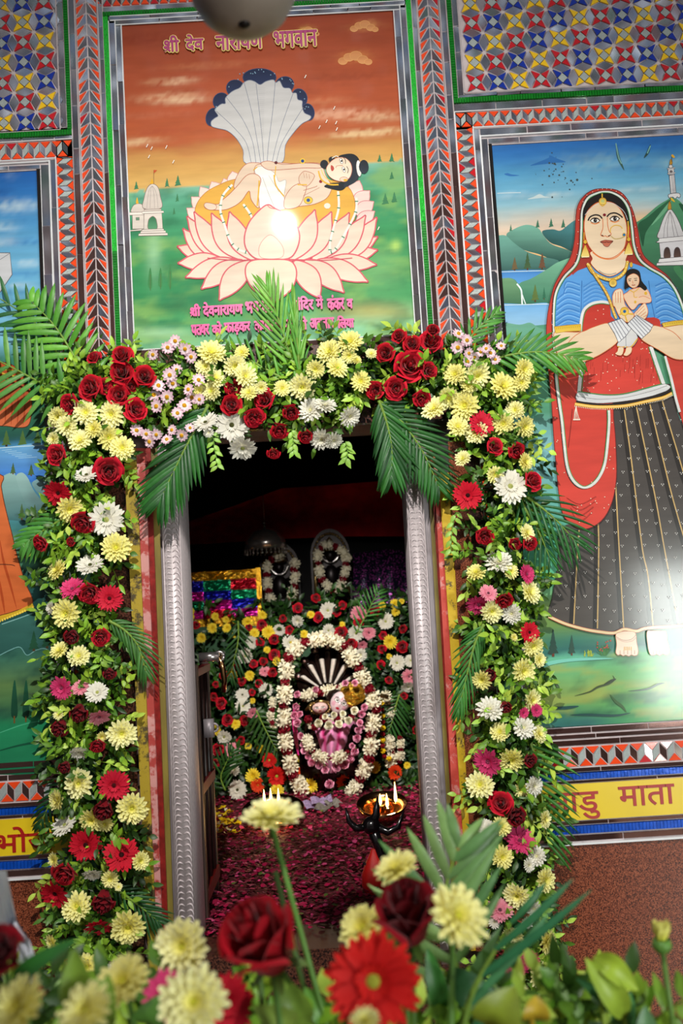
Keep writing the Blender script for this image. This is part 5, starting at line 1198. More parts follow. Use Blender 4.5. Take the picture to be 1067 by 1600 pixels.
tag(mb.obj('sequin_cloth', seqm), 'dark sequinned cloth at the back right of the shrine', 'cloth')

# ------------------------------------------------------------------ the deity
Yd = 1.72; sd = scale_at(Yd)
base = P(515, 1215, Yd)
de = empty('deity_statue', (base.x, Yd, FZ+.02), 'pink draped deity with painted face lying under a black hood of striped snakes', 'statue')
def dp(name, mb, mat, smooth=True, par=None):
    o = mb.obj(name, mat, smooth=smooth); o.parent = par or de
    o.matrix_parent_inverse = Matrix.Translation(-de.location); return o
M['black_stone'] = material('black_polished_stone', '#1A0E0C', rough=.22, spec=.6, noise_s=60, noise_a=.3)
M['ivory'] = material('white_scales', '#D8CFC6', rough=.4, noise_s=90, noise_a=.1)
# hood: seven ribs fanning out from the foot
mb = MB(); st = MB(); jewels = []
cen = (512, 1082)
hood = []
for i in range(33):
    a = PI*(i/32); rr_ = 47+2.2*abs(math.sin(a*7/1)); hood.append((cen[0]-math.cos(a)*rr_, 1072-math.sin(a)*62*(rr_/48)))
outl = [(470, 1088)]+hood+[(556, 1088)]
pts = [P(x, y, Yd+.05) for x, y in outl]
mb.prism([(q.x, q.z) for q in reversed(pts)], Yd+.045, Yd+.075)
for k in range(7):
    a = PI*(.08+.84*k/6); tip = (cen[0]-math.cos(a)*42, 1072-math.sin(a)*56); foot = (cen[0]-math.cos(a)*9, 1084)
    mid = (cen[0]-math.cos(a)*24, 1074-math.sin(a)*24)
    q = [P(*foot, Yd+.04), P(*mid, Yd+.036), P(*tip, Yd+.04)]
    path = [Vector(P(*xy, Yd+.04)) for xy in catmull([foot, mid, tip], False, 6)]
    mb.tube(path, [sd*(2.2+4.6*(i/(len(path)-1))) for i in range(len(path))], 8)
    tp = P(cen[0]-math.cos(a)*47, 1072-math.sin(a)*62, Yd+.035); mb.ball(tp, sd*7.4, 12, sx=(1, .7, .9)); g1_ = MB(); g1_.ball(tp+Vector((0, -.014, 0)), sd*2.0, 8); jewels.append(g1_)
for k in range(6):
    a = PI*(.14+.72*k/5)+.0; 
    for j in range(14):
        f = .26+.70*j/13; x = cen[0]-math.cos(a)*(8+36*f); y = 1078-math.sin(a)*50*f; c = P(x, y, Yd+.024); w = sd*(1.4+3.3*f)
        st.ball(c, w, 6, sx=(1, .6, .55))
dp('snake_hood', mb, M['black_stone']); dp('hood_scales', st, M['ivory']); 
M['jewel'] = material('pink_jewels', '#E8B8B8', rough=.2, spec=.8, noise_s=90, noise_a=.1)
for g1_ in jewels: dp('hood_jewel', g1_, M['jewel'])
# body under the pink cloth
mb = MB(); n = 48
rows = [(1118, 480, 556, .0), (1130, 482, 556, -.05), (1145, 486, 552, -.085), (1160, 492, 548, -.10), (1175, 498, 540, -.10), (1192, 504, 534, -.085), (1208, 508, 530, -.05)]
vs = []
for y, xa, xb, dy in rows:
    for i in range(n+1):
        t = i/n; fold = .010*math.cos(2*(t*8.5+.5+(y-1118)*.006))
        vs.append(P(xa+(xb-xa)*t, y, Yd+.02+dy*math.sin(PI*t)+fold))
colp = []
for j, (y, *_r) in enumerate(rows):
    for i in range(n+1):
        u = i/n; f = abs(math.sin(u*8.5+.5+(y-1118)*.006)); colp.append(mixc(lin('#D8187E'), lin('#EE92C6'), min(1, (f*1.6)**1.3)))  # fold shade put into the colour: magenta along the creases
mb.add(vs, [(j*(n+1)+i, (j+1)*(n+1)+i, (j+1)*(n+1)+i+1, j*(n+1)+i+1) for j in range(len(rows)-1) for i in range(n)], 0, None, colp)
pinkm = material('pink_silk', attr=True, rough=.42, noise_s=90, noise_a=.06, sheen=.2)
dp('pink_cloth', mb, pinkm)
mb = MB(); mb.ball(P(516, 1150, Yd+.03), sd*42, 20, sx=(1, .55, 1.2)); mb.box((P(470, 1220, Yd).x, Yd-.02, FZ), (P(560, 1220, Yd).x, Yd+.12, P(500, 1150, Yd).z)); dp('torso', mb, M['black_stone'])
# faces
def face(cx, cy, rx, ry, ang, name, skin, lips=True):
    """a modelled head with brow, nose, lips and eyes, seen from the front and turned by ang"""
    c = P(cx, cy, Yd-.055); A = Matrix.Translation(c) @ Matrix.Rotation(ang, 4, 'Y')
    mb = MB(); nu, nv = 64, 48; vs = []; cl = []
    for j in range(nv+1):
        v = -1+2*j/nv
        for i in range(nu):
            a = 2*PI*i/nu; w = math.sqrt(max(0, 1-v*v))*(1-.16*max(0, -v)**2); x = math.cos(a)*w; y = math.sin(a)*w
            z = v
            fr_ = max(0, -y)
            bump = .16*math.exp(-((x/.11)**2+((z+.12)/.2)**2)) + .05*math.exp(-((z+.45)/.09)**2-(x/.26)**2) + .05*math.exp(-((z+.82)/.16)**2-(x/.25)**2) - .07*math.exp(-((z-.14)/.1)**2-((abs(x)-.38)/.2)**2)
            vs.append(A @ Vector((x*rx*sd, (y-bump*(1 if y < 0 else 0))*rx*sd*.8, z*ry*sd)))
            c_ = lin(skin)
            if y < .1:
                ex = ((abs(x)-.40)/.25)**2+((z-.12)/.13)**2
                if ex < 1: c_ = lin('#F6F2EE') if ex > .34 else lin('#0E0A0C')
                elif ex < 1.7: c_ = lin('#1A0E12')
                bx = abs(z-.34-.10*math.cos((abs(x)-.38)*4)+.06); 
                if bx < .045 and .12 < abs(x) < .72: c_ = lin('#140C0E')
                if lips and ((x/.24)**2+((z+.46)/.095)**2) < 1: c_ = lin('#C2183A')
                if ((x/.07)**2+((z-.42)/.12)**2) < 1: c_ = lin('#B8102A')
                if ((abs(x)-.58)/.2)**2+((z+.22)/.2)**2 < 1: c_ = mixc(c_, lin('#E890B0'), .6)
            cl.append(c_)
    mb.add(vs, [(j*nu+i, j*nu+(i+1) % nu, (j+1)*nu+(i+1) % nu, (j+1)*nu+i) for j in range(nv) for i in range(nu)], 0, None, cl)
    return dp(name, mb, M['skin_paint'])
face(531, 1098, 14.5, 18, math.radians(30), 'painted_face', '#EBD0D6')
face(500, 1106, 12.0, 8.4, math.radians(-2), 'small_painted_face', '#E8C4BE')
hb = MB(); hb.ball(P(524, 1093, Yd-.035), sd*15, 14, sx=(1, .7, 1.05)); dp('hair', hb, M['black_stone'])
# tall crumpled gold crown, tilted to the right
gb = MB(); rr2 = random.Random(4)
ca = P(540, 1092, Yd-.05); A = Matrix.Translation(ca) @ Matrix.Rotation(math.radians(62), 4, 'Y')
nu = 22; prof = [(13, -2), (16.5, 3), (18, 10), (17, 18), (14, 25), (9, 30), (1, 32)]
vs = []
for r_, z in prof:
    for i in range(nu):
        a = 2*PI*i/nu; k = 1+rr2.uniform(-.14, .14); vs.append(A @ Vector((math.cos(a)*r_*sd*k, math.sin(a)*r_*sd*k*.8, (z+rr2.uniform(-1, 1))*sd)))
gb.add(vs, [(j*nu+i, j*nu+(i+1) % nu, (j+1)*nu+(i+1) % nu, (j+1)*nu+i) for j in range(len(prof)-1) for i in range(nu)])
dp('gold_crown', gb, material('crumpled_gold', '#E0AE3A', rough=.22, metal=.85, noise_s=160, noise_a=.3, bump=1.4), smooth=False)
gb = MB()
for k in range(20):
    a = 2*PI*k/20; gb.ball(P(500+math.cos(a)*16, 1106+math.sin(a)*9.5, Yd-.05), sd*2.3, 6)
gb.tube([P(478, 1110, Yd-.03), P(486, 1100, Yd-.045), P(500, 1095, Yd-.05), P(515, 1098, Yd-.05)], sd*2.4, 6); gb.tube([P(580, 1088, Yd-.02), P(592, 1086, Yd-.02), P(606, 1089, Yd-.01)], sd*3.4, 8)
dp('gold_ornaments', gb, M['gold_metal'])
cs = MB()
rows = [(1105, 448, 462), (1130, 446, 464), (1160, 450, 466), (1180, 455, 468)]
cs.add([P(x, y, Yd-.0) for y, a, b in rows for x in (a+10, b)], [(0, 1, 3, 2), (2, 3, 5, 4), (4, 5, 7, 6)], 0, lin('#E2208A')); dp('magenta_sash', cs, pinkm)

# deity's garlands
def S_(x, y): return (280+x/2.808, 920+y/2.808)
garland('flower_garland', [S_(*q) for q in ((640, 215), (590, 225), (540, 245), (500, 275), (474, 330), (467, 400), (463, 470), (462, 540), (462, 605), (466, 670), (480, 735), (492, 790), (515, 845), (540, 890))], Yd-.06, 11.8, 'thick white and red garland down the left of the deity')
garland('flower_garland', [S_(*q) for q in ((650, 215), (690, 232), (725, 262), (755, 300), (785, 345), (812, 400), (845, 460), (855, 520), (850, 580), (848, 640), (842, 700), (826, 760), (800, 815), (775, 865), (750, 900))], Yd-.06, 11.8, 'thick white and red garland down the right of the deity')
garland('flower_garland', [S_(*q) for q in ((556, 650), (574, 695), (612, 732), (660, 748), (708, 736), (745, 708))], Yd-.13, 9.5, 'white flower garland curved under the pink cloth', ratio=(1.0, .3))
garland('flower_garland', [S_(*q) for q in ((545, 475), (575, 462), (605, 455), (640, 448), (680, 444), (720, 440))], Yd-.02, 10.0, 'white and red garland laid over the foot of the snake hood')
garland('flower_garland', [S_(*q) for q in ((560, 560), (580, 610), (630, 570), (690, 575), (740, 570), (775, 575))], Yd-.075, 6.5, 'dark red petal garland across the chest of the deity', first='r', ratio=(.5, .9))
garland('flower_garland', [S_(*q) for q in ((405, 480), (412, 520), (400, 560), (415, 600))], Yd+.02, 7, 'thin white floret garland left of the deity', ratio=(.9, .6))
garland('flower_garland', [S_(*q) for q in ((905, 455), (915, 490), (935, 520), (918, 560))], Yd+.05, 8, 'tuberose floret garland at the upper right of the deity', ratio=(1, .4))
garland('flower_garland', [S_(*q) for q in ((925, 650), (922, 690), (935, 725), (925, 770))], Yd+.02, 9, 'tuberose floret garland at the lower right of the deity', ratio=(1, .4))
garland('flower_garland', [S_(*q) for q in ((968, 640), (972, 670), (970, 700), (972, 730), (965, 765))], Yd+.02, 6, 'short red and white garland beside the right jamb', first='r')
def string_of(name, pts, Y, r, cols, label):
    """yellow and red marigold string: alternating small balls"""
    path = catmull(pts, False, 8); s = scale_at(Y); c0 = P(pts[0][0], pts[0][1], Y); root = empty(name, c0, label, 'garland'); A, B = MB(), MB(); rnd = random.Random(8); acc = 0; k = 0
    for a, b in zip(path, path[1:]):
        acc += math.hypot(b[0]-a[0], b[1]-a[1])
        if acc >= r*1.7: 
            acc = 0; A = MB(); tuft(A, P(*b, Y)-c0, r*s*(1 if k % 2 == 0 else .85), rnd, 24, .9, .3, col=lin(cols[k % 2])); o = A.obj(('yellow_bloom', 'red_bloom')[k % 2], M['petal'], smooth=False); o.parent = root; k += 1
string_of('marigold_string', [S_(*q) for q in ((885, 470), (890, 540), (893, 610), (892, 680), (900, 735), (925, 745))], Yd-.01, 4.6, ('#F2CE1E', '#8A0E1E'), 'yellow and red marigold string right of the deity')

# ------------------------------------------------------------------ things on the shrine floor
# petal carpet
rp3 = random.Random(21); mb = MB()
for i in range(16000):
    x = rp3.uniform(-.62, .56); y = rp3.uniform(.10, 1.95)
    if rp3.random() < .12 and y > .4: continue
    z = FZ+.003+rp3.random()**2*.022; s_ = rp3.uniform(.006, .018); a = rp3.uniform(0, 2*PI)
    tx, ty = rp3.uniform(-.7, .7), rp3.uniform(-.7, .7)
    c = mixc(lin('#4E0618'), lin('#B8124A'), rp3.random()**1.2)
    if rp3.random() < .10: c = lin('#D8487E')
    if rp3.random() < .03: c = lin('#5A6A2A')
    ca, sa = math.cos(a), math.sin(a); vs = []
    for u, v, h in ((-.5, 0, 0), (-.15, .45, .25), (.45, .35, .3), (.6, 0, .1), (.45, -.35, .3), (-.15, -.45, .25)):
        vs.append((x+(u*ca-v*sa)*s_, y+(u*sa+v*ca)*s_, z+(h*.5+u*tx*.5+v*ty*.5)*s_+.002))
    mb.add(vs, [(0, 1, 5), (1, 2, 4, 5), (2, 3, 4)], 0, c)
carpet = mb.obj('rose_petals', M['petal_red']); tag(carpet, 'deep pink rose petals strewn over the shrine floor', 'petals', kind='stuff')

M['brass'] = material('polished_brass', '#C79A6A', rough=.16, metal=1, noise_s=40, noise_a=.08)
M['flame'] = material('flame', '#FFD890', emit=('#FFC870', 9))
def plate(cx, cy, rpx, lab, flames, hgt=.03):
    g = FL(cx, cy, FZ+.026); s = scale_at(g.y); r = rpx*s
    g = g+Vector((0, 0, r*.27)); root = empty('brass_plate', g, lab, 'plate'); root.rotation_euler.x = math.radians(17)
    mb = MB(); mb.lathe([(.001, .004), (r*.72, .004), (r*.44, .008), (r, hgt*.75), (r*1.02, hgt*.75), (r*.88, .003), (r*.72, 0), (.001, 0)], 40); o = mb.obj('dish', M['brass']); o.parent = root
    for k, (dx, dy, h) in enumerate(flames):
        # a small oil lamp standing in the plate
        lampo = empty('oil_lamp', g+Vector((dx*s, dy*s*1.4, .008+dy*s*1.4*.3)), None, None)
        mb = MB(); mb.lathe([(.001, 0), (.010, 0), (.014, .008), (.016, .012), (.013, .010), (.001, .006)], 16); b_ = mb.obj('bowl', M['brass']); b_.parent = lampo
        mb = MB(); mb.lathe([(.0005, .008), (.0035, .013), (.0052, .021), (.0032, .021+h*.5*s), (.0003, .02+h*s)], 10); f_ = mb.obj('flame', M['flame']); f_.parent = lampo
        tag(lampo, lab_l[(cx, k)], 'oil lamp', 'oil lamps in the plates')
    return root
lab_l = {(428, 0): 'leftmost lit oil lamp in the left brass plate', (428, 1): 'middle lit oil lamp in the left brass plate', (428, 2): 'right lit oil lamp in the left brass plate',
         (598, 0): 'tallest lit oil lamp in the right brass plate', (598, 1): 'low lit oil lamp left in the right brass plate', (598, 2): 'low lit oil lamp in the middle of the right brass plate'}
plate(428, 1287, 47, 'brass plate with lit lamps behind the yellow flower stem', [(-14, 10, 20), (-4, 12, 20), (8, 11, 20)])
plate(598, 1280, 38, 'brass plate of burning lamps behind the black trident', [(22, 8, 26), (8, -2, 16), (-2, 4, 12)], .045)
lamp('oil_lamp_glow', 'POINT', FL(610, 1272, FZ+.05), None, 1.6, (1, .62, .25), shadow_soft_size=.02)
lamp('oil_lamp_glow', 'POINT', FL(425, 1278, FZ+.05), None, 1.0, (1, .62, .25), shadow_soft_size=.02)

# black trident with a red cloth round its foot
Yt = FL(578, 1392, FZ+.01).y; s = scale_at(Yt); g = Vector((P(585, 1392, Yt).x, Yt, FZ))
tr = empty('black_trident', g, 'small black trident with red cloth round its foot', 'trident')
def tp_(x, y, dy=0): return P(x, y, Yt+dy)-g
mb = MB()
mb.tube([tp_(590, 1385), tp_(600, 1352), tp_(592, 1322), tp_(581, 1292)], [s*8, s*7.5, s*8, s*9], 12); mb.ball(tp_(580, 1290), s*14, 16)
mb.tube([tp_(580, 1290), tp_(588, 1272), tp_(590, 1244)], [s*8, s*6, s*1.2], 10)
mb.tube([tp_(576, 1292), tp_(556, 1294), tp_(545, 1283), tp_(540, 1262)], [s*6, s*6, s*4.4, s*1.2], 10)
mb.tube([tp_(584, 1290), tp_(606, 1300), tp_(622, 1292), tp_(631, 1266)], [s*6, s*6, s*4.4, s*1.2], 10)
mb.tube([tp_(586, 1372), tp_(574, 1352), tp_(568, 1348), tp_(566, 1356)], [s*3, s*2.6, s*2, s*1.4], 8)
o = mb.obj('prongs', material('glossy_black', '#120F12', rough=.18, spec=.7, noise_s=60, noise_a=.2)); o.parent = tr
mb = MB(); nn = 16; vs = []
prof = [(1395, 571, 604), (1382, 566, 607), (1366, 566, 606), (1350, 571, 600), (1336, 577, 591), (1326, 580, 588)]
for y, a, b in prof:
    cc = tp_((a+b)/2, y); w = (b-a)/2*s
    for i in range(nn): an = 2*PI*i/nn; k = 1+.08*math.sin(5*an); vs.append(cc+Vector((math.cos(an)*w*k, math.sin(an)*w*.8*k, 0)))
mb.add(vs, [(j*nn+i, j*nn+(i+1) % nn, (j+1)*nn+(i+1) % nn, (j+1)*nn+i) for j in range(len(prof)-1) for i in range(nn)]); o = mb.obj('red_wrap', material('bright_red_cloth', '#D2201A', rough=.45, noise_s=60, noise_a=.1)); o.parent = tr

# banknotes: a little heap of folded notes
M['note'] = material('printed_banknote', '#8A7698', rough=.6, noise_s=120, noise_a=.4)
M['note_2'] = material('worn_banknote', '#6A645C', rough=.6, noise_s=120, noise_a=.4)
def note(px, py, w, h, ang, tilt, lift, mat, lab):
    g = FL(px, py, FZ+.012+lift); mb = MB(); nx = 10; vs = []
    for j in range(3):
        for i in range(nx+1):
            x = (i/nx-.5)*w; y = (j/2-.5)*h; z = .006*math.sin(i*.8)+abs(x)*tilt*.3
            vs.append((x, y, z)); 
    n0 = len(vs); vs += [(x, y, z+.0006) for x, y, z in vs]
    fs = []
    for j in range(2):
        for i in range(nx):
            a = j*(nx+1)+i; fs.append((a, a+nx+1, a+nx+2, a+1)); fs.append(tuple(q+n0 for q in (a, a+1, a+nx+2, a+nx+1)))
    mb.add(vs, fs); o = mb.obj('banknote', mat); o.location = g; o.rotation_euler = (tilt, 0, ang); return tag(o, lab, 'banknote', 'banknotes by the deity')
note(492, 1258, .085, .045, .45, .5, .012, M['note'], 'mauve folded banknote at the left of the little heap')
note(505, 1262, .06, .04, -.3, .35, .02, M['note_2'], 'grey folded banknote in the middle of the heap')
note(520, 1256, .055, .04, .7, .4, .015, M['note_2'], 'grey crumpled banknote at the right end of the heap')
note(502, 1252, .075, .04, .15, .5, .024, M['note'], 'mauve banknote at the back on top of the heap')

# heap of yellow and red marigold petals on the left
rm4 = random.Random(6); k = 0
yl = MB(); 
def curl(mb, g, s_, c, rnd):
    a = rnd.uniform(0, 2*PI); vs = []
    for i in range(5):
        t = i/4*2.4-1.2
        for q in (-.5, .5): v = Vector((math.sin(t)*s_, q*s_*.9, (1-math.cos(t))*s_*.9)); v.rotate(Quaternion((0, 0, 1), a)); vs.append(g+v)
    mb.add(vs, [(2*i, 2*i+1, 2*i+3, 2*i+2) for i in range(4)], 0, c)
for i in range(90):
    px = rm4.gauss(340, 17); py = rm4.gauss(1287, 14)
    if not (305 < px < 380 and 1258 < py < 1318): continue
    curl(yl, FL(px, py, FZ+.012+rm4.random()*.02), rm4.uniform(.010, .017), lin(rm4.choice(['#F4D41A', '#F0C414', '#F6DE3A', '#F4D41A', '#9A1226', '#EDE6C8'])), rm4)
tag(yl.obj('marigold_petals', M['petal']), 'heap of yellow and red petals at the left of the floor', 'petals', kind='stuff')

# low gate leaf folded back on the left
gx = -.352
gt = empty('metal_gate', (gx, T+.01, FZ), 'low dark metal gate leaf folded inward behind the left jamb', 'gate')
def gp(name, mb, mat, smooth=False): o = mb.obj(name, mat, smooth=smooth); o.parent = gt; o.matrix_parent_inverse = Matrix.Translation(-gt.location); return o
zt = Z0-.125
M['gate_paint'] = material('dark_gate_paint', '#2A1A18', rough=.35, noise_s=40, noise_a=.3); M['wood_stile'] = material('brown_stile', '#3E2C26', rough=.5, noise_s=30, noise_a=.25, stretch=(4, 4, .6))
mb = MB(); mb.box((gx-.025, .175, FZ), (gx+.008, .20, zt)); mb.box((gx-.022, .44, FZ), (gx+.0, .46, zt)); gp('stile', mb, M['wood_stile'])
M['red_rail'] = material('red_rail', '#6A1414', rough=.35, noise_s=40, noise_a=.2)
for za, zb in ((zt-.03, zt-.012), (FZ+.30, FZ+.325), (FZ+.05, FZ+.08)): mb = MB(); mb.box((gx-.015, .20, za), (gx+.006, .44, zb)); gp('rail', mb, M['red_rail'])
for k in range(3): mb = MB(); y = .26+k*.07; mb.tube([(gx-.004, y, FZ+.05), (gx-.004, y, zt-.02)], .006, 8); gp('bar', mb, M['gate_paint'], True)
gpm = bpy.data.materials.new('patterned_panel'); gpm.use_nodes = True; t = gpm.node_tree; N = t.nodes; L = t.links; b = N['Principled BSDF']; b.inputs['Roughness'].default_value = .3
tcn = N.new('ShaderNodeTexCoord'); v = N.new('ShaderNodeTexVoronoi'); v.inputs['Scale'].default_value = 34; L.new(tcn.outputs['Object'], v.inputs['Vector']); r_ = N.new('ShaderNodeValToRGB'); r_.color_ramp.interpolation = 'CONSTANT'; L.new(v.outputs['Color'], r_.inputs['Fac']); e = r_.color_ramp.elements
e[0].color = (*lin('#16241E'), 1); e[1].position = .45; e[1].color = (*lin('#1F3A2E'), 1); q = e.new(.6); q.color = (*lin('#5A1414'), 1); q = e.new(.72); q.color = (*lin('#5A5A1E'), 1); q = e.new(.8); q.color = (*lin('#3A4A48'), 1); L.new(r_.outputs['Color'], b.inputs['Base Color'])
mb = MB(); mb.box((gx-.022, .22, FZ+.06), (gx-.012, .44, zt-.02)); gp('panel', mb, gpm)
c = P(309, 1027, .30); mb = MB(); mb.tube([(gx, .285, c.z), (gx+.05, .285, c.z)], .012, 12); mb.tube([(gx+.05+math.cos(a)*.011, .285, c.z+math.sin(a)*.011) for a in [2*PI*i/16 for i in range(17)]], .0045, 8); gp('handle_boss', mb, M['bright_silver'], True)
mb = MB(); mb.tube([(gx+.05, .285+.0, c.z), (gx+.056, .29, c.z-.03), (gx+.058, .30, c.z-.06), (gx+.054, .31, c.z-.09)], [.007, .0075, .007, .006], 10); gp('handle', mb, M['brass'], True)
c = P(306, 1138, .28); mb = MB(); mb.box((gx+.006, .26, c.z-.022), (gx+.03, .285, c.z+.022)); mb.tube([(gx+.03+math.cos(a)*.010, .272, c.z+math.sin(a)*.010) for a in [2*PI*i/12 for i in range(13)]], .003, 6); gp('latch', mb, M['steel'], True)

# ------------------------------------------------------------------ flowers: one mesh of each kind, then individual copies
def petal_strip(mb, A, L, w, elev, cup, curl, c0, c1, n=4, tip=.55, notch=0, r0=.12, th=0):
    """one petal growing outward along +X of A, raised by elev, cupped and curled"""
    vs = []; cl = []
    for i in range(n+1):
        t = i/n; an = elev + curl*t
        r = r0; z = 0
        # integrate the bend
        k = 6; x = r0; zz = 0
        for q in range(int(k*t*4)): 
            a_ = elev+curl*(q/(k*4)); x += L*math.cos(a_)/(k*4); zz += L*math.sin(a_)/(k*4)
        ww = w*(math.sin(PI*min(1, .16+.62*t))**.8)*(1 if t < .999 else tip)
        for s in (-1, 0, 1):
            vs.append(A @ Vector((x - (notch*L if (s == 0 and i == n) else 0) + (0 if s == 0 or i < n else -.06*L), s*ww, zz + (abs(s)*cup*w))))
            cl.append(mixc(c0, c1, t))
    fs = [(i*3+s, (i+1)*3+s, (i+1)*3+s+1, i*3+s+1) for i in range(n) for s in (0, 1)]
    mb.add(vs, fs, 0, None, cl)
def ring(mb, cnt, L, w, elev, cup, curl, c0, c1, rnd, z=0, ph=0, jl=.1, je=.12, **k):
    for i in range(cnt):
        a = 2*PI*(i+ph)/cnt + rnd.uniform(-.08, .08); lo = 1+rnd.uniform(-jl, jl)
        q = rnd.uniform(.93, 1.05)
        petal_strip(mb, Matrix.Translation((0, 0, z)) @ Matrix.Rotation(a, 4, 'Z'), L*lo, w*(1+rnd.uniform(-.12, .12)), elev+rnd.uniform(-je, je), cup, curl, tuple(v*q for v in c0), tuple(min(1, v*q) for v in c1), **k)
def disc(r, h, c0, c1, rnd, n=60, bump=.12):
    mb = MB(); mb.ball((0, 0, 0), r, 14, sx=(1, 1, h/r), col=c0)
    for i in range(n):
        q = math.sqrt((i+.5)/n)*r*.96; a = i*2.39996; z = h*math.sqrt(max(0, 1-(q/r)**2))
        mb.ball((math.cos(a)*q, math.sin(a)*q, z), r*bump*rnd.uniform(.8, 1.2), 5, col=mixc(c0, c1, rnd.random()))
    return mb
def calyx(r, c='#5E8A34', L=.5):
    mb = MB(); cc = lin(c)
    mb.lathe([(.001, -.28), (.10, -.25), (.26, -.12), (.20, .0)], 10, col=cc); mb.tube([(0, 0, -.2), (.03, .02, -L-.2)], .06, 6, col=cc); return mb
FM = {}
def raised(mb, z): mb.v = [(x, y, w+z) for x, y, w in mb.v]; return mb
def register(code, parts): FM[code] = parts          # list of (part name, mesh); first is the flower itself
def fmesh(mb, name, mat=None): return mb.mesh(name, [mat or M['petal']])
def chrys(code, seed, c0, c1, cen, opn=1.0):
    rnd = random.Random(seed); mb = MB()
    ring(mb, 17, .92, .135, .02, .30, .18*opn, c0, c1, rnd, tip=.72); ring(mb, 15, .84, .13, .20, .32, .10, c0, c1, rnd, .04, .5, tip=.72); ring(mb, 13, .66, .12, .45, .35, .0, c0, c1, rnd, .07, tip=.72); ring(mb, 10, .46, .105, .75, .4, -.1, c0, c1, rnd, .09, .5, tip=.72); ring(mb, 7, .28, .09, 1.05, .4, -.2, c0, mixc(c0, c1, .5), rnd, .1)
    register(code, [('chrysanthemum', fmesh(mb, 'chrysanthemum')), ('flower_center', fmesh(disc(.15, .14, lin(cen), mixc(lin(cen), c0, .6), rnd, 30), 'flower_center')), ('calyx', fmesh(calyx(1), 'calyx', M['leaf']))])
Y0, Y1 = lin('#E9D65A'), lin('#F6EA9C')
for k in range(3): chrys('Y%d' % k, 10+k, lin(('#F2E868', '#F5EC7A', '#EEE25C')[k]), lin(('#FBF6B0', '#FCF8C0', '#F9F3A4')[k]), '#DDDC4A')
for k in range(2): chrys('W%d' % k, 20+k, lin('#E6E0C6'), lin('#EEEBE0'), '#E4E2A0')
for k in range(2): chrys('B%d' % k, 25+k, lin('#F0CE1E'), lin('#F8E24A'), '#D8C020')
def gerb(code, seed, c0, c1, cen, cen2, n1=24):
    rnd = random.Random(seed); mb = MB()
    ring(mb, n1, .88, .125, .06, .12, .10, c0, c1, rnd, r0=.14); ring(mb, n1-2, .76, .115, .18, .14, .06, c0, c1, rnd, .025, .5, r0=.13); ring(mb, 20, .30, .045, .5, .2, .2, mixc(c0, c1, .3), c1, rnd, .04, r0=.13)
    register(code, [('gerbera', fmesh(mb, 'gerbera')), ('flower_center', fmesh(disc(.17, .10, lin(cen), lin(cen2), rnd, 70, .10), 'flower_center')), ('calyx', fmesh(calyx(1), 'calyx', M['leaf']))])
gerb('G0', 31, lin('#E4DEC8'), lin('#EEEADE'), '#C8C878', '#8A9A4A'); gerb('G1', 32, lin('#E4DECC'), lin('#ECE8DC'), '#3A2A22', '#7A8A3A')
gerb('K0', 33, lin('#C01028'), lin('#E02A44'), '#2A0A0E', '#8A1A1E'); gerb('K1', 34, lin('#B80E24'), lin('#D81E34'), '#1E0A0C', '#5A1214')
gerb('P0', 35, lin('#E06A84'), lin('#F0A0AE'), '#2A1216', '#C8788A'); gerb('M0', 36, lin('#C81E5A'), lin('#E24A80'), '#5A102A', '#D86A90')
gerb('O0', 37, lin('#D8280E'), lin('#F04E1E'), '#C86A1E', '#E0A03A'); gerb('F0', 38, lin('#B80C10'), lin('#DC2420'), '#C8C84A', '#8EA03A', 26)
def aster(code, seed):
    rnd = random.Random(seed); mb = MB()
    ring(mb, 11, .82, .20, .10, .06, .05, lin('#F4E6EC'), lin('#E8B8CC'), rnd, r0=.2, n=3, tip=.75); ring(mb, 9, .66, .18, .25, .06, .05, lin('#F6EEF0'), lin('#ECC6D4'), rnd, .03, .5, r0=.18, n=3, tip=.75)
    register(code, [('aster', fmesh(mb, 'aster')), ('flower_center', fmesh(raised(disc(.30, .2, lin('#E8B020'), lin('#C8881A'), rnd, 26, .16), .14), 'flower_center'))])
aster('A0', 41); aster('A1', 42)
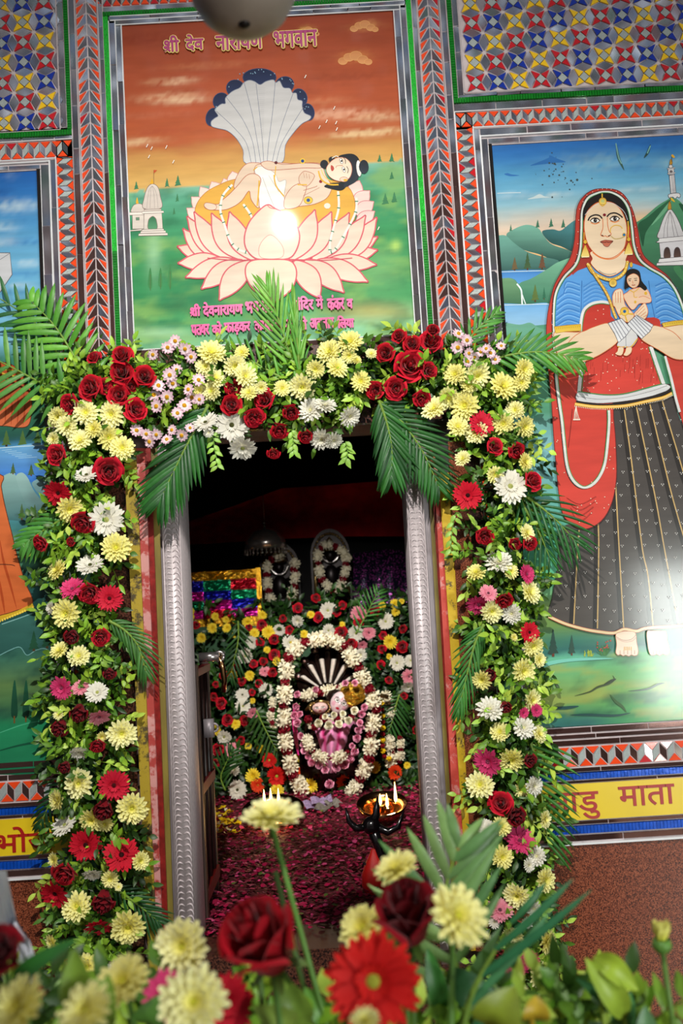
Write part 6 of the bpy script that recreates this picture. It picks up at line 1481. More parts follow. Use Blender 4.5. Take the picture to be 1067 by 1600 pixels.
def rose(code, seed, cin, cout, opn=1.0, L=1.0):
    """spiral of overlapping petals: tight heart, outer petals rolled back at the rim"""
    rnd = random.Random(seed); mb = MB(); N_ = 24
    for i in range(N_):
        f = i/(N_-1); a = i*2.39996*.98+rnd.uniform(-.15, .15)
        rb = .02+.33*f; rt = (.05+.77*f**1.15)*opn+.03; h = (1.0-.46*f)*L; hw = 1.25-.45*f; base = -.34*L
        nu, nv = 8, 6; vs = []; cl = []
        for v in range(nv+1):
            t = v/nv; r = rb+(rt-rb)*(math.sin(t*PI/2)**(1.1)); 
            z = base+(h-base)*t
            roll = max(0, t-.72)/.28*f
            r += roll*.22; z -= roll**2*.20
            for u in range(nu+1):
                s = -1+2*u/nu; wv = .03*math.sin(5*s+i)*t
                edge = (1-.38*abs(s)**2.6*t)      # rounded rim
                an = a+s*hw*(1-.12*t); rr_ = r*(1+.05*abs(s))+wv*.6
                zz = base+(z-base)*edge
                vs.append((math.cos(an)*rr_, math.sin(an)*rr_, zz)); k = rnd.uniform(.97, 1.03); cl.append(tuple(min(1, q*k) for q in mixc(cin, cout, .25+.75*t*f)))
        mb.add(vs, [(v*(nu+1)+u, v*(nu+1)+u+1, (v+1)*(nu+1)+u+1, (v+1)*(nu+1)+u) for v in range(nv) for u in range(nu)], 0, None, cl)
    mb.ball((0, 0, .48*L), .15, 10, sx=(1, 1, 2.6), col=mixc(cin, cout, .45))
    mb.lathe([(.001, -.38*L), (.2, -.36*L), (.34, -.2*L), (.36, .05)], 14, col=cin)
    cx = MB()
    for i in range(5): petal_strip(cx, Matrix.Translation((0, 0, -.36*L)) @ Matrix.Rotation(2*PI*i/5, 4, 'Z'), .62, .10, -.1, .1, -.5, lin('#4E7A2E'), lin('#7A9A46'), r0=.1)
    cx.tube([(0, 0, -.34*L), (.02, .02, -.9*L)], .055, 6, col=lin('#4E7A2E')); cx.ball((0, 0, -.36*L), .13, 8, col=lin('#4E7A2E'))
    register(code, [('rose', fmesh(mb, 'rose', M['petal_red'])), ('sepals', fmesh(cx, 'sepals', M['leaf']))])
rose('R0', 51, lin('#8A0414'), lin('#C80E26'), 1.0); rose('R1', 52, lin('#7E0412'), lin('#BC0A20'), .92); rose('R2', 53, lin('#8E0616'), lin('#D0142E'), 1.06)
rose('D0', 54, lin('#4E020E'), lin('#8A0618'), .72, 1.25); rose('Q0', 55, lin('#D86A9A'), lin('#F0A8C4'), .80, 1.1); rose('V0', 56, lin('#E8E0B8'), lin('#F2EED8'), .9)
rose('L0', 58, lin('#7E0412'), lin('#C00E22'), .80, 1.35)
rose('N0', 57, lin('#A80C3A'), lin('#D8285E'), .8)

def grow(code, pos, r, n, spin, label, cat, group):
    """place one flower: scaled to radius r, facing n"""
    parts = FM[code]
    o = bpy.data.objects.new(parts[0][0], parts[0][1]); COL.objects.link(o)
    q = Vector(n).normalized().to_track_quat('Z', 'Y') @ Quaternion((0, 0, 1), spin)
    o.rotation_mode = 'QUATERNION'; o.rotation_quaternion = q; o.location = pos; o.scale = (r, r, r)
    tag(o, label, cat, group)
    for nm, me in parts[1:]:
        c = bpy.data.objects.new(nm, me); COL.objects.link(c); c.parent = o
    return o
KIND = {'Y': ('yellow', 'chrysanthemum', 3), 'B': ('bright yellow', 'chrysanthemum', 2), 'W': ('white', 'chrysanthemum', 2), 'G': ('white', 'gerbera', 2), 'K': ('red', 'gerbera', 2), 'P': ('pink', 'gerbera', 1), 'M': ('magenta pink', 'gerbera', 1), 'O': ('orange', 'gerbera', 1), 'F': ('bright red', 'gerbera', 1),
        'A': ('pale pink', 'aster', 2), 'L': ('deep red', 'rose', 1), 'R': ('red', 'rose', 3), 'D': ('dark red', 'rose', 1), 'Q': ('pink', 'rosebud', 1), 'V': ('cream', 'rose', 1), 'N': ('magenta', 'rose', 1)}
ORD = ['first', 'second', 'third', 'fourth', 'fifth', 'sixth', 'seventh', 'eighth', 'ninth', 'tenth', 'eleventh', 'twelfth', 'thirteenth', 'fourteenth', 'fifteenth', 'sixteenth', 'seventeenth', 'eighteenth', 'nineteenth', 'twentieth'] + ['twenty-'+w for w in ('first', 'second', 'third', 'fourth', 'fifth', 'sixth', 'seventh', 'eighth', 'ninth')] + ['thirtieth'] + ['thirty-'+w for w in ('first', 'second', 'third', 'fourth', 'fifth', 'sixth', 'seventh', 'eighth', 'ninth')] + ['fortieth'] + ['forty-'+w for w in ('first', 'second', 'third', 'fourth', 'fifth', 'sixth', 'seventh', 'eighth', 'ninth')]
def parse(txt):
    out = []
    for line in txt.strip().replace(';', '\n').split('\n'):
        w = line.split()
        if not w: continue
        v = [float(q) for q in w[1:]]
        out.append((w[0], v[0], v[1], v[2], v[3] if len(v) > 3 else None, v[4] if len(v) > 4 else 0.0))
    return out
ALLF = []
def plant(txt, Yf, where, order, group, conv=None, dim=1.0, spread=.55, near_ok=True):
    """flowers of one stretch; where: phrase for labels, order: (key, phrase) that the ordinals follow"""
    fl = parse(txt); rnd = random.Random(len(fl)*7+3)
    pts = []
    for (c, x, y, r, tx, ty) in fl:
        if conv: (x, y), r = conv(x, y), r/2.808
        pts.append((c, x, y, r, tx, ty))
    key, phrase = order
    byk = {}
    for i, f in enumerate(pts): byk.setdefault(f[0][0], []).append(i)
    for k, idx in byk.items():
        idx.sort(key=lambda i: key(pts[i])); 
        for j, i in enumerate(idx):
            c, x, y, r, tx, ty = pts[i]; colr, kd, nvar = KIND[c[0]]
            Y = (Yf(x, y) if callable(Yf) else Yf) - rnd.uniform(0, .018)
            pos = P(x, y, Y); rad = r*scale_at(Y)*1.06
            if tx is None: tx, ty = rnd.uniform(-spread, spread), rnd.uniform(-spread, spread)
            n = (tx, -1, -ty)
            # what it stands beside
            best = min((q for q in range(len(pts)) if q != i), key=lambda q: math.hypot(pts[q][1]-x, pts[q][2]-y)); b = pts[best]; bk = KIND[b[0][0]]
            rel = ('below' if y > b[2] else 'above') if abs(y-b[2]) > abs(x-b[1]) else ('right of' if x > b[1] else 'left of')
            size = 'small ' if r < (13 if conv is None else 5.2) and kd in ('chrysanthemum',) else ''
            o_ = (ORD[j]+' ' if len(idx) > 1 else 'only ')
            lab = '%s%s%s %s %s%s, %s a %s %s' % (o_, size, colr, kd, where, phrase if len(idx) > 1 else '', rel, bk[0].split()[-1], bk[1])
            w_ = lab.split()
            if len(w_) > 16: lab = '%s%s%s %s %s%s' % (o_, size, colr, kd, where, phrase if len(idx) > 1 else '')
            code = c if len(c) > 1 else c+str(rnd.randrange(nvar))
            o = grow(code, pos, rad, n, rnd.uniform(0, 6.28), lab, {'rosebud': 'rose'}.get(kd, kd), group)
            ALLF.append((x, y, r, o))
# --- left side of the doorway, from the corner down
LEFT = """
R 148 561 12 -.4 -.7; R 191 558 17 0 -.5; R 191 584 20 .1 -.2; R 226 590 18 .2 -.1; R 144 607 20 -.3 -.1; R 186 617 17 .1 .1; R 211 640 17 .5 .2; R 110 631 15 -.3 .3
R 162 604 13 .6 .1; R 205 603 12 .3 .4
Y 92 652 17; Y 134 645 20; Y 174 648 21; Y 105 666 17; Y 125 689 19; Y 146 670 15; Y 170 683 20; Y 191 700 19; Y 84 686 12 -.5 0
R 91 711 16 -.4 0; R2 170 735 21 .2 .3; G1 135 742 18 -.1 -.9; K 91 770 21 -.2 .6
Y 108 795 20; R 131 815 18 -.2 .7; G0 166 812 27 .15 .1; Y 181 856 23 .2 -.2; R 66 847 14 -.8 .4; G1 141 883 21 0 -.9; Y 90 891 17 -.6 -.5; R 112 846 8 -.5 .3
M 113 920 19 -.2 -.7; R 141 925 17 -.1 .5; K0 171 935 20 .15 .1; Y2 103 958 22 -.1 .1; W 80 950 10 -.9 0
D 113 992 15 0 .8; R 157 994 14 .2 .6; Y 93 1017 15 -.3 -.8; Y 123 1025 17 .1 -.3; D 171 1050 12 .2 .9; M 96 1075 18 -.2 .2; P 126 1075 14 .1 -.9; G0 152 1082 17 .1 -.5; D 124 1110 18 0 .9; P 155 1120 17 .3 1.2; Y 91 1117 8
Y1 190 1146 22 .25 .05; D 95 1134 17 -.2 .8; Y 159 1151 8; R 152 1163 12 .1 .9; W 124 1175 14 .1 1.0; D 102 1196 12 -.2 .7
Y 123 1224 22 0 0; Y 90 1251 17 -.9 0; K 178 1227 23 .2 .1; D 162 1260 20 0 .8; Y 206 1263 23 .2 0; Y 143 1281 18 0 .3; Y 163 1287 13 .2 .4; G 101 1289 19 -.3 -1.2
K 134 1320 24 0 .1; K1 190 1336 26 .1 -.6; Y 219 1345 14 .8 0; R 103 1362 19 -.2 .5; Y 85 1344 12 -.9 0; W 144 1365 14 .1 1.1; Y 172 1373 13 .1 .1; Y 185 1386 6
K 86 1396 22 -.3 .5; Y 120 1416 22 0 -.4; D 162 1403 21 0 .9; K 154 1448 21 .2 1.0; Y 200 1448 26 .1 .2; Y 82 1473 13 -.9 .2; Y 136 1510 21 0 0; R 109 1504 13 0 .6; W 176 1514 11
"""
TOP = """
A 274 533 10; A 262 543 10; A 289 545 10; A 239 554 9; A 299 558 10; A 265 586 11; A 276 578 9; A 270 599 10; A 247 603 11; A 241 618 11; A 261 620 11; A 245 635 11; A 288 634 11; A 310 594 10; A 295 609 10; A 299 621 10; A 311 624 9; A 277 646 10; A 269 672 9; A 284 680 10; A 261 687 9; A 244 679 9; A 228 678 9; A 213 673 10; A 234 690 10; A 297 669 8
Y 330 552 23; Y 321 573 16; Y 367 572 18; Y 337 591 17; Y 383 588 19; Y 331 611 16; Y 389 614 14; Y 311 609 10; Y 408 606 11; Y 378 551 12; Y 441 607 13; Y 472 605 21; Y 493 577 15; Y 515 550 20; Y 526 575 18; Y 547 534 19; Y 564 596 16; Y 557 563 9; Y 580 553 9; Y 545 556 12
R 366 606 14; R 361 633 17; R 415 625 16; R 396 651 15 0 .7; R 404 650 11; R 454 643 14 .1 .8; R 437 671 14 -.1 .9; R 477 680 13 .1 1.0; R 427 707 10 0 1.0
G1 321 660 20 -.2 -.7; G1 362 664 25 .1 .15; G 379 700 22 .1 1.1; W 485 641 19 -.2 -.1; W 508 634 17 .2 -.8; W 546 650 17 .5 .7; W 502 686 18 -.1 .8; W 521 688 14 .4 .9; W 326 676 8
R 624 527 13 -.3 -.4; R 644 539 15 0 -.2; R 672 537 17 .2 -.2; R 676 518 12 .1 -.6; R 603 553 16 -.3 0; R2 640 573 24 0 0; R 668 579 13 .5 .2; R 618 606 17 0 .3; R 587 609 14 -.3 .4; R 658 622 13 .1 .7
"""
RIGHT = """
A 716 522 10; A 729 532 10; A 715 543 11; A 732 552 9; A 730 565 9; A 741 558 8; A 751 550 8; A 760 545 8; A 766 552 9; A 774 562 8; A 783 541 8
Y 711 585 18; Y 745 587 22; Y 786 604 23; Y 818 577 17; Y 814 598 14; Y 726 634 23; Y 678 639 20; Y 700 622 18; Y 715 667 17; Y 745 676 18; Y 731 603 14; Y 786 662 17; Y 805 641 15; Y 819 667 17; Y 723 717 13 -.4 -.4; Y 773 742 14; Y 820 722 14 .8 0
K 752 662 20 .3 -.2; R 772 699 13; R 806 703 13 .2 .6; R 830 752 15 .6 -.2; G0 797 760 27 .2 -.2; K1 731 774 22 -.2 .05
R 757 837 14 0 .5; R 804 849 10 0 .6; R 826 848 12 .4 .5; Y 823 833 14 .7 -.3; W 779 879 21 -.1 -.8; Y 798 893 12; Y 744 895 15 -.3 -.9; M 823 897 15 .8 -.1; Y 827 925 19 .8 -.2; M 748 944 19 -.2 .9; P 763 927 14 .1 -.5; R 786 936 15 0 .9; Y 768 955 18; W 799 959 15
K 827 988 16 .4 0; Y 832 1009 17; Y 842 1031 12 .7 0; Y 817 1048 20 .4 .2; Y 803 996 6; Y 753 1062 15 -.5 .3; D 764 1052 13 0 .6; W 765 1108 20 0 -.7; D 789 1102 12 .1 .7; Y 831 1094 16 .6 .1; M 818 1114 9; M 838 1110 10 .4 0; W 818 1137 17 .2 -.3; Y 781 1144 15; Y 842 1147 14 .7 -.4
M0 762 1190 22 -.7 .3; Y 799 1186 19; D 826 1186 13 .3 .2; Y 750 1226 21 -.2 -.3; W 834 1228 15 .5 0; Y 815 1234 12; R 783 1256 17 -.2 -.4; D 803 1271 19 .3 .4; W 760 1301 19 -.2 -.4; Y 783 1291 15 .3 -.5; Y 851 1280 13 .9 0; M 812 1314 22 .1 -.9; Y 784 1339 17; W 838 1338 14; W 826 1352 10; Y 851 1375 18 .6 0; Y 808 1400 20; P 781 1422 19 .1 -.9; W 834 1420 12; R 816 1428 12; W 823 1441 10; W 772 1441 9
Y 802 1460 16; N 847 1449 11; Y 854 1471 17 .9 .1; D 774 1482 14 0 .8; M 802 1509 22 0 .3; M 829 1499 14; Y 843 1523 18 .4 0; Y 775 1516 12; Y 810 1582 19; Y 830 1592 16; D 851 1566 14; Y 765 1594 14; Y 857 1590 10
"""
def Yg(x, y): return -.075
plant(LEFT, Yg, 'on the left garland', (lambda f: f[2], ' from the top'), 'flowers on the left garland')
plant(TOP, Yg, 'on the garland over the door', (lambda f: f[1], ' from the left'), 'flowers on the garland over the door')
plant(RIGHT, Yg, 'on the right garland', (lambda f: f[2], ' from the top'), 'flowers on the right garland')

# --- the flower bank in the shrine (coordinates of the shrine view)
BANK = """
G0 652 95 37 0 0; W 520 140 26 -.3 .3; G0 905 143 36 .1 0; G1 440 180 26; G0 655 183 28; G0 775 195 36; G0 485 235 32; G1 320 235 28; G0 290 295 34 -.3 .2; W 795 290 27; G0 955 325 35; G0 1015 315 27; G1 380 445 31; G1 277 465 29 0 -.4; G0 280 515 34 0 -.3; G0 197 650 32; G0 125 718 28; G1 255 882 40 0 -.2; G0 1005 430 30 0 .8; W 240 795 24
P 790 112 37; P 832 193 29; P 803 247 22 .3 .6; P 375 362 24 0 -.6; P 322 547 26 .4 .3; P 235 710 34; P 1008 385 32
B 98 215 21; B 145 172 22; B 210 172 20; B 158 122 17; B 300 147 23; B 330 195 21; B 247 203 15; B 390 190 28; B 577 113 17; B 548 200 18; B 385 268 15; B 430 318 20; B 925 233 30; B 945 65 20; B 950 100 19; B 890 75 18; B 975 55 13; B 232 378 23; B 310 380 21; B 365 115 19; B 245 592 23 .3 -.2; B 163 620 22 -.3 0; B 322 492 13; B 715 157 13; B 920 297 13; B 303 690 15; B 358 702 18; B 325 822 32 -.2 -.2; B 575 864 32; B 430 885 28 0 -.5; B 50 100 17; B 50 125 16; B 205 135 15; B 858 785 26 .5 0; B 1000 775 15; B 520 742 18; B 690 820 20; B 760 790 16; B 495 235 9
R 600 40 21; R 520 85 21; R 612 125 21; R 690 103 19; R 718 72 18; R 712 192 27; R 785 153 22; R 860 98 21; R 362 158 22; R 455 130 17; R 484 180 19; R 418 222 23; R 355 236 18; R 418 290 23; R 370 320 19; R 247 350 17; R 195 380 19; R 275 405 19; R 150 475 19; R 185 502 23; R 213 576 23; R 290 577 23; R 172 705 25; R 270 665 19; R 158 767 21; R 980 255 27; R 890 265 19; R 755 240 25; R 895 205 17; R 980 175 19; R 885 335 19; R 920 400 15; R 410 365 19; R 350 415 17; R 75 160 17; R 305 168 15; R 325 330 17; R 320 455 14; R 600 820 22; R 690 235 20; R 985 470 16; R 1040 620 18; R 90 460 16; R 120 560 15; R 160 420 14; R 780 850 22; R 545 470 22
F 395 752 31; F 428 822 42; O 345 862 30; O 545 800 24; O 722 848 32; O 945 805 32 .3 0
"""
def Yb(x, y): return 1.80+max(0, (1230-y))/290*.34 - (.05 if y > 1180 else 0)
plant(BANK, lambda x, y: Yb(x, y)-.05, 'in the shrine flower bank', (lambda f: f[2], ' counted from the top'), 'flowers in the shrine bank', conv=S_, spread=.25)
RING = """
Q 515 515 20; Q 505 555 22; Q 520 590 20; Q 535 645 18; Q 552 710 20; Q 580 760 19; Q 615 775 18; Q 642 795 19; Q 690 782 22; Q 727 770 22; Q 747 742 22; Q 770 712 20; Q 780 655 20; Q 786 620 18; Q 792 590 18; Q 800 550 20; Q 812 520 18; Q 730 415 17; Q 768 415 17; Q 597 440 17; Q 515 462 17; Q 540 680 15; Q 565 735 15; Q 660 855 22; Q 530 550 16; Q 760 690 15; Q 800 605 14
"""
plant(RING, Yd-.10, 'in the ring around the deity', (lambda f: math.atan2(f[1]-513, f[2]-1140) % (2*PI), ' going round from below'), 'pink rosebuds around the deity', conv=S_, spread=.5)
CHEST = """
V 610 588 19; V 657 598 20; V 700 592 18; V 742 578 18; V 768 535 18; V 718 548 15; V 678 552 15; V 640 560 14
"""
plant(CHEST, Yd-.125, "across the deity's chest", (lambda f: f[1], ' from the left'), 'cream roses on the deity', conv=S_, spread=.2)

# ------------------------------------------------------------------ greenery
GREENS = ['#56821C', '#78A22A', '#98BC38', '#B4D050', '#466E1E', '#6A9628', '#304F18', '#84AC30']
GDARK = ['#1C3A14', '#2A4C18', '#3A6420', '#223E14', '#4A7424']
def leaf(mb, p, d, n, L, w, c, rnd, fold=.25, droop=.3):
    """one pointed leaf from p along d, with n its upper side"""
    d = d.normalized(); s = d.cross(n).normalized(); n = s.cross(d).normalized(); vs = []; cl = []
    for t, k in ((0, .06), (.25, .8), (.5, 1), (.75, .7), (1, .03)):
        q = p+d*(L*t)-n*(droop*L*t*t)
        for u in (-1, 0, 1): vs.append(q+s*(u*w*k/2)+n*(abs(u)*fold*w*k*.5)); cl.append(tuple(v*(1.12 if u == 0 else 1)*(1-.0*t) for v in c))
    mb.add(vs, [(i*3+u, (i+1)*3+u, (i+1)*3+u+1, i*3+u+1) for i in range(4) for u in (0, 1)], 0, None, cl)
def sprig(mb, p, d, L, rnd, pal, nl=7, ll=.026):
    d = d.normalized(); side = d.orthogonal().normalized(); side.rotate(Quaternion(d, rnd.uniform(0, 6.28))); c = lin(rnd.choice(pal)); mb.tube([p, p+d*L*.5, p+d*L+Vector((0, 0, -.12*L))], [.0012, .001, .0006], 4, col=jit(c, rnd))
    for i in range(nl):
        t = (i+.6)/nl; q = p+d*(L*t)+Vector((0, 0, -.12*L*t*t)); s = 1 if i % 2 else -1
        dd = (d*.55+side*s+Vector((rnd.uniform(-.2, .2), -.25, rnd.uniform(-.2, .2)))) if i < nl-1 else d
        n = Vector((rnd.uniform(-.35, .35), -1, rnd.uniform(.0, .7)))
        leaf(mb, q, dd, n, ll*rnd.uniform(.75, 1.2), ll*rnd.uniform(.36, .55), jit(c, rnd, .16), rnd)
def hedge(name, spine, hw, Y0_, depth, count, label, seed, pal=GREENS, ll=.024, darkback=True, sl=.055):
    """leafy sprigs clothing a stretch of the garland; spine in pixels with half widths"""
    rnd = random.Random(seed); mb = MB(); d = [0]
    for a, b in zip(spine, spine[1:]): d.append(d[-1]+math.hypot(b[0]-a[0], b[1]-a[1]))
    for i in range(count):
        u = rnd.uniform(0, d[-1]); k = max(j for j in range(len(spine)-1) if d[j] <= u); f = (u-d[k])/(d[k+1]-d[k]); a, b = spine[k], spine[k+1]
        x, y = a[0]+(b[0]-a[0])*f, a[1]+(b[1]-a[1])*f; w = hw[k]+(hw[k+1]-hw[k])*f; t = Vector((b[0]-a[0], b[1]-a[1])).normalized(); o = max(-1, min(1, rnd.gauss(0, .48)))
        px, py = x-t.y*o*w, y+t.x*o*w; inner = i < count*.3
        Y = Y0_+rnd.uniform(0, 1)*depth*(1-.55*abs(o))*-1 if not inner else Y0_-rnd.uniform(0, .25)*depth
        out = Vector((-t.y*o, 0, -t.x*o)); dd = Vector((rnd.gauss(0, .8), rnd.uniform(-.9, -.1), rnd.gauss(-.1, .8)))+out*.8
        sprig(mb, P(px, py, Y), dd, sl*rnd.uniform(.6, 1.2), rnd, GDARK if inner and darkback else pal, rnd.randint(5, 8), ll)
    o = mb.obj(name, M['leaf']); return tag(o, label, 'foliage', kind='stuff')
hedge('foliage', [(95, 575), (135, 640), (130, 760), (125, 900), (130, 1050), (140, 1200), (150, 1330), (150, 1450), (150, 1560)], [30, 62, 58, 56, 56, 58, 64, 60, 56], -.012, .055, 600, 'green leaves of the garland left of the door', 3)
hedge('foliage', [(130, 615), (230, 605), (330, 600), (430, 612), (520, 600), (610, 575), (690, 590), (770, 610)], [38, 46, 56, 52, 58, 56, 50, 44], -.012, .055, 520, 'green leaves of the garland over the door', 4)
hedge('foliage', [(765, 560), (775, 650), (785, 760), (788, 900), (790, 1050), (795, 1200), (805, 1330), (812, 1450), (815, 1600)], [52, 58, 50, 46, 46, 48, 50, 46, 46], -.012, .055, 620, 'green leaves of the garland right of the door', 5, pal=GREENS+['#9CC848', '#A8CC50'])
# frame that carries the garland: slim green-wrapped poles
M['wrap'] = material('dark_green_wrap', '#1F4A2C', rough=.7, noise_s=60, noise_a=.3)
pole = empty('garland_frame', P(140, 1000, -.01), 'green wrapped pole frame carrying the flower garland round the door', 'frame')
for pts in ([(128, 600), (132, 900), (150, 1300), (162, 1640)], [(120, 610), (330, 612), (560, 600), (790, 590)], [(775, 580), (788, 900), (800, 1250), (815, 1660)]):
    mb = MB(); mb.tube([P(x, y, -.022)-pole.location for x, y in pts], .016, 10); o = mb.obj('pole', M['wrap']); o.parent = pole
# the leafy mound behind the shrine flowers
def mound():
    rnd = random.Random(8); mb = MB()
    for i in range(760):
        x = rnd.uniform(285, 672); y = rnd.uniform(935, 1235)
        if y < 985 and x < 410 and rnd.random() < .88: continue
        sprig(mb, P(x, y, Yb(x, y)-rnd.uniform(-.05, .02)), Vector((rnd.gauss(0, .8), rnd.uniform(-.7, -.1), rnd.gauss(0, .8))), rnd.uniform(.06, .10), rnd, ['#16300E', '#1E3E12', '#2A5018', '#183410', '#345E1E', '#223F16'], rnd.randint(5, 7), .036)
    return mb
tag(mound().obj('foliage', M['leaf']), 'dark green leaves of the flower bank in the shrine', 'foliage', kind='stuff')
bk = MB(); b0 = P(260, 1240, 1.9); 
A_ = [P(250, 1240, 1.88), P(700, 1215, 1.88), P(700, 965, 2.16), P(250, 975, 2.16)]
bk.add(A_+[v+Vector((0, .12, 0)) for v in A_], [(0, 1, 2, 3), (0, 4, 5, 1), (1, 5, 6, 2), (2, 6, 7, 3), (3, 7, 4, 0), (7, 6, 5, 4)])
tag(bk.obj('flower_stand', M['wrap'], smooth=False), 'sloping green stand behind the shrine flowers', 'stand')

# ------------------------------------------------------------------ palm fronds
def frond(pts, Yr, L, n, label, w=.011, spread=1.0, c='#3E8A2E', c2='#5AA83A', sides=(1, -1), seed=1, droop=.5, lt=None, fwd=.55, group=None, lens=None, sag=0.0):
    """a feather palm frond: rachis through traced points and narrow folded leaflets along both sides"""
    rnd = random.Random(seed); path = catmull(pts, False, 6); Ys = Yr if callable(Yr) else (lambda t: Yr)
    Q = [P(x, y, Ys(i/(len(path)-1))) for i, (x, y) in enumerate(path)]; base = Q[0].copy()
    root = empty('palm_frond', base, label, 'palm frond', group)
    mb = MB(); k = len(Q); mb.tube([q-base for q in Q], [.0042*(1-.8*i/(k-1)) for i in range(k)], 6, col=lin('#7A9A3A')); o = mb.obj('rachis', M['leaf']); o.parent = root
    mb = MB()
    for i in range(n):
        t = .06+.92*i/(n-1); f = t*(k-1); a = min(int(f), k-2); q = Q[a].lerp(Q[a+1], f-a); d = (Q[a+1]-Q[a]).normalized(); s = d.cross(Vector((0, -1, 0))).normalized()
        for sg in sides:
            ll = L*(lens(t) if lens else (.55+.45*math.sin(PI*min(1, t*1.05)))*(1 if t < .9 else .8))*rnd.uniform(.9, 1.08)
            ang = fwd + .45*t; dd = (s*sg*math.cos(ang)*spread + d*math.sin(ang) + Vector((0, -.18+rnd.uniform(-.12, .12), -sag))).normalized()
            cc = jit(mixc(lin(c), lin(c2), rnd.random()), rnd, .14); vs = []; cl = []; sd_ = dd.cross(Vector((0, -1, 0))).normalized(); nn = sd_.cross(dd).normalized()
            for j in range(7):
                u = j/6; ww = w*(.35+.65*math.sin(PI*min(1, u*.9+.12)))*(1 if j < 6 else .08); pp = q-base+dd*(ll*u)+Vector((0, .02*u*u, -droop*ll*u*u*.5))
                for e_ in (-1, 0, 1): vs.append(pp+sd_*(e_*ww/2)+Vector((0, -1, 0))*(.0022*(1-abs(e_)))); cl.append(tuple(v*(1.15 if e_ == 0 else 1) for v in cc))
            mb.add(vs, [(j*3+e_, (j+1)*3+e_, (j+1)*3+e_+1, j*3+e_+1) for j in range(6) for e_ in (0, 1)], 0, None, cl)
    o = mb.obj('leaflets', M['leaf']); o.parent = root
    return root
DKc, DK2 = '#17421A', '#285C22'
frond([(150, 612), (118, 560), (86, 510), (48, 470)], -.045, .105, 13, 'bright palm frond rising from the top left corner of the garland', .0135, seed=1, fwd=.35, c='#478A2A', c2='#6AA83C', droop=.1)
frond([(135, 618), (70, 600), (20, 575), (-50, 540)], -.05, .11, 14, 'palm frond reaching over the orange robe painting', .012, seed=2, fwd=.3, c='#3E7A30', c2='#5C9440', droop=.15)
frond([(112, 590), (85, 545), (50, 500), (-20, 455)], -.03, .10, 13, 'dark palm frond tip behind the bright one at top left', .010, seed=3, fwd=.5, c='#2A5A34', c2='#3A7240', droop=.1)
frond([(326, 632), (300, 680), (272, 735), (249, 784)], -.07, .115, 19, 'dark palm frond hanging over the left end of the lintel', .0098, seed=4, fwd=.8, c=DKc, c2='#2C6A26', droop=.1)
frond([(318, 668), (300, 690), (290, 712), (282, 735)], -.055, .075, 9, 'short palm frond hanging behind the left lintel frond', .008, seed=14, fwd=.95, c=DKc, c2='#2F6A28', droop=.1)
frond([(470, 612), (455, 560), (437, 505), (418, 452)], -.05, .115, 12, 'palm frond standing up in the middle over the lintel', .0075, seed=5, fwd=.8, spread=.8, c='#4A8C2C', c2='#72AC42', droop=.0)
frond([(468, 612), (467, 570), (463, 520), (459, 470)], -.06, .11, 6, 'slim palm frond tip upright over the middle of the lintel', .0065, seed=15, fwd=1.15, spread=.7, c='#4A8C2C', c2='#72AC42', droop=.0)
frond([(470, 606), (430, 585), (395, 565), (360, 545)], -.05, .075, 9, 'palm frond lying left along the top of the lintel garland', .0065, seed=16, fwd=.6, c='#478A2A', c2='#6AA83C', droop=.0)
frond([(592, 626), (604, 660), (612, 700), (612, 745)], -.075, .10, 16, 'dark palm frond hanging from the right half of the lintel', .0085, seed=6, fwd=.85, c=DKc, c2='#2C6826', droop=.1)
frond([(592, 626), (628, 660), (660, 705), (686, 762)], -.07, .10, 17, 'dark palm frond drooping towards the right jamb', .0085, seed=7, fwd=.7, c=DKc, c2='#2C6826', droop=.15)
frond([(730, 575), (790, 556), (850, 550), (905, 562)], lambda t: -.05-.035*t, .085, 15, 'palm frond reaching right over the painted woman', .0095, seed=8, fwd=.65, c='#3A7A26', c2='#5E9C38', droop=.15)
frond([(716, 566), (730, 535), (750, 510), (775, 490)], -.045, .06, 9, 'short palm frond standing up at the right corner', .0075, seed=9, fwd=.75, c='#3F7A30', c2='#5A9A40', droop=.0)
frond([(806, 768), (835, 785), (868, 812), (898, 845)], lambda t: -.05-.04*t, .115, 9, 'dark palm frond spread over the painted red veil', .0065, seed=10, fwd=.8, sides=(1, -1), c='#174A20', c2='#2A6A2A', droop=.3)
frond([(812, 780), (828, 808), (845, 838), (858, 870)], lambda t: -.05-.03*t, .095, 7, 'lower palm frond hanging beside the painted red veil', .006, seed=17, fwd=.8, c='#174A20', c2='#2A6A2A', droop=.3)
frond([(826, 1150), (838, 1200), (848, 1255), (856, 1320)], lambda t: -.05-.02*t, .125, 15, 'palm frond over the yellow nameboard on the right', .007, seed=11, sides=(-1,), fwd=.42, c='#255A1E', c2='#3E7E2A', droop=.35, lens=lambda t: .9-.3*t)
frond([(756, 975), (742, 1005), (728, 1060), (716, 1110)], -.085, .075, 14, 'palm frond drooping over the right jamb', .0055, seed=12, fwd=.95, c='#2F6A2A', c2='#4A8A38', droop=.2)
frond([(120, 800), (96, 812), (66, 830), (38, 850)], -.05, .075, 10, 'palm frond poking left from the middle of the left garland', .009, seed=13, fwd=.7, c='#3A7A30', c2='#5A9A40', droop=.3)
frond([(170, 970), (195, 985), (216, 1010), (228, 1050)], -.06, .065, 12, 'palm frond on the inner side of the left garland', .006, seed=18, fwd=.8, c='#2F6028', c2='#4A7A36', droop=.5)
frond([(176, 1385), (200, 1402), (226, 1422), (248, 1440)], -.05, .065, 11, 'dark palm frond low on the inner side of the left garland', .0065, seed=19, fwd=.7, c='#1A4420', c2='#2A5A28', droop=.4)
frond([(112, 1215), (92, 1235), (76, 1260), (62, 1290)], -.04, .055, 9, 'dark palm frond low on the outer side of the left garland', .007, seed=20, fwd=.7, c='#143A1C', c2='#224E26', droop=.4)
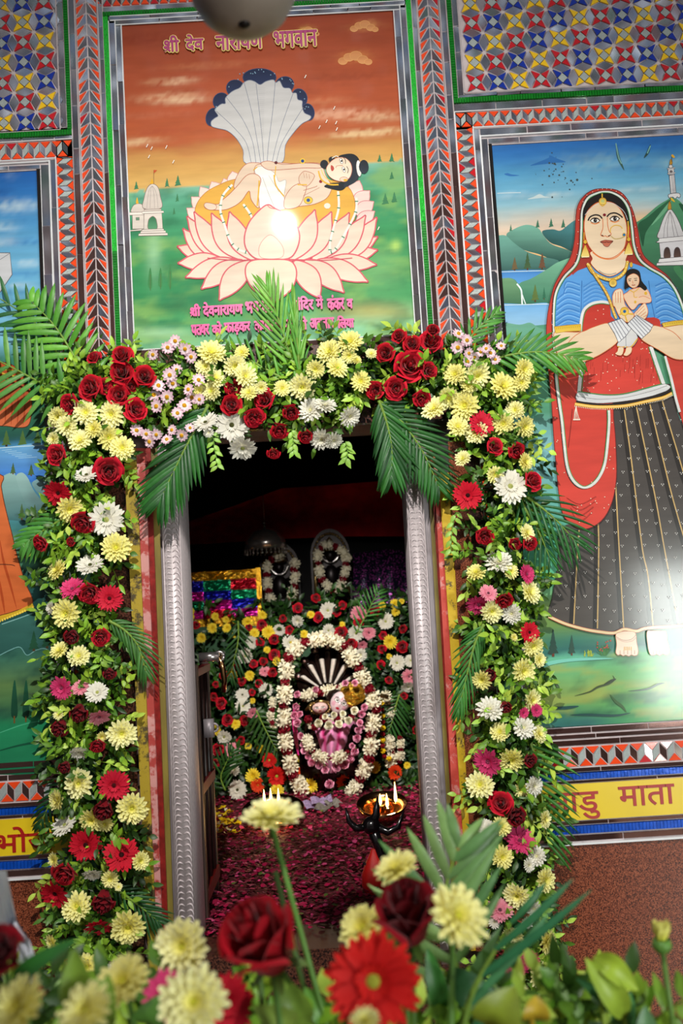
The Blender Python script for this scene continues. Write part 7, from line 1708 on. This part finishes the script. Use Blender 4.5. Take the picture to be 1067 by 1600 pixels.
frond([(556, 990), (570, 965), (580, 945), (590, 925)], 2.02, .09, 10, 'small palm frond upright behind the shrine flowers', .008, seed=21, fwd=.5, c='#2F6A28', c2='#4A8A38', droop=.1)
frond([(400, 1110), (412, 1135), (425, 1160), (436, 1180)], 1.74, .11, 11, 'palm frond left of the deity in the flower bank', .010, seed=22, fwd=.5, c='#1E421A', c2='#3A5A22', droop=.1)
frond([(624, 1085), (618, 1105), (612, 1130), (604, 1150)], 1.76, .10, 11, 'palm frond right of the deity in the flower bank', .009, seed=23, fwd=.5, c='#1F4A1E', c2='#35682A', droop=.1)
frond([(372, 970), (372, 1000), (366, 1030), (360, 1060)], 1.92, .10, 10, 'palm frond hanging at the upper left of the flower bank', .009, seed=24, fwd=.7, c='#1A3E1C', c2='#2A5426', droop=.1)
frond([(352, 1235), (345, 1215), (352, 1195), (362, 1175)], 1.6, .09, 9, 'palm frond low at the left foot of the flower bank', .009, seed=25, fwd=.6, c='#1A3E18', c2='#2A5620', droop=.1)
# hanging sprig with buds under the lintel garland
def hanging(pts, Y, label, seed):
    rnd = random.Random(seed); mb = MB(); Q = [P(x, y, Y) for x, y in catmull(pts, False, 5)]; mb.tube(Q, .0014, 5, col=lin('#6A9A3A'))
    for i, q in enumerate(Q):
        for s in ((-1,) if i % 2 else (1,)): leaf(mb, q, Vector((s*rnd.uniform(.3, 1), -.3, -rnd.uniform(.4, 1))), Vector((0, -1, .3)), .020, .010, jit(lin('#8CB844'), rnd), rnd)
    return tag(mb.obj('leafy_sprig', M['leaf']), label, 'sprig')
hanging([(328, 655), (332, 680), (336, 705), (340, 728)], -.07, 'pale green leafy sprig hanging into the doorway on the left', 3)
hanging([(540, 690), (543, 706), (540, 720)], -.07, 'pale green leafy sprig hanging below the white lintel flowers', 4)
hanging([(456, 672), (458, 690), (460, 706)], -.07, 'green leafy sprig hanging under the middle of the lintel', 5)
hanging([(712, 800), (706, 830), (704, 862)], -.06, 'green leafy sprig hanging beside the right jamb', 6)

# ------------------------------------------------------------------ the bell that hangs close to the lens
gy = -2.2214+1.0; s = scale_at(gy); s *= 1.17; c = P(383, 47, gy)
bl = empty('hanging_bell', c, 'dull grey bell hanging at the top of the view', 'bell')
M['bell'] = material('dull_bell_metal', '#9A8C80', rough=.5, metal=.25, noise_s=18, noise_a=.2)
mb = MB(); mb.lathe([(.001, 0), (20*s, 1.5*s), (42*s, 9*s), (60*s, 24*s), (72*s, 46*s), (79*s, 76*s), (81*s, 104*s), (74*s, 130*s), (50*s, 160*s), (20*s, 176*s), (.001, 178*s)], 48); o = mb.obj('body', M['bell']); o.parent = bl
mb = MB(); mb.ball((0, -12*s, 3*s), 9*s, 14, sx=(1, 1, .8)); o = mb.obj('clapper', material('dark_iron', '#1A1412', rough=.5, metal=.5, noise_s=60, noise_a=.2)); o.parent = bl
mb = MB(); mb.tube([(0, 0, 174*s), (0, 0, 900*s)], 3*s, 8); mb.tube([(math.cos(a)*12*s, 0, 184*s+math.sin(a)*12*s) for a in [2*PI*i/20 for i in range(21)]], 3*s, 8); o = mb.obj('hanger', M['steel']); o.parent = bl

# ------------------------------------------------------------------ the out-of-focus flowers along the rail in front
rail = MB(); rail.box((-.9, -1.62, .98), (.9, -1.05, 1.02)); rail.box((-.88, -1.6, 0), (-.82, -1.1, .98)); rail.box((.82, -1.6, 0), (.88, -1.1, .98))
tag(rail.obj('rail_ledge', M['granite'], smooth=False), 'stone ledge carrying the cut flowers in front', 'ledge')
def stem_to(mb, top, foot, r=.0028, c='#5E8A3A', bend=(0, 0, 0)):
    m_ = (top+foot)/2+Vector(bend); mb.tube([top, top*.25+foot*.25+m_*.5, foot*.6+m_*.4, foot], r, 8, col=lin(c))
def cut(code, px, py, rpx, dist, n, label, foot_dx=0.0, r_st=.0026):
    Y = -2.2214+dist; s = scale_at(Y); pos = P(px, py, Y); kd = KIND[code[0]]
    o = grow(code, pos, rpx*s, n, random.Random(int(px)).uniform(0, 6), label, {'rosebud': 'rose'}.get(kd[1], kd[1]), 'cut flowers in front')
    foot = Vector((pos.x*.85+foot_dx, max(-1.6, min(-1.08, pos.y)), 1.02)); st_ = MB(); nv = Vector(n).normalized()
    top = pos-nv*(rpx*s*.25); stem_to(st_, top, foot, r_st, bend=(-nv.x*.02, 0, -.0))
    so = st_.obj('stem', M['leaf']); so.parent = o; so.matrix_parent_inverse = (Matrix.Translation(o.location) @ o.rotation_quaternion.to_matrix().to_4x4() @ Matrix.Diagonal((*o.scale, 1))).inverted()
    return o
U = -1.0
cut('Y1', 424, 1278, 46, .98, (.05, -.30, 1), 'pale yellow chrysanthemum standing tall on a long stem in front', .05)
cut('L0', 416, 1480, 74, .86, (-.35, -.55, .85), 'large deep red rose in front, left of the bright red gerbera')
cut('D0', 640, 1440, 66, .92, (-.1, -.5, 1), 'dark red rose in front above the bright red gerbera')
cut('F0', 583, 1533, 72, .80, (-.05, -1, .25), 'bright red gerbera with pale green eye at the bottom')
cut('Y0', 620, 1358, 35, .95, (-.4, -.4, 1), 'yellow chrysanthemum just above the dark red front rose', 0)
cut('Y2', 568, 1450, 39, .95, (-.6, -.7, .8), 'yellow chrysanthemum between the two big red front roses')
cut('Y0', 714, 1432, 50, .88, (.5, -.75, .6), 'big pale yellow chrysanthemum right of the dark red rose')
cut('Y1', 286, 1480, 44, .98, (-.3, -1, .4), 'yellow chrysanthemum low in front of the left jamb')
cut('Y2', 193, 1535, 42, .86, (-.2, -.7, .9), 'pale yellow chrysanthemum at the foot of the left garland')
cut('Y1', 303, 1566, 52, .80, (0, -1, .5), 'large yellow chrysanthemum at the bottom, left of centre')
cut('Y0', 135, 1580, 44, .74, (-.3, -.8, .8), 'large yellow chrysanthemum at the bottom under the left garland')
cut('Y2', 30, 1575, 48, .74, (-.5, -.8, .7), 'large yellow chrysanthemum in the bottom left corner')
cut('Y0', 570, 1596, 24, .74, (0, -.5, 1), 'small yellow bud below the bright red gerbera')
cut('D0', 2, 1488, 46, .78, (.1, -1, .5), 'dark red rose at the left edge of the view')
cut('M0', 262, 1560, 40, .92, (0, -1, .5), 'magenta gerbera behind the bottom yellow chrysanthemums')
cut('K1', 352, 1570, 44, .92, (.2, -1, .4), 'dark red gerbera beside the magenta gerbera in front')
cut('Y1', 810, 1584, 40, 1.05, (.1, -.8, .8), 'yellow chrysanthemum low in front of the right garland')
cut('D0', 8, 1560, 18, .95, (0, -1, .5), 'small dark red rosebud behind the white cloth')
def bud(px, py, rpx, dist, label, foot, c0='#E8E23A', n=(0.05, -.2, 1)):
    Y = -2.2214+dist; s = scale_at(Y); pos = P(px, py, Y); r = rpx*s
    root = empty('flower_bud', pos, label, 'bud', 'cut flowers in front'); mb = MB(); rnd = random.Random(int(px))
    ring(mb, 12, 1.0, .24, 1.15, .5, .1, lin(c0), lin('#F4F08A'), rnd, 0, r0=.1); ring(mb, 8, .9, .24, 1.3, .5, .05, lin(c0), lin('#F4F08A'), rnd, 0, .5, r0=.05)
    mb.v = [tuple(Vector(v)*r) for v in mb.v]; o = mb.obj('petals', M['petal']); o.parent = root
    mb = MB(); mb.lathe([(.05*r, -.5*r), (.3*r, -.4*r), (.5*r, -.1*r), (.42*r, .25*r), (.2*r, .1*r)], 12, col=lin('#6A9A44')); stem_to(mb, Vector((0, 0, -.4*r)), foot-pos, .0026, '#6A9040', (.0, 0, 0)); o = mb.obj('calyx', M['leaf']); o.parent = root
bud(1034, 1475, 30, .95, 'yellow bud on a tall stem at the lower right edge', Vector((P(1068, 1600, U-.27).x, -1.25, 1.02)))
bud(397, 1424, 13, .90, 'small green-yellow bud over the large red rose', Vector((P(420, 1600, -1.3).x, -1.3, 1.02)), '#C8D84A')
st2 = MB(); tpv = P(430, 1362, -1.2); stem_to(st2, tpv, Vector((P(505, 1600, -1.2).x, -1.2, 1.02)), .0028, '#5A7A3A', (.004, 0, .0)); tag(st2.obj('cut_stem', M['leaf']), 'bare green stem leaning beside the tall yellow chrysanthemum', 'stem')
# big soft leaves among the cut flowers
def bigleaf(px, py, qx, qy, w, dist, c, label, droop=.2, name='broad_leaf', cat='leaf'):
    Y = -2.2214+dist; a = P(px, py, Y); b = P(qx, qy, Y-.02); rnd = random.Random(int(px+qy)); mb = MB(); d = b-a; L = d.length; dn = d.normalized(); s = dn.cross(Vector((0, -1, .3))).normalized(); n = s.cross(dn).normalized(); vs = []; cl = []; K_ = 9
    for i in range(K_):
        t = i/(K_-1); ww = w*scale_at(Y)*math.sin(PI*min(1, t*.94+.05))**.8; q = a+dn*(L*t)-Vector((0, 0, droop*L*t*t))+n*(.01*math.sin(t*4))
        for u in (-1, -.5, 0, .5, 1): vs.append(q+s*(u*ww/2)+n*(abs(u)*ww*.2)); cl.append(tuple(v*(1.12 if u == 0 else 1) for v in lin(c)))
    mb.add(vs, [(i*5+u, (i+1)*5+u, (i+1)*5+u+1, i*5+u+1) for i in range(K_-1) for u in range(4)], 0, None, cl)
    foot = Vector((a.x, a.y, 1.02))
    if a.z > 1.03: mb.tube([foot, (foot+a)/2+Vector((.004, 0, 0)), a], .0022, 6, col=lin(c))
    return tag(mb.obj(name, M['leaf']), label, cat)
bigleaf(20, 1540, 112, 1440, 26, .78, '#2E6A2A', 'dark green leaf rising at the left edge beside the red rose')
bigleaf(140, 1600, 112, 1460, 52, .78, '#7A9A34', 'olive green leaf standing at the bottom left')
bigleaf(170, 1600, 165, 1510, 40, .82, '#7E9E3A', 'olive leaf left of the pale yellow bottom chrysanthemum')
bigleaf(232, 1600, 250, 1545, 46, .88, '#5A8A3A', 'green leaf behind the bottom yellow chrysanthemums')
bigleaf(478, 1600, 440, 1510, 44, .92, '#7A9A3A', 'yellow-green leaf left of the bright red gerbera')
bigleaf(460, 1600, 400, 1560, 40, .9, '#8CA848', 'pale green leaf at the bottom under the large red rose')
bigleaf(520, 1600, 478, 1530, 36, 1.0, '#5A8A34', 'green leaf beside the left rim of the bright red gerbera')
bigleaf(620, 1480, 562, 1395, 20, 1.05, '#4E7A38', 'narrow green leaf below the upper front chrysanthemum')
bigleaf(690, 1590, 668, 1458, 30, 1.0, '#3E7A34', 'green leaf right of the dark red front rose')
bigleaf(700, 1540, 770, 1520, 60, 1.0, '#2E5A34', 'dark broad leaf under the pale yellow front chrysanthemum', .4)
bigleaf(760, 1600, 800, 1530, 70, .86, '#8A9A2E', 'large blurred yellow-green leaf at the foot of the right garland')
bigleaf(830, 1590, 836, 1520, 40, .86, '#C8A82E', 'yellowing leaf at the foot of the right garland', .5)
bigleaf(975, 1590, 920, 1490, 40, .95, '#9CB83A', 'pale green curled leaf at the lower right', .1)
bigleaf(930, 1495, 995, 1535, 36, .95, '#A8C43A', 'bright yellow-green leaf bent right at the lower right', .15)
bigleaf(985, 1600, 905, 1505, 24, .97, '#3E7A4A', 'dark green leaf behind the bent yellow-green one')
bigleaf(960, 1600, 985, 1545, 34, .97, '#4E8A4A', 'green leaf at the bottom right below the bent leaf')
bigleaf(1000, 1610, 1010, 1570, 34, .95, '#5E8A5A', 'grey-green leaf at the bottom right')
rnd = random.Random(77); mb = MB()
for i in range(130):
    x = rnd.uniform(-20, 1060); y = rnd.uniform(1600, 1700)
    Y = -2.2214+rnd.uniform(.98, 1.14); sprig(mb, P(x, y, Y), Vector((rnd.gauss(0, .5), rnd.gauss(0, .4), 1)), rnd.uniform(.05, .085), rnd, GREENS+['#9CB83A'], 6, .03)
tag(mb.obj('foliage', M['leaf']), 'loose green leaves among the cut flowers in front', 'foliage', kind='stuff')
frond([(735, 1600), (705, 1480), (695, 1400), (716, 1320)], -2.2214+1.08, .10, 10, 'blurred palm frond standing in front of the right jamb', .0125, seed=31, fwd=.6, c='#4E7A44', c2='#7A9A5A', droop=.0)
frond([(715, 1640), (735, 1560), (765, 1500), (800, 1440)], -2.2214+.95, .13, 5, 'blurred palm frond with long leaflets low on the right', .009, seed=32, fwd=.85, spread=.7, sides=(1,), c='#2E6A44', c2='#4A8454', droop=.0)
# white cloth at the left edge
mb = MB(); rnd = random.Random(5); rows = [(1362, -60, 8), (1400, -60, 16), (1440, -60, 24), (1470, -60, 44), (1500, -60, 54), (1540, -60, 48), (1600, -60, 36), (1680, -60, 30)]; n = 12; vs = []
for j, (y, a, b) in enumerate(rows):
    for i in range(n+1): t = i/n; vs.append(P(a+(b-a)*t, y, -1.12-.05*math.sin(t*9+j*1.3)-.02*t*rnd.uniform(0, 1)))
k = len(vs); vs += [v+Vector((0, .004, 0)) for v in vs]
fs = []
for j in range(len(rows)-1):
    for i in range(n): a = j*(n+1)+i; q = (a, a+n+1, a+n+2, a+1); fs.append(q); fs.append(tuple(x+k for x in reversed(q)))
mb.add(vs, fs); tag(mb.obj('white_cloth', material('white_cloth', '#C8CAD4', rough=.8, noise_s=20, noise_a=.08), smooth=False), 'crumpled white cloth at the lower left edge', 'cloth')
# bits on the lower left jamb
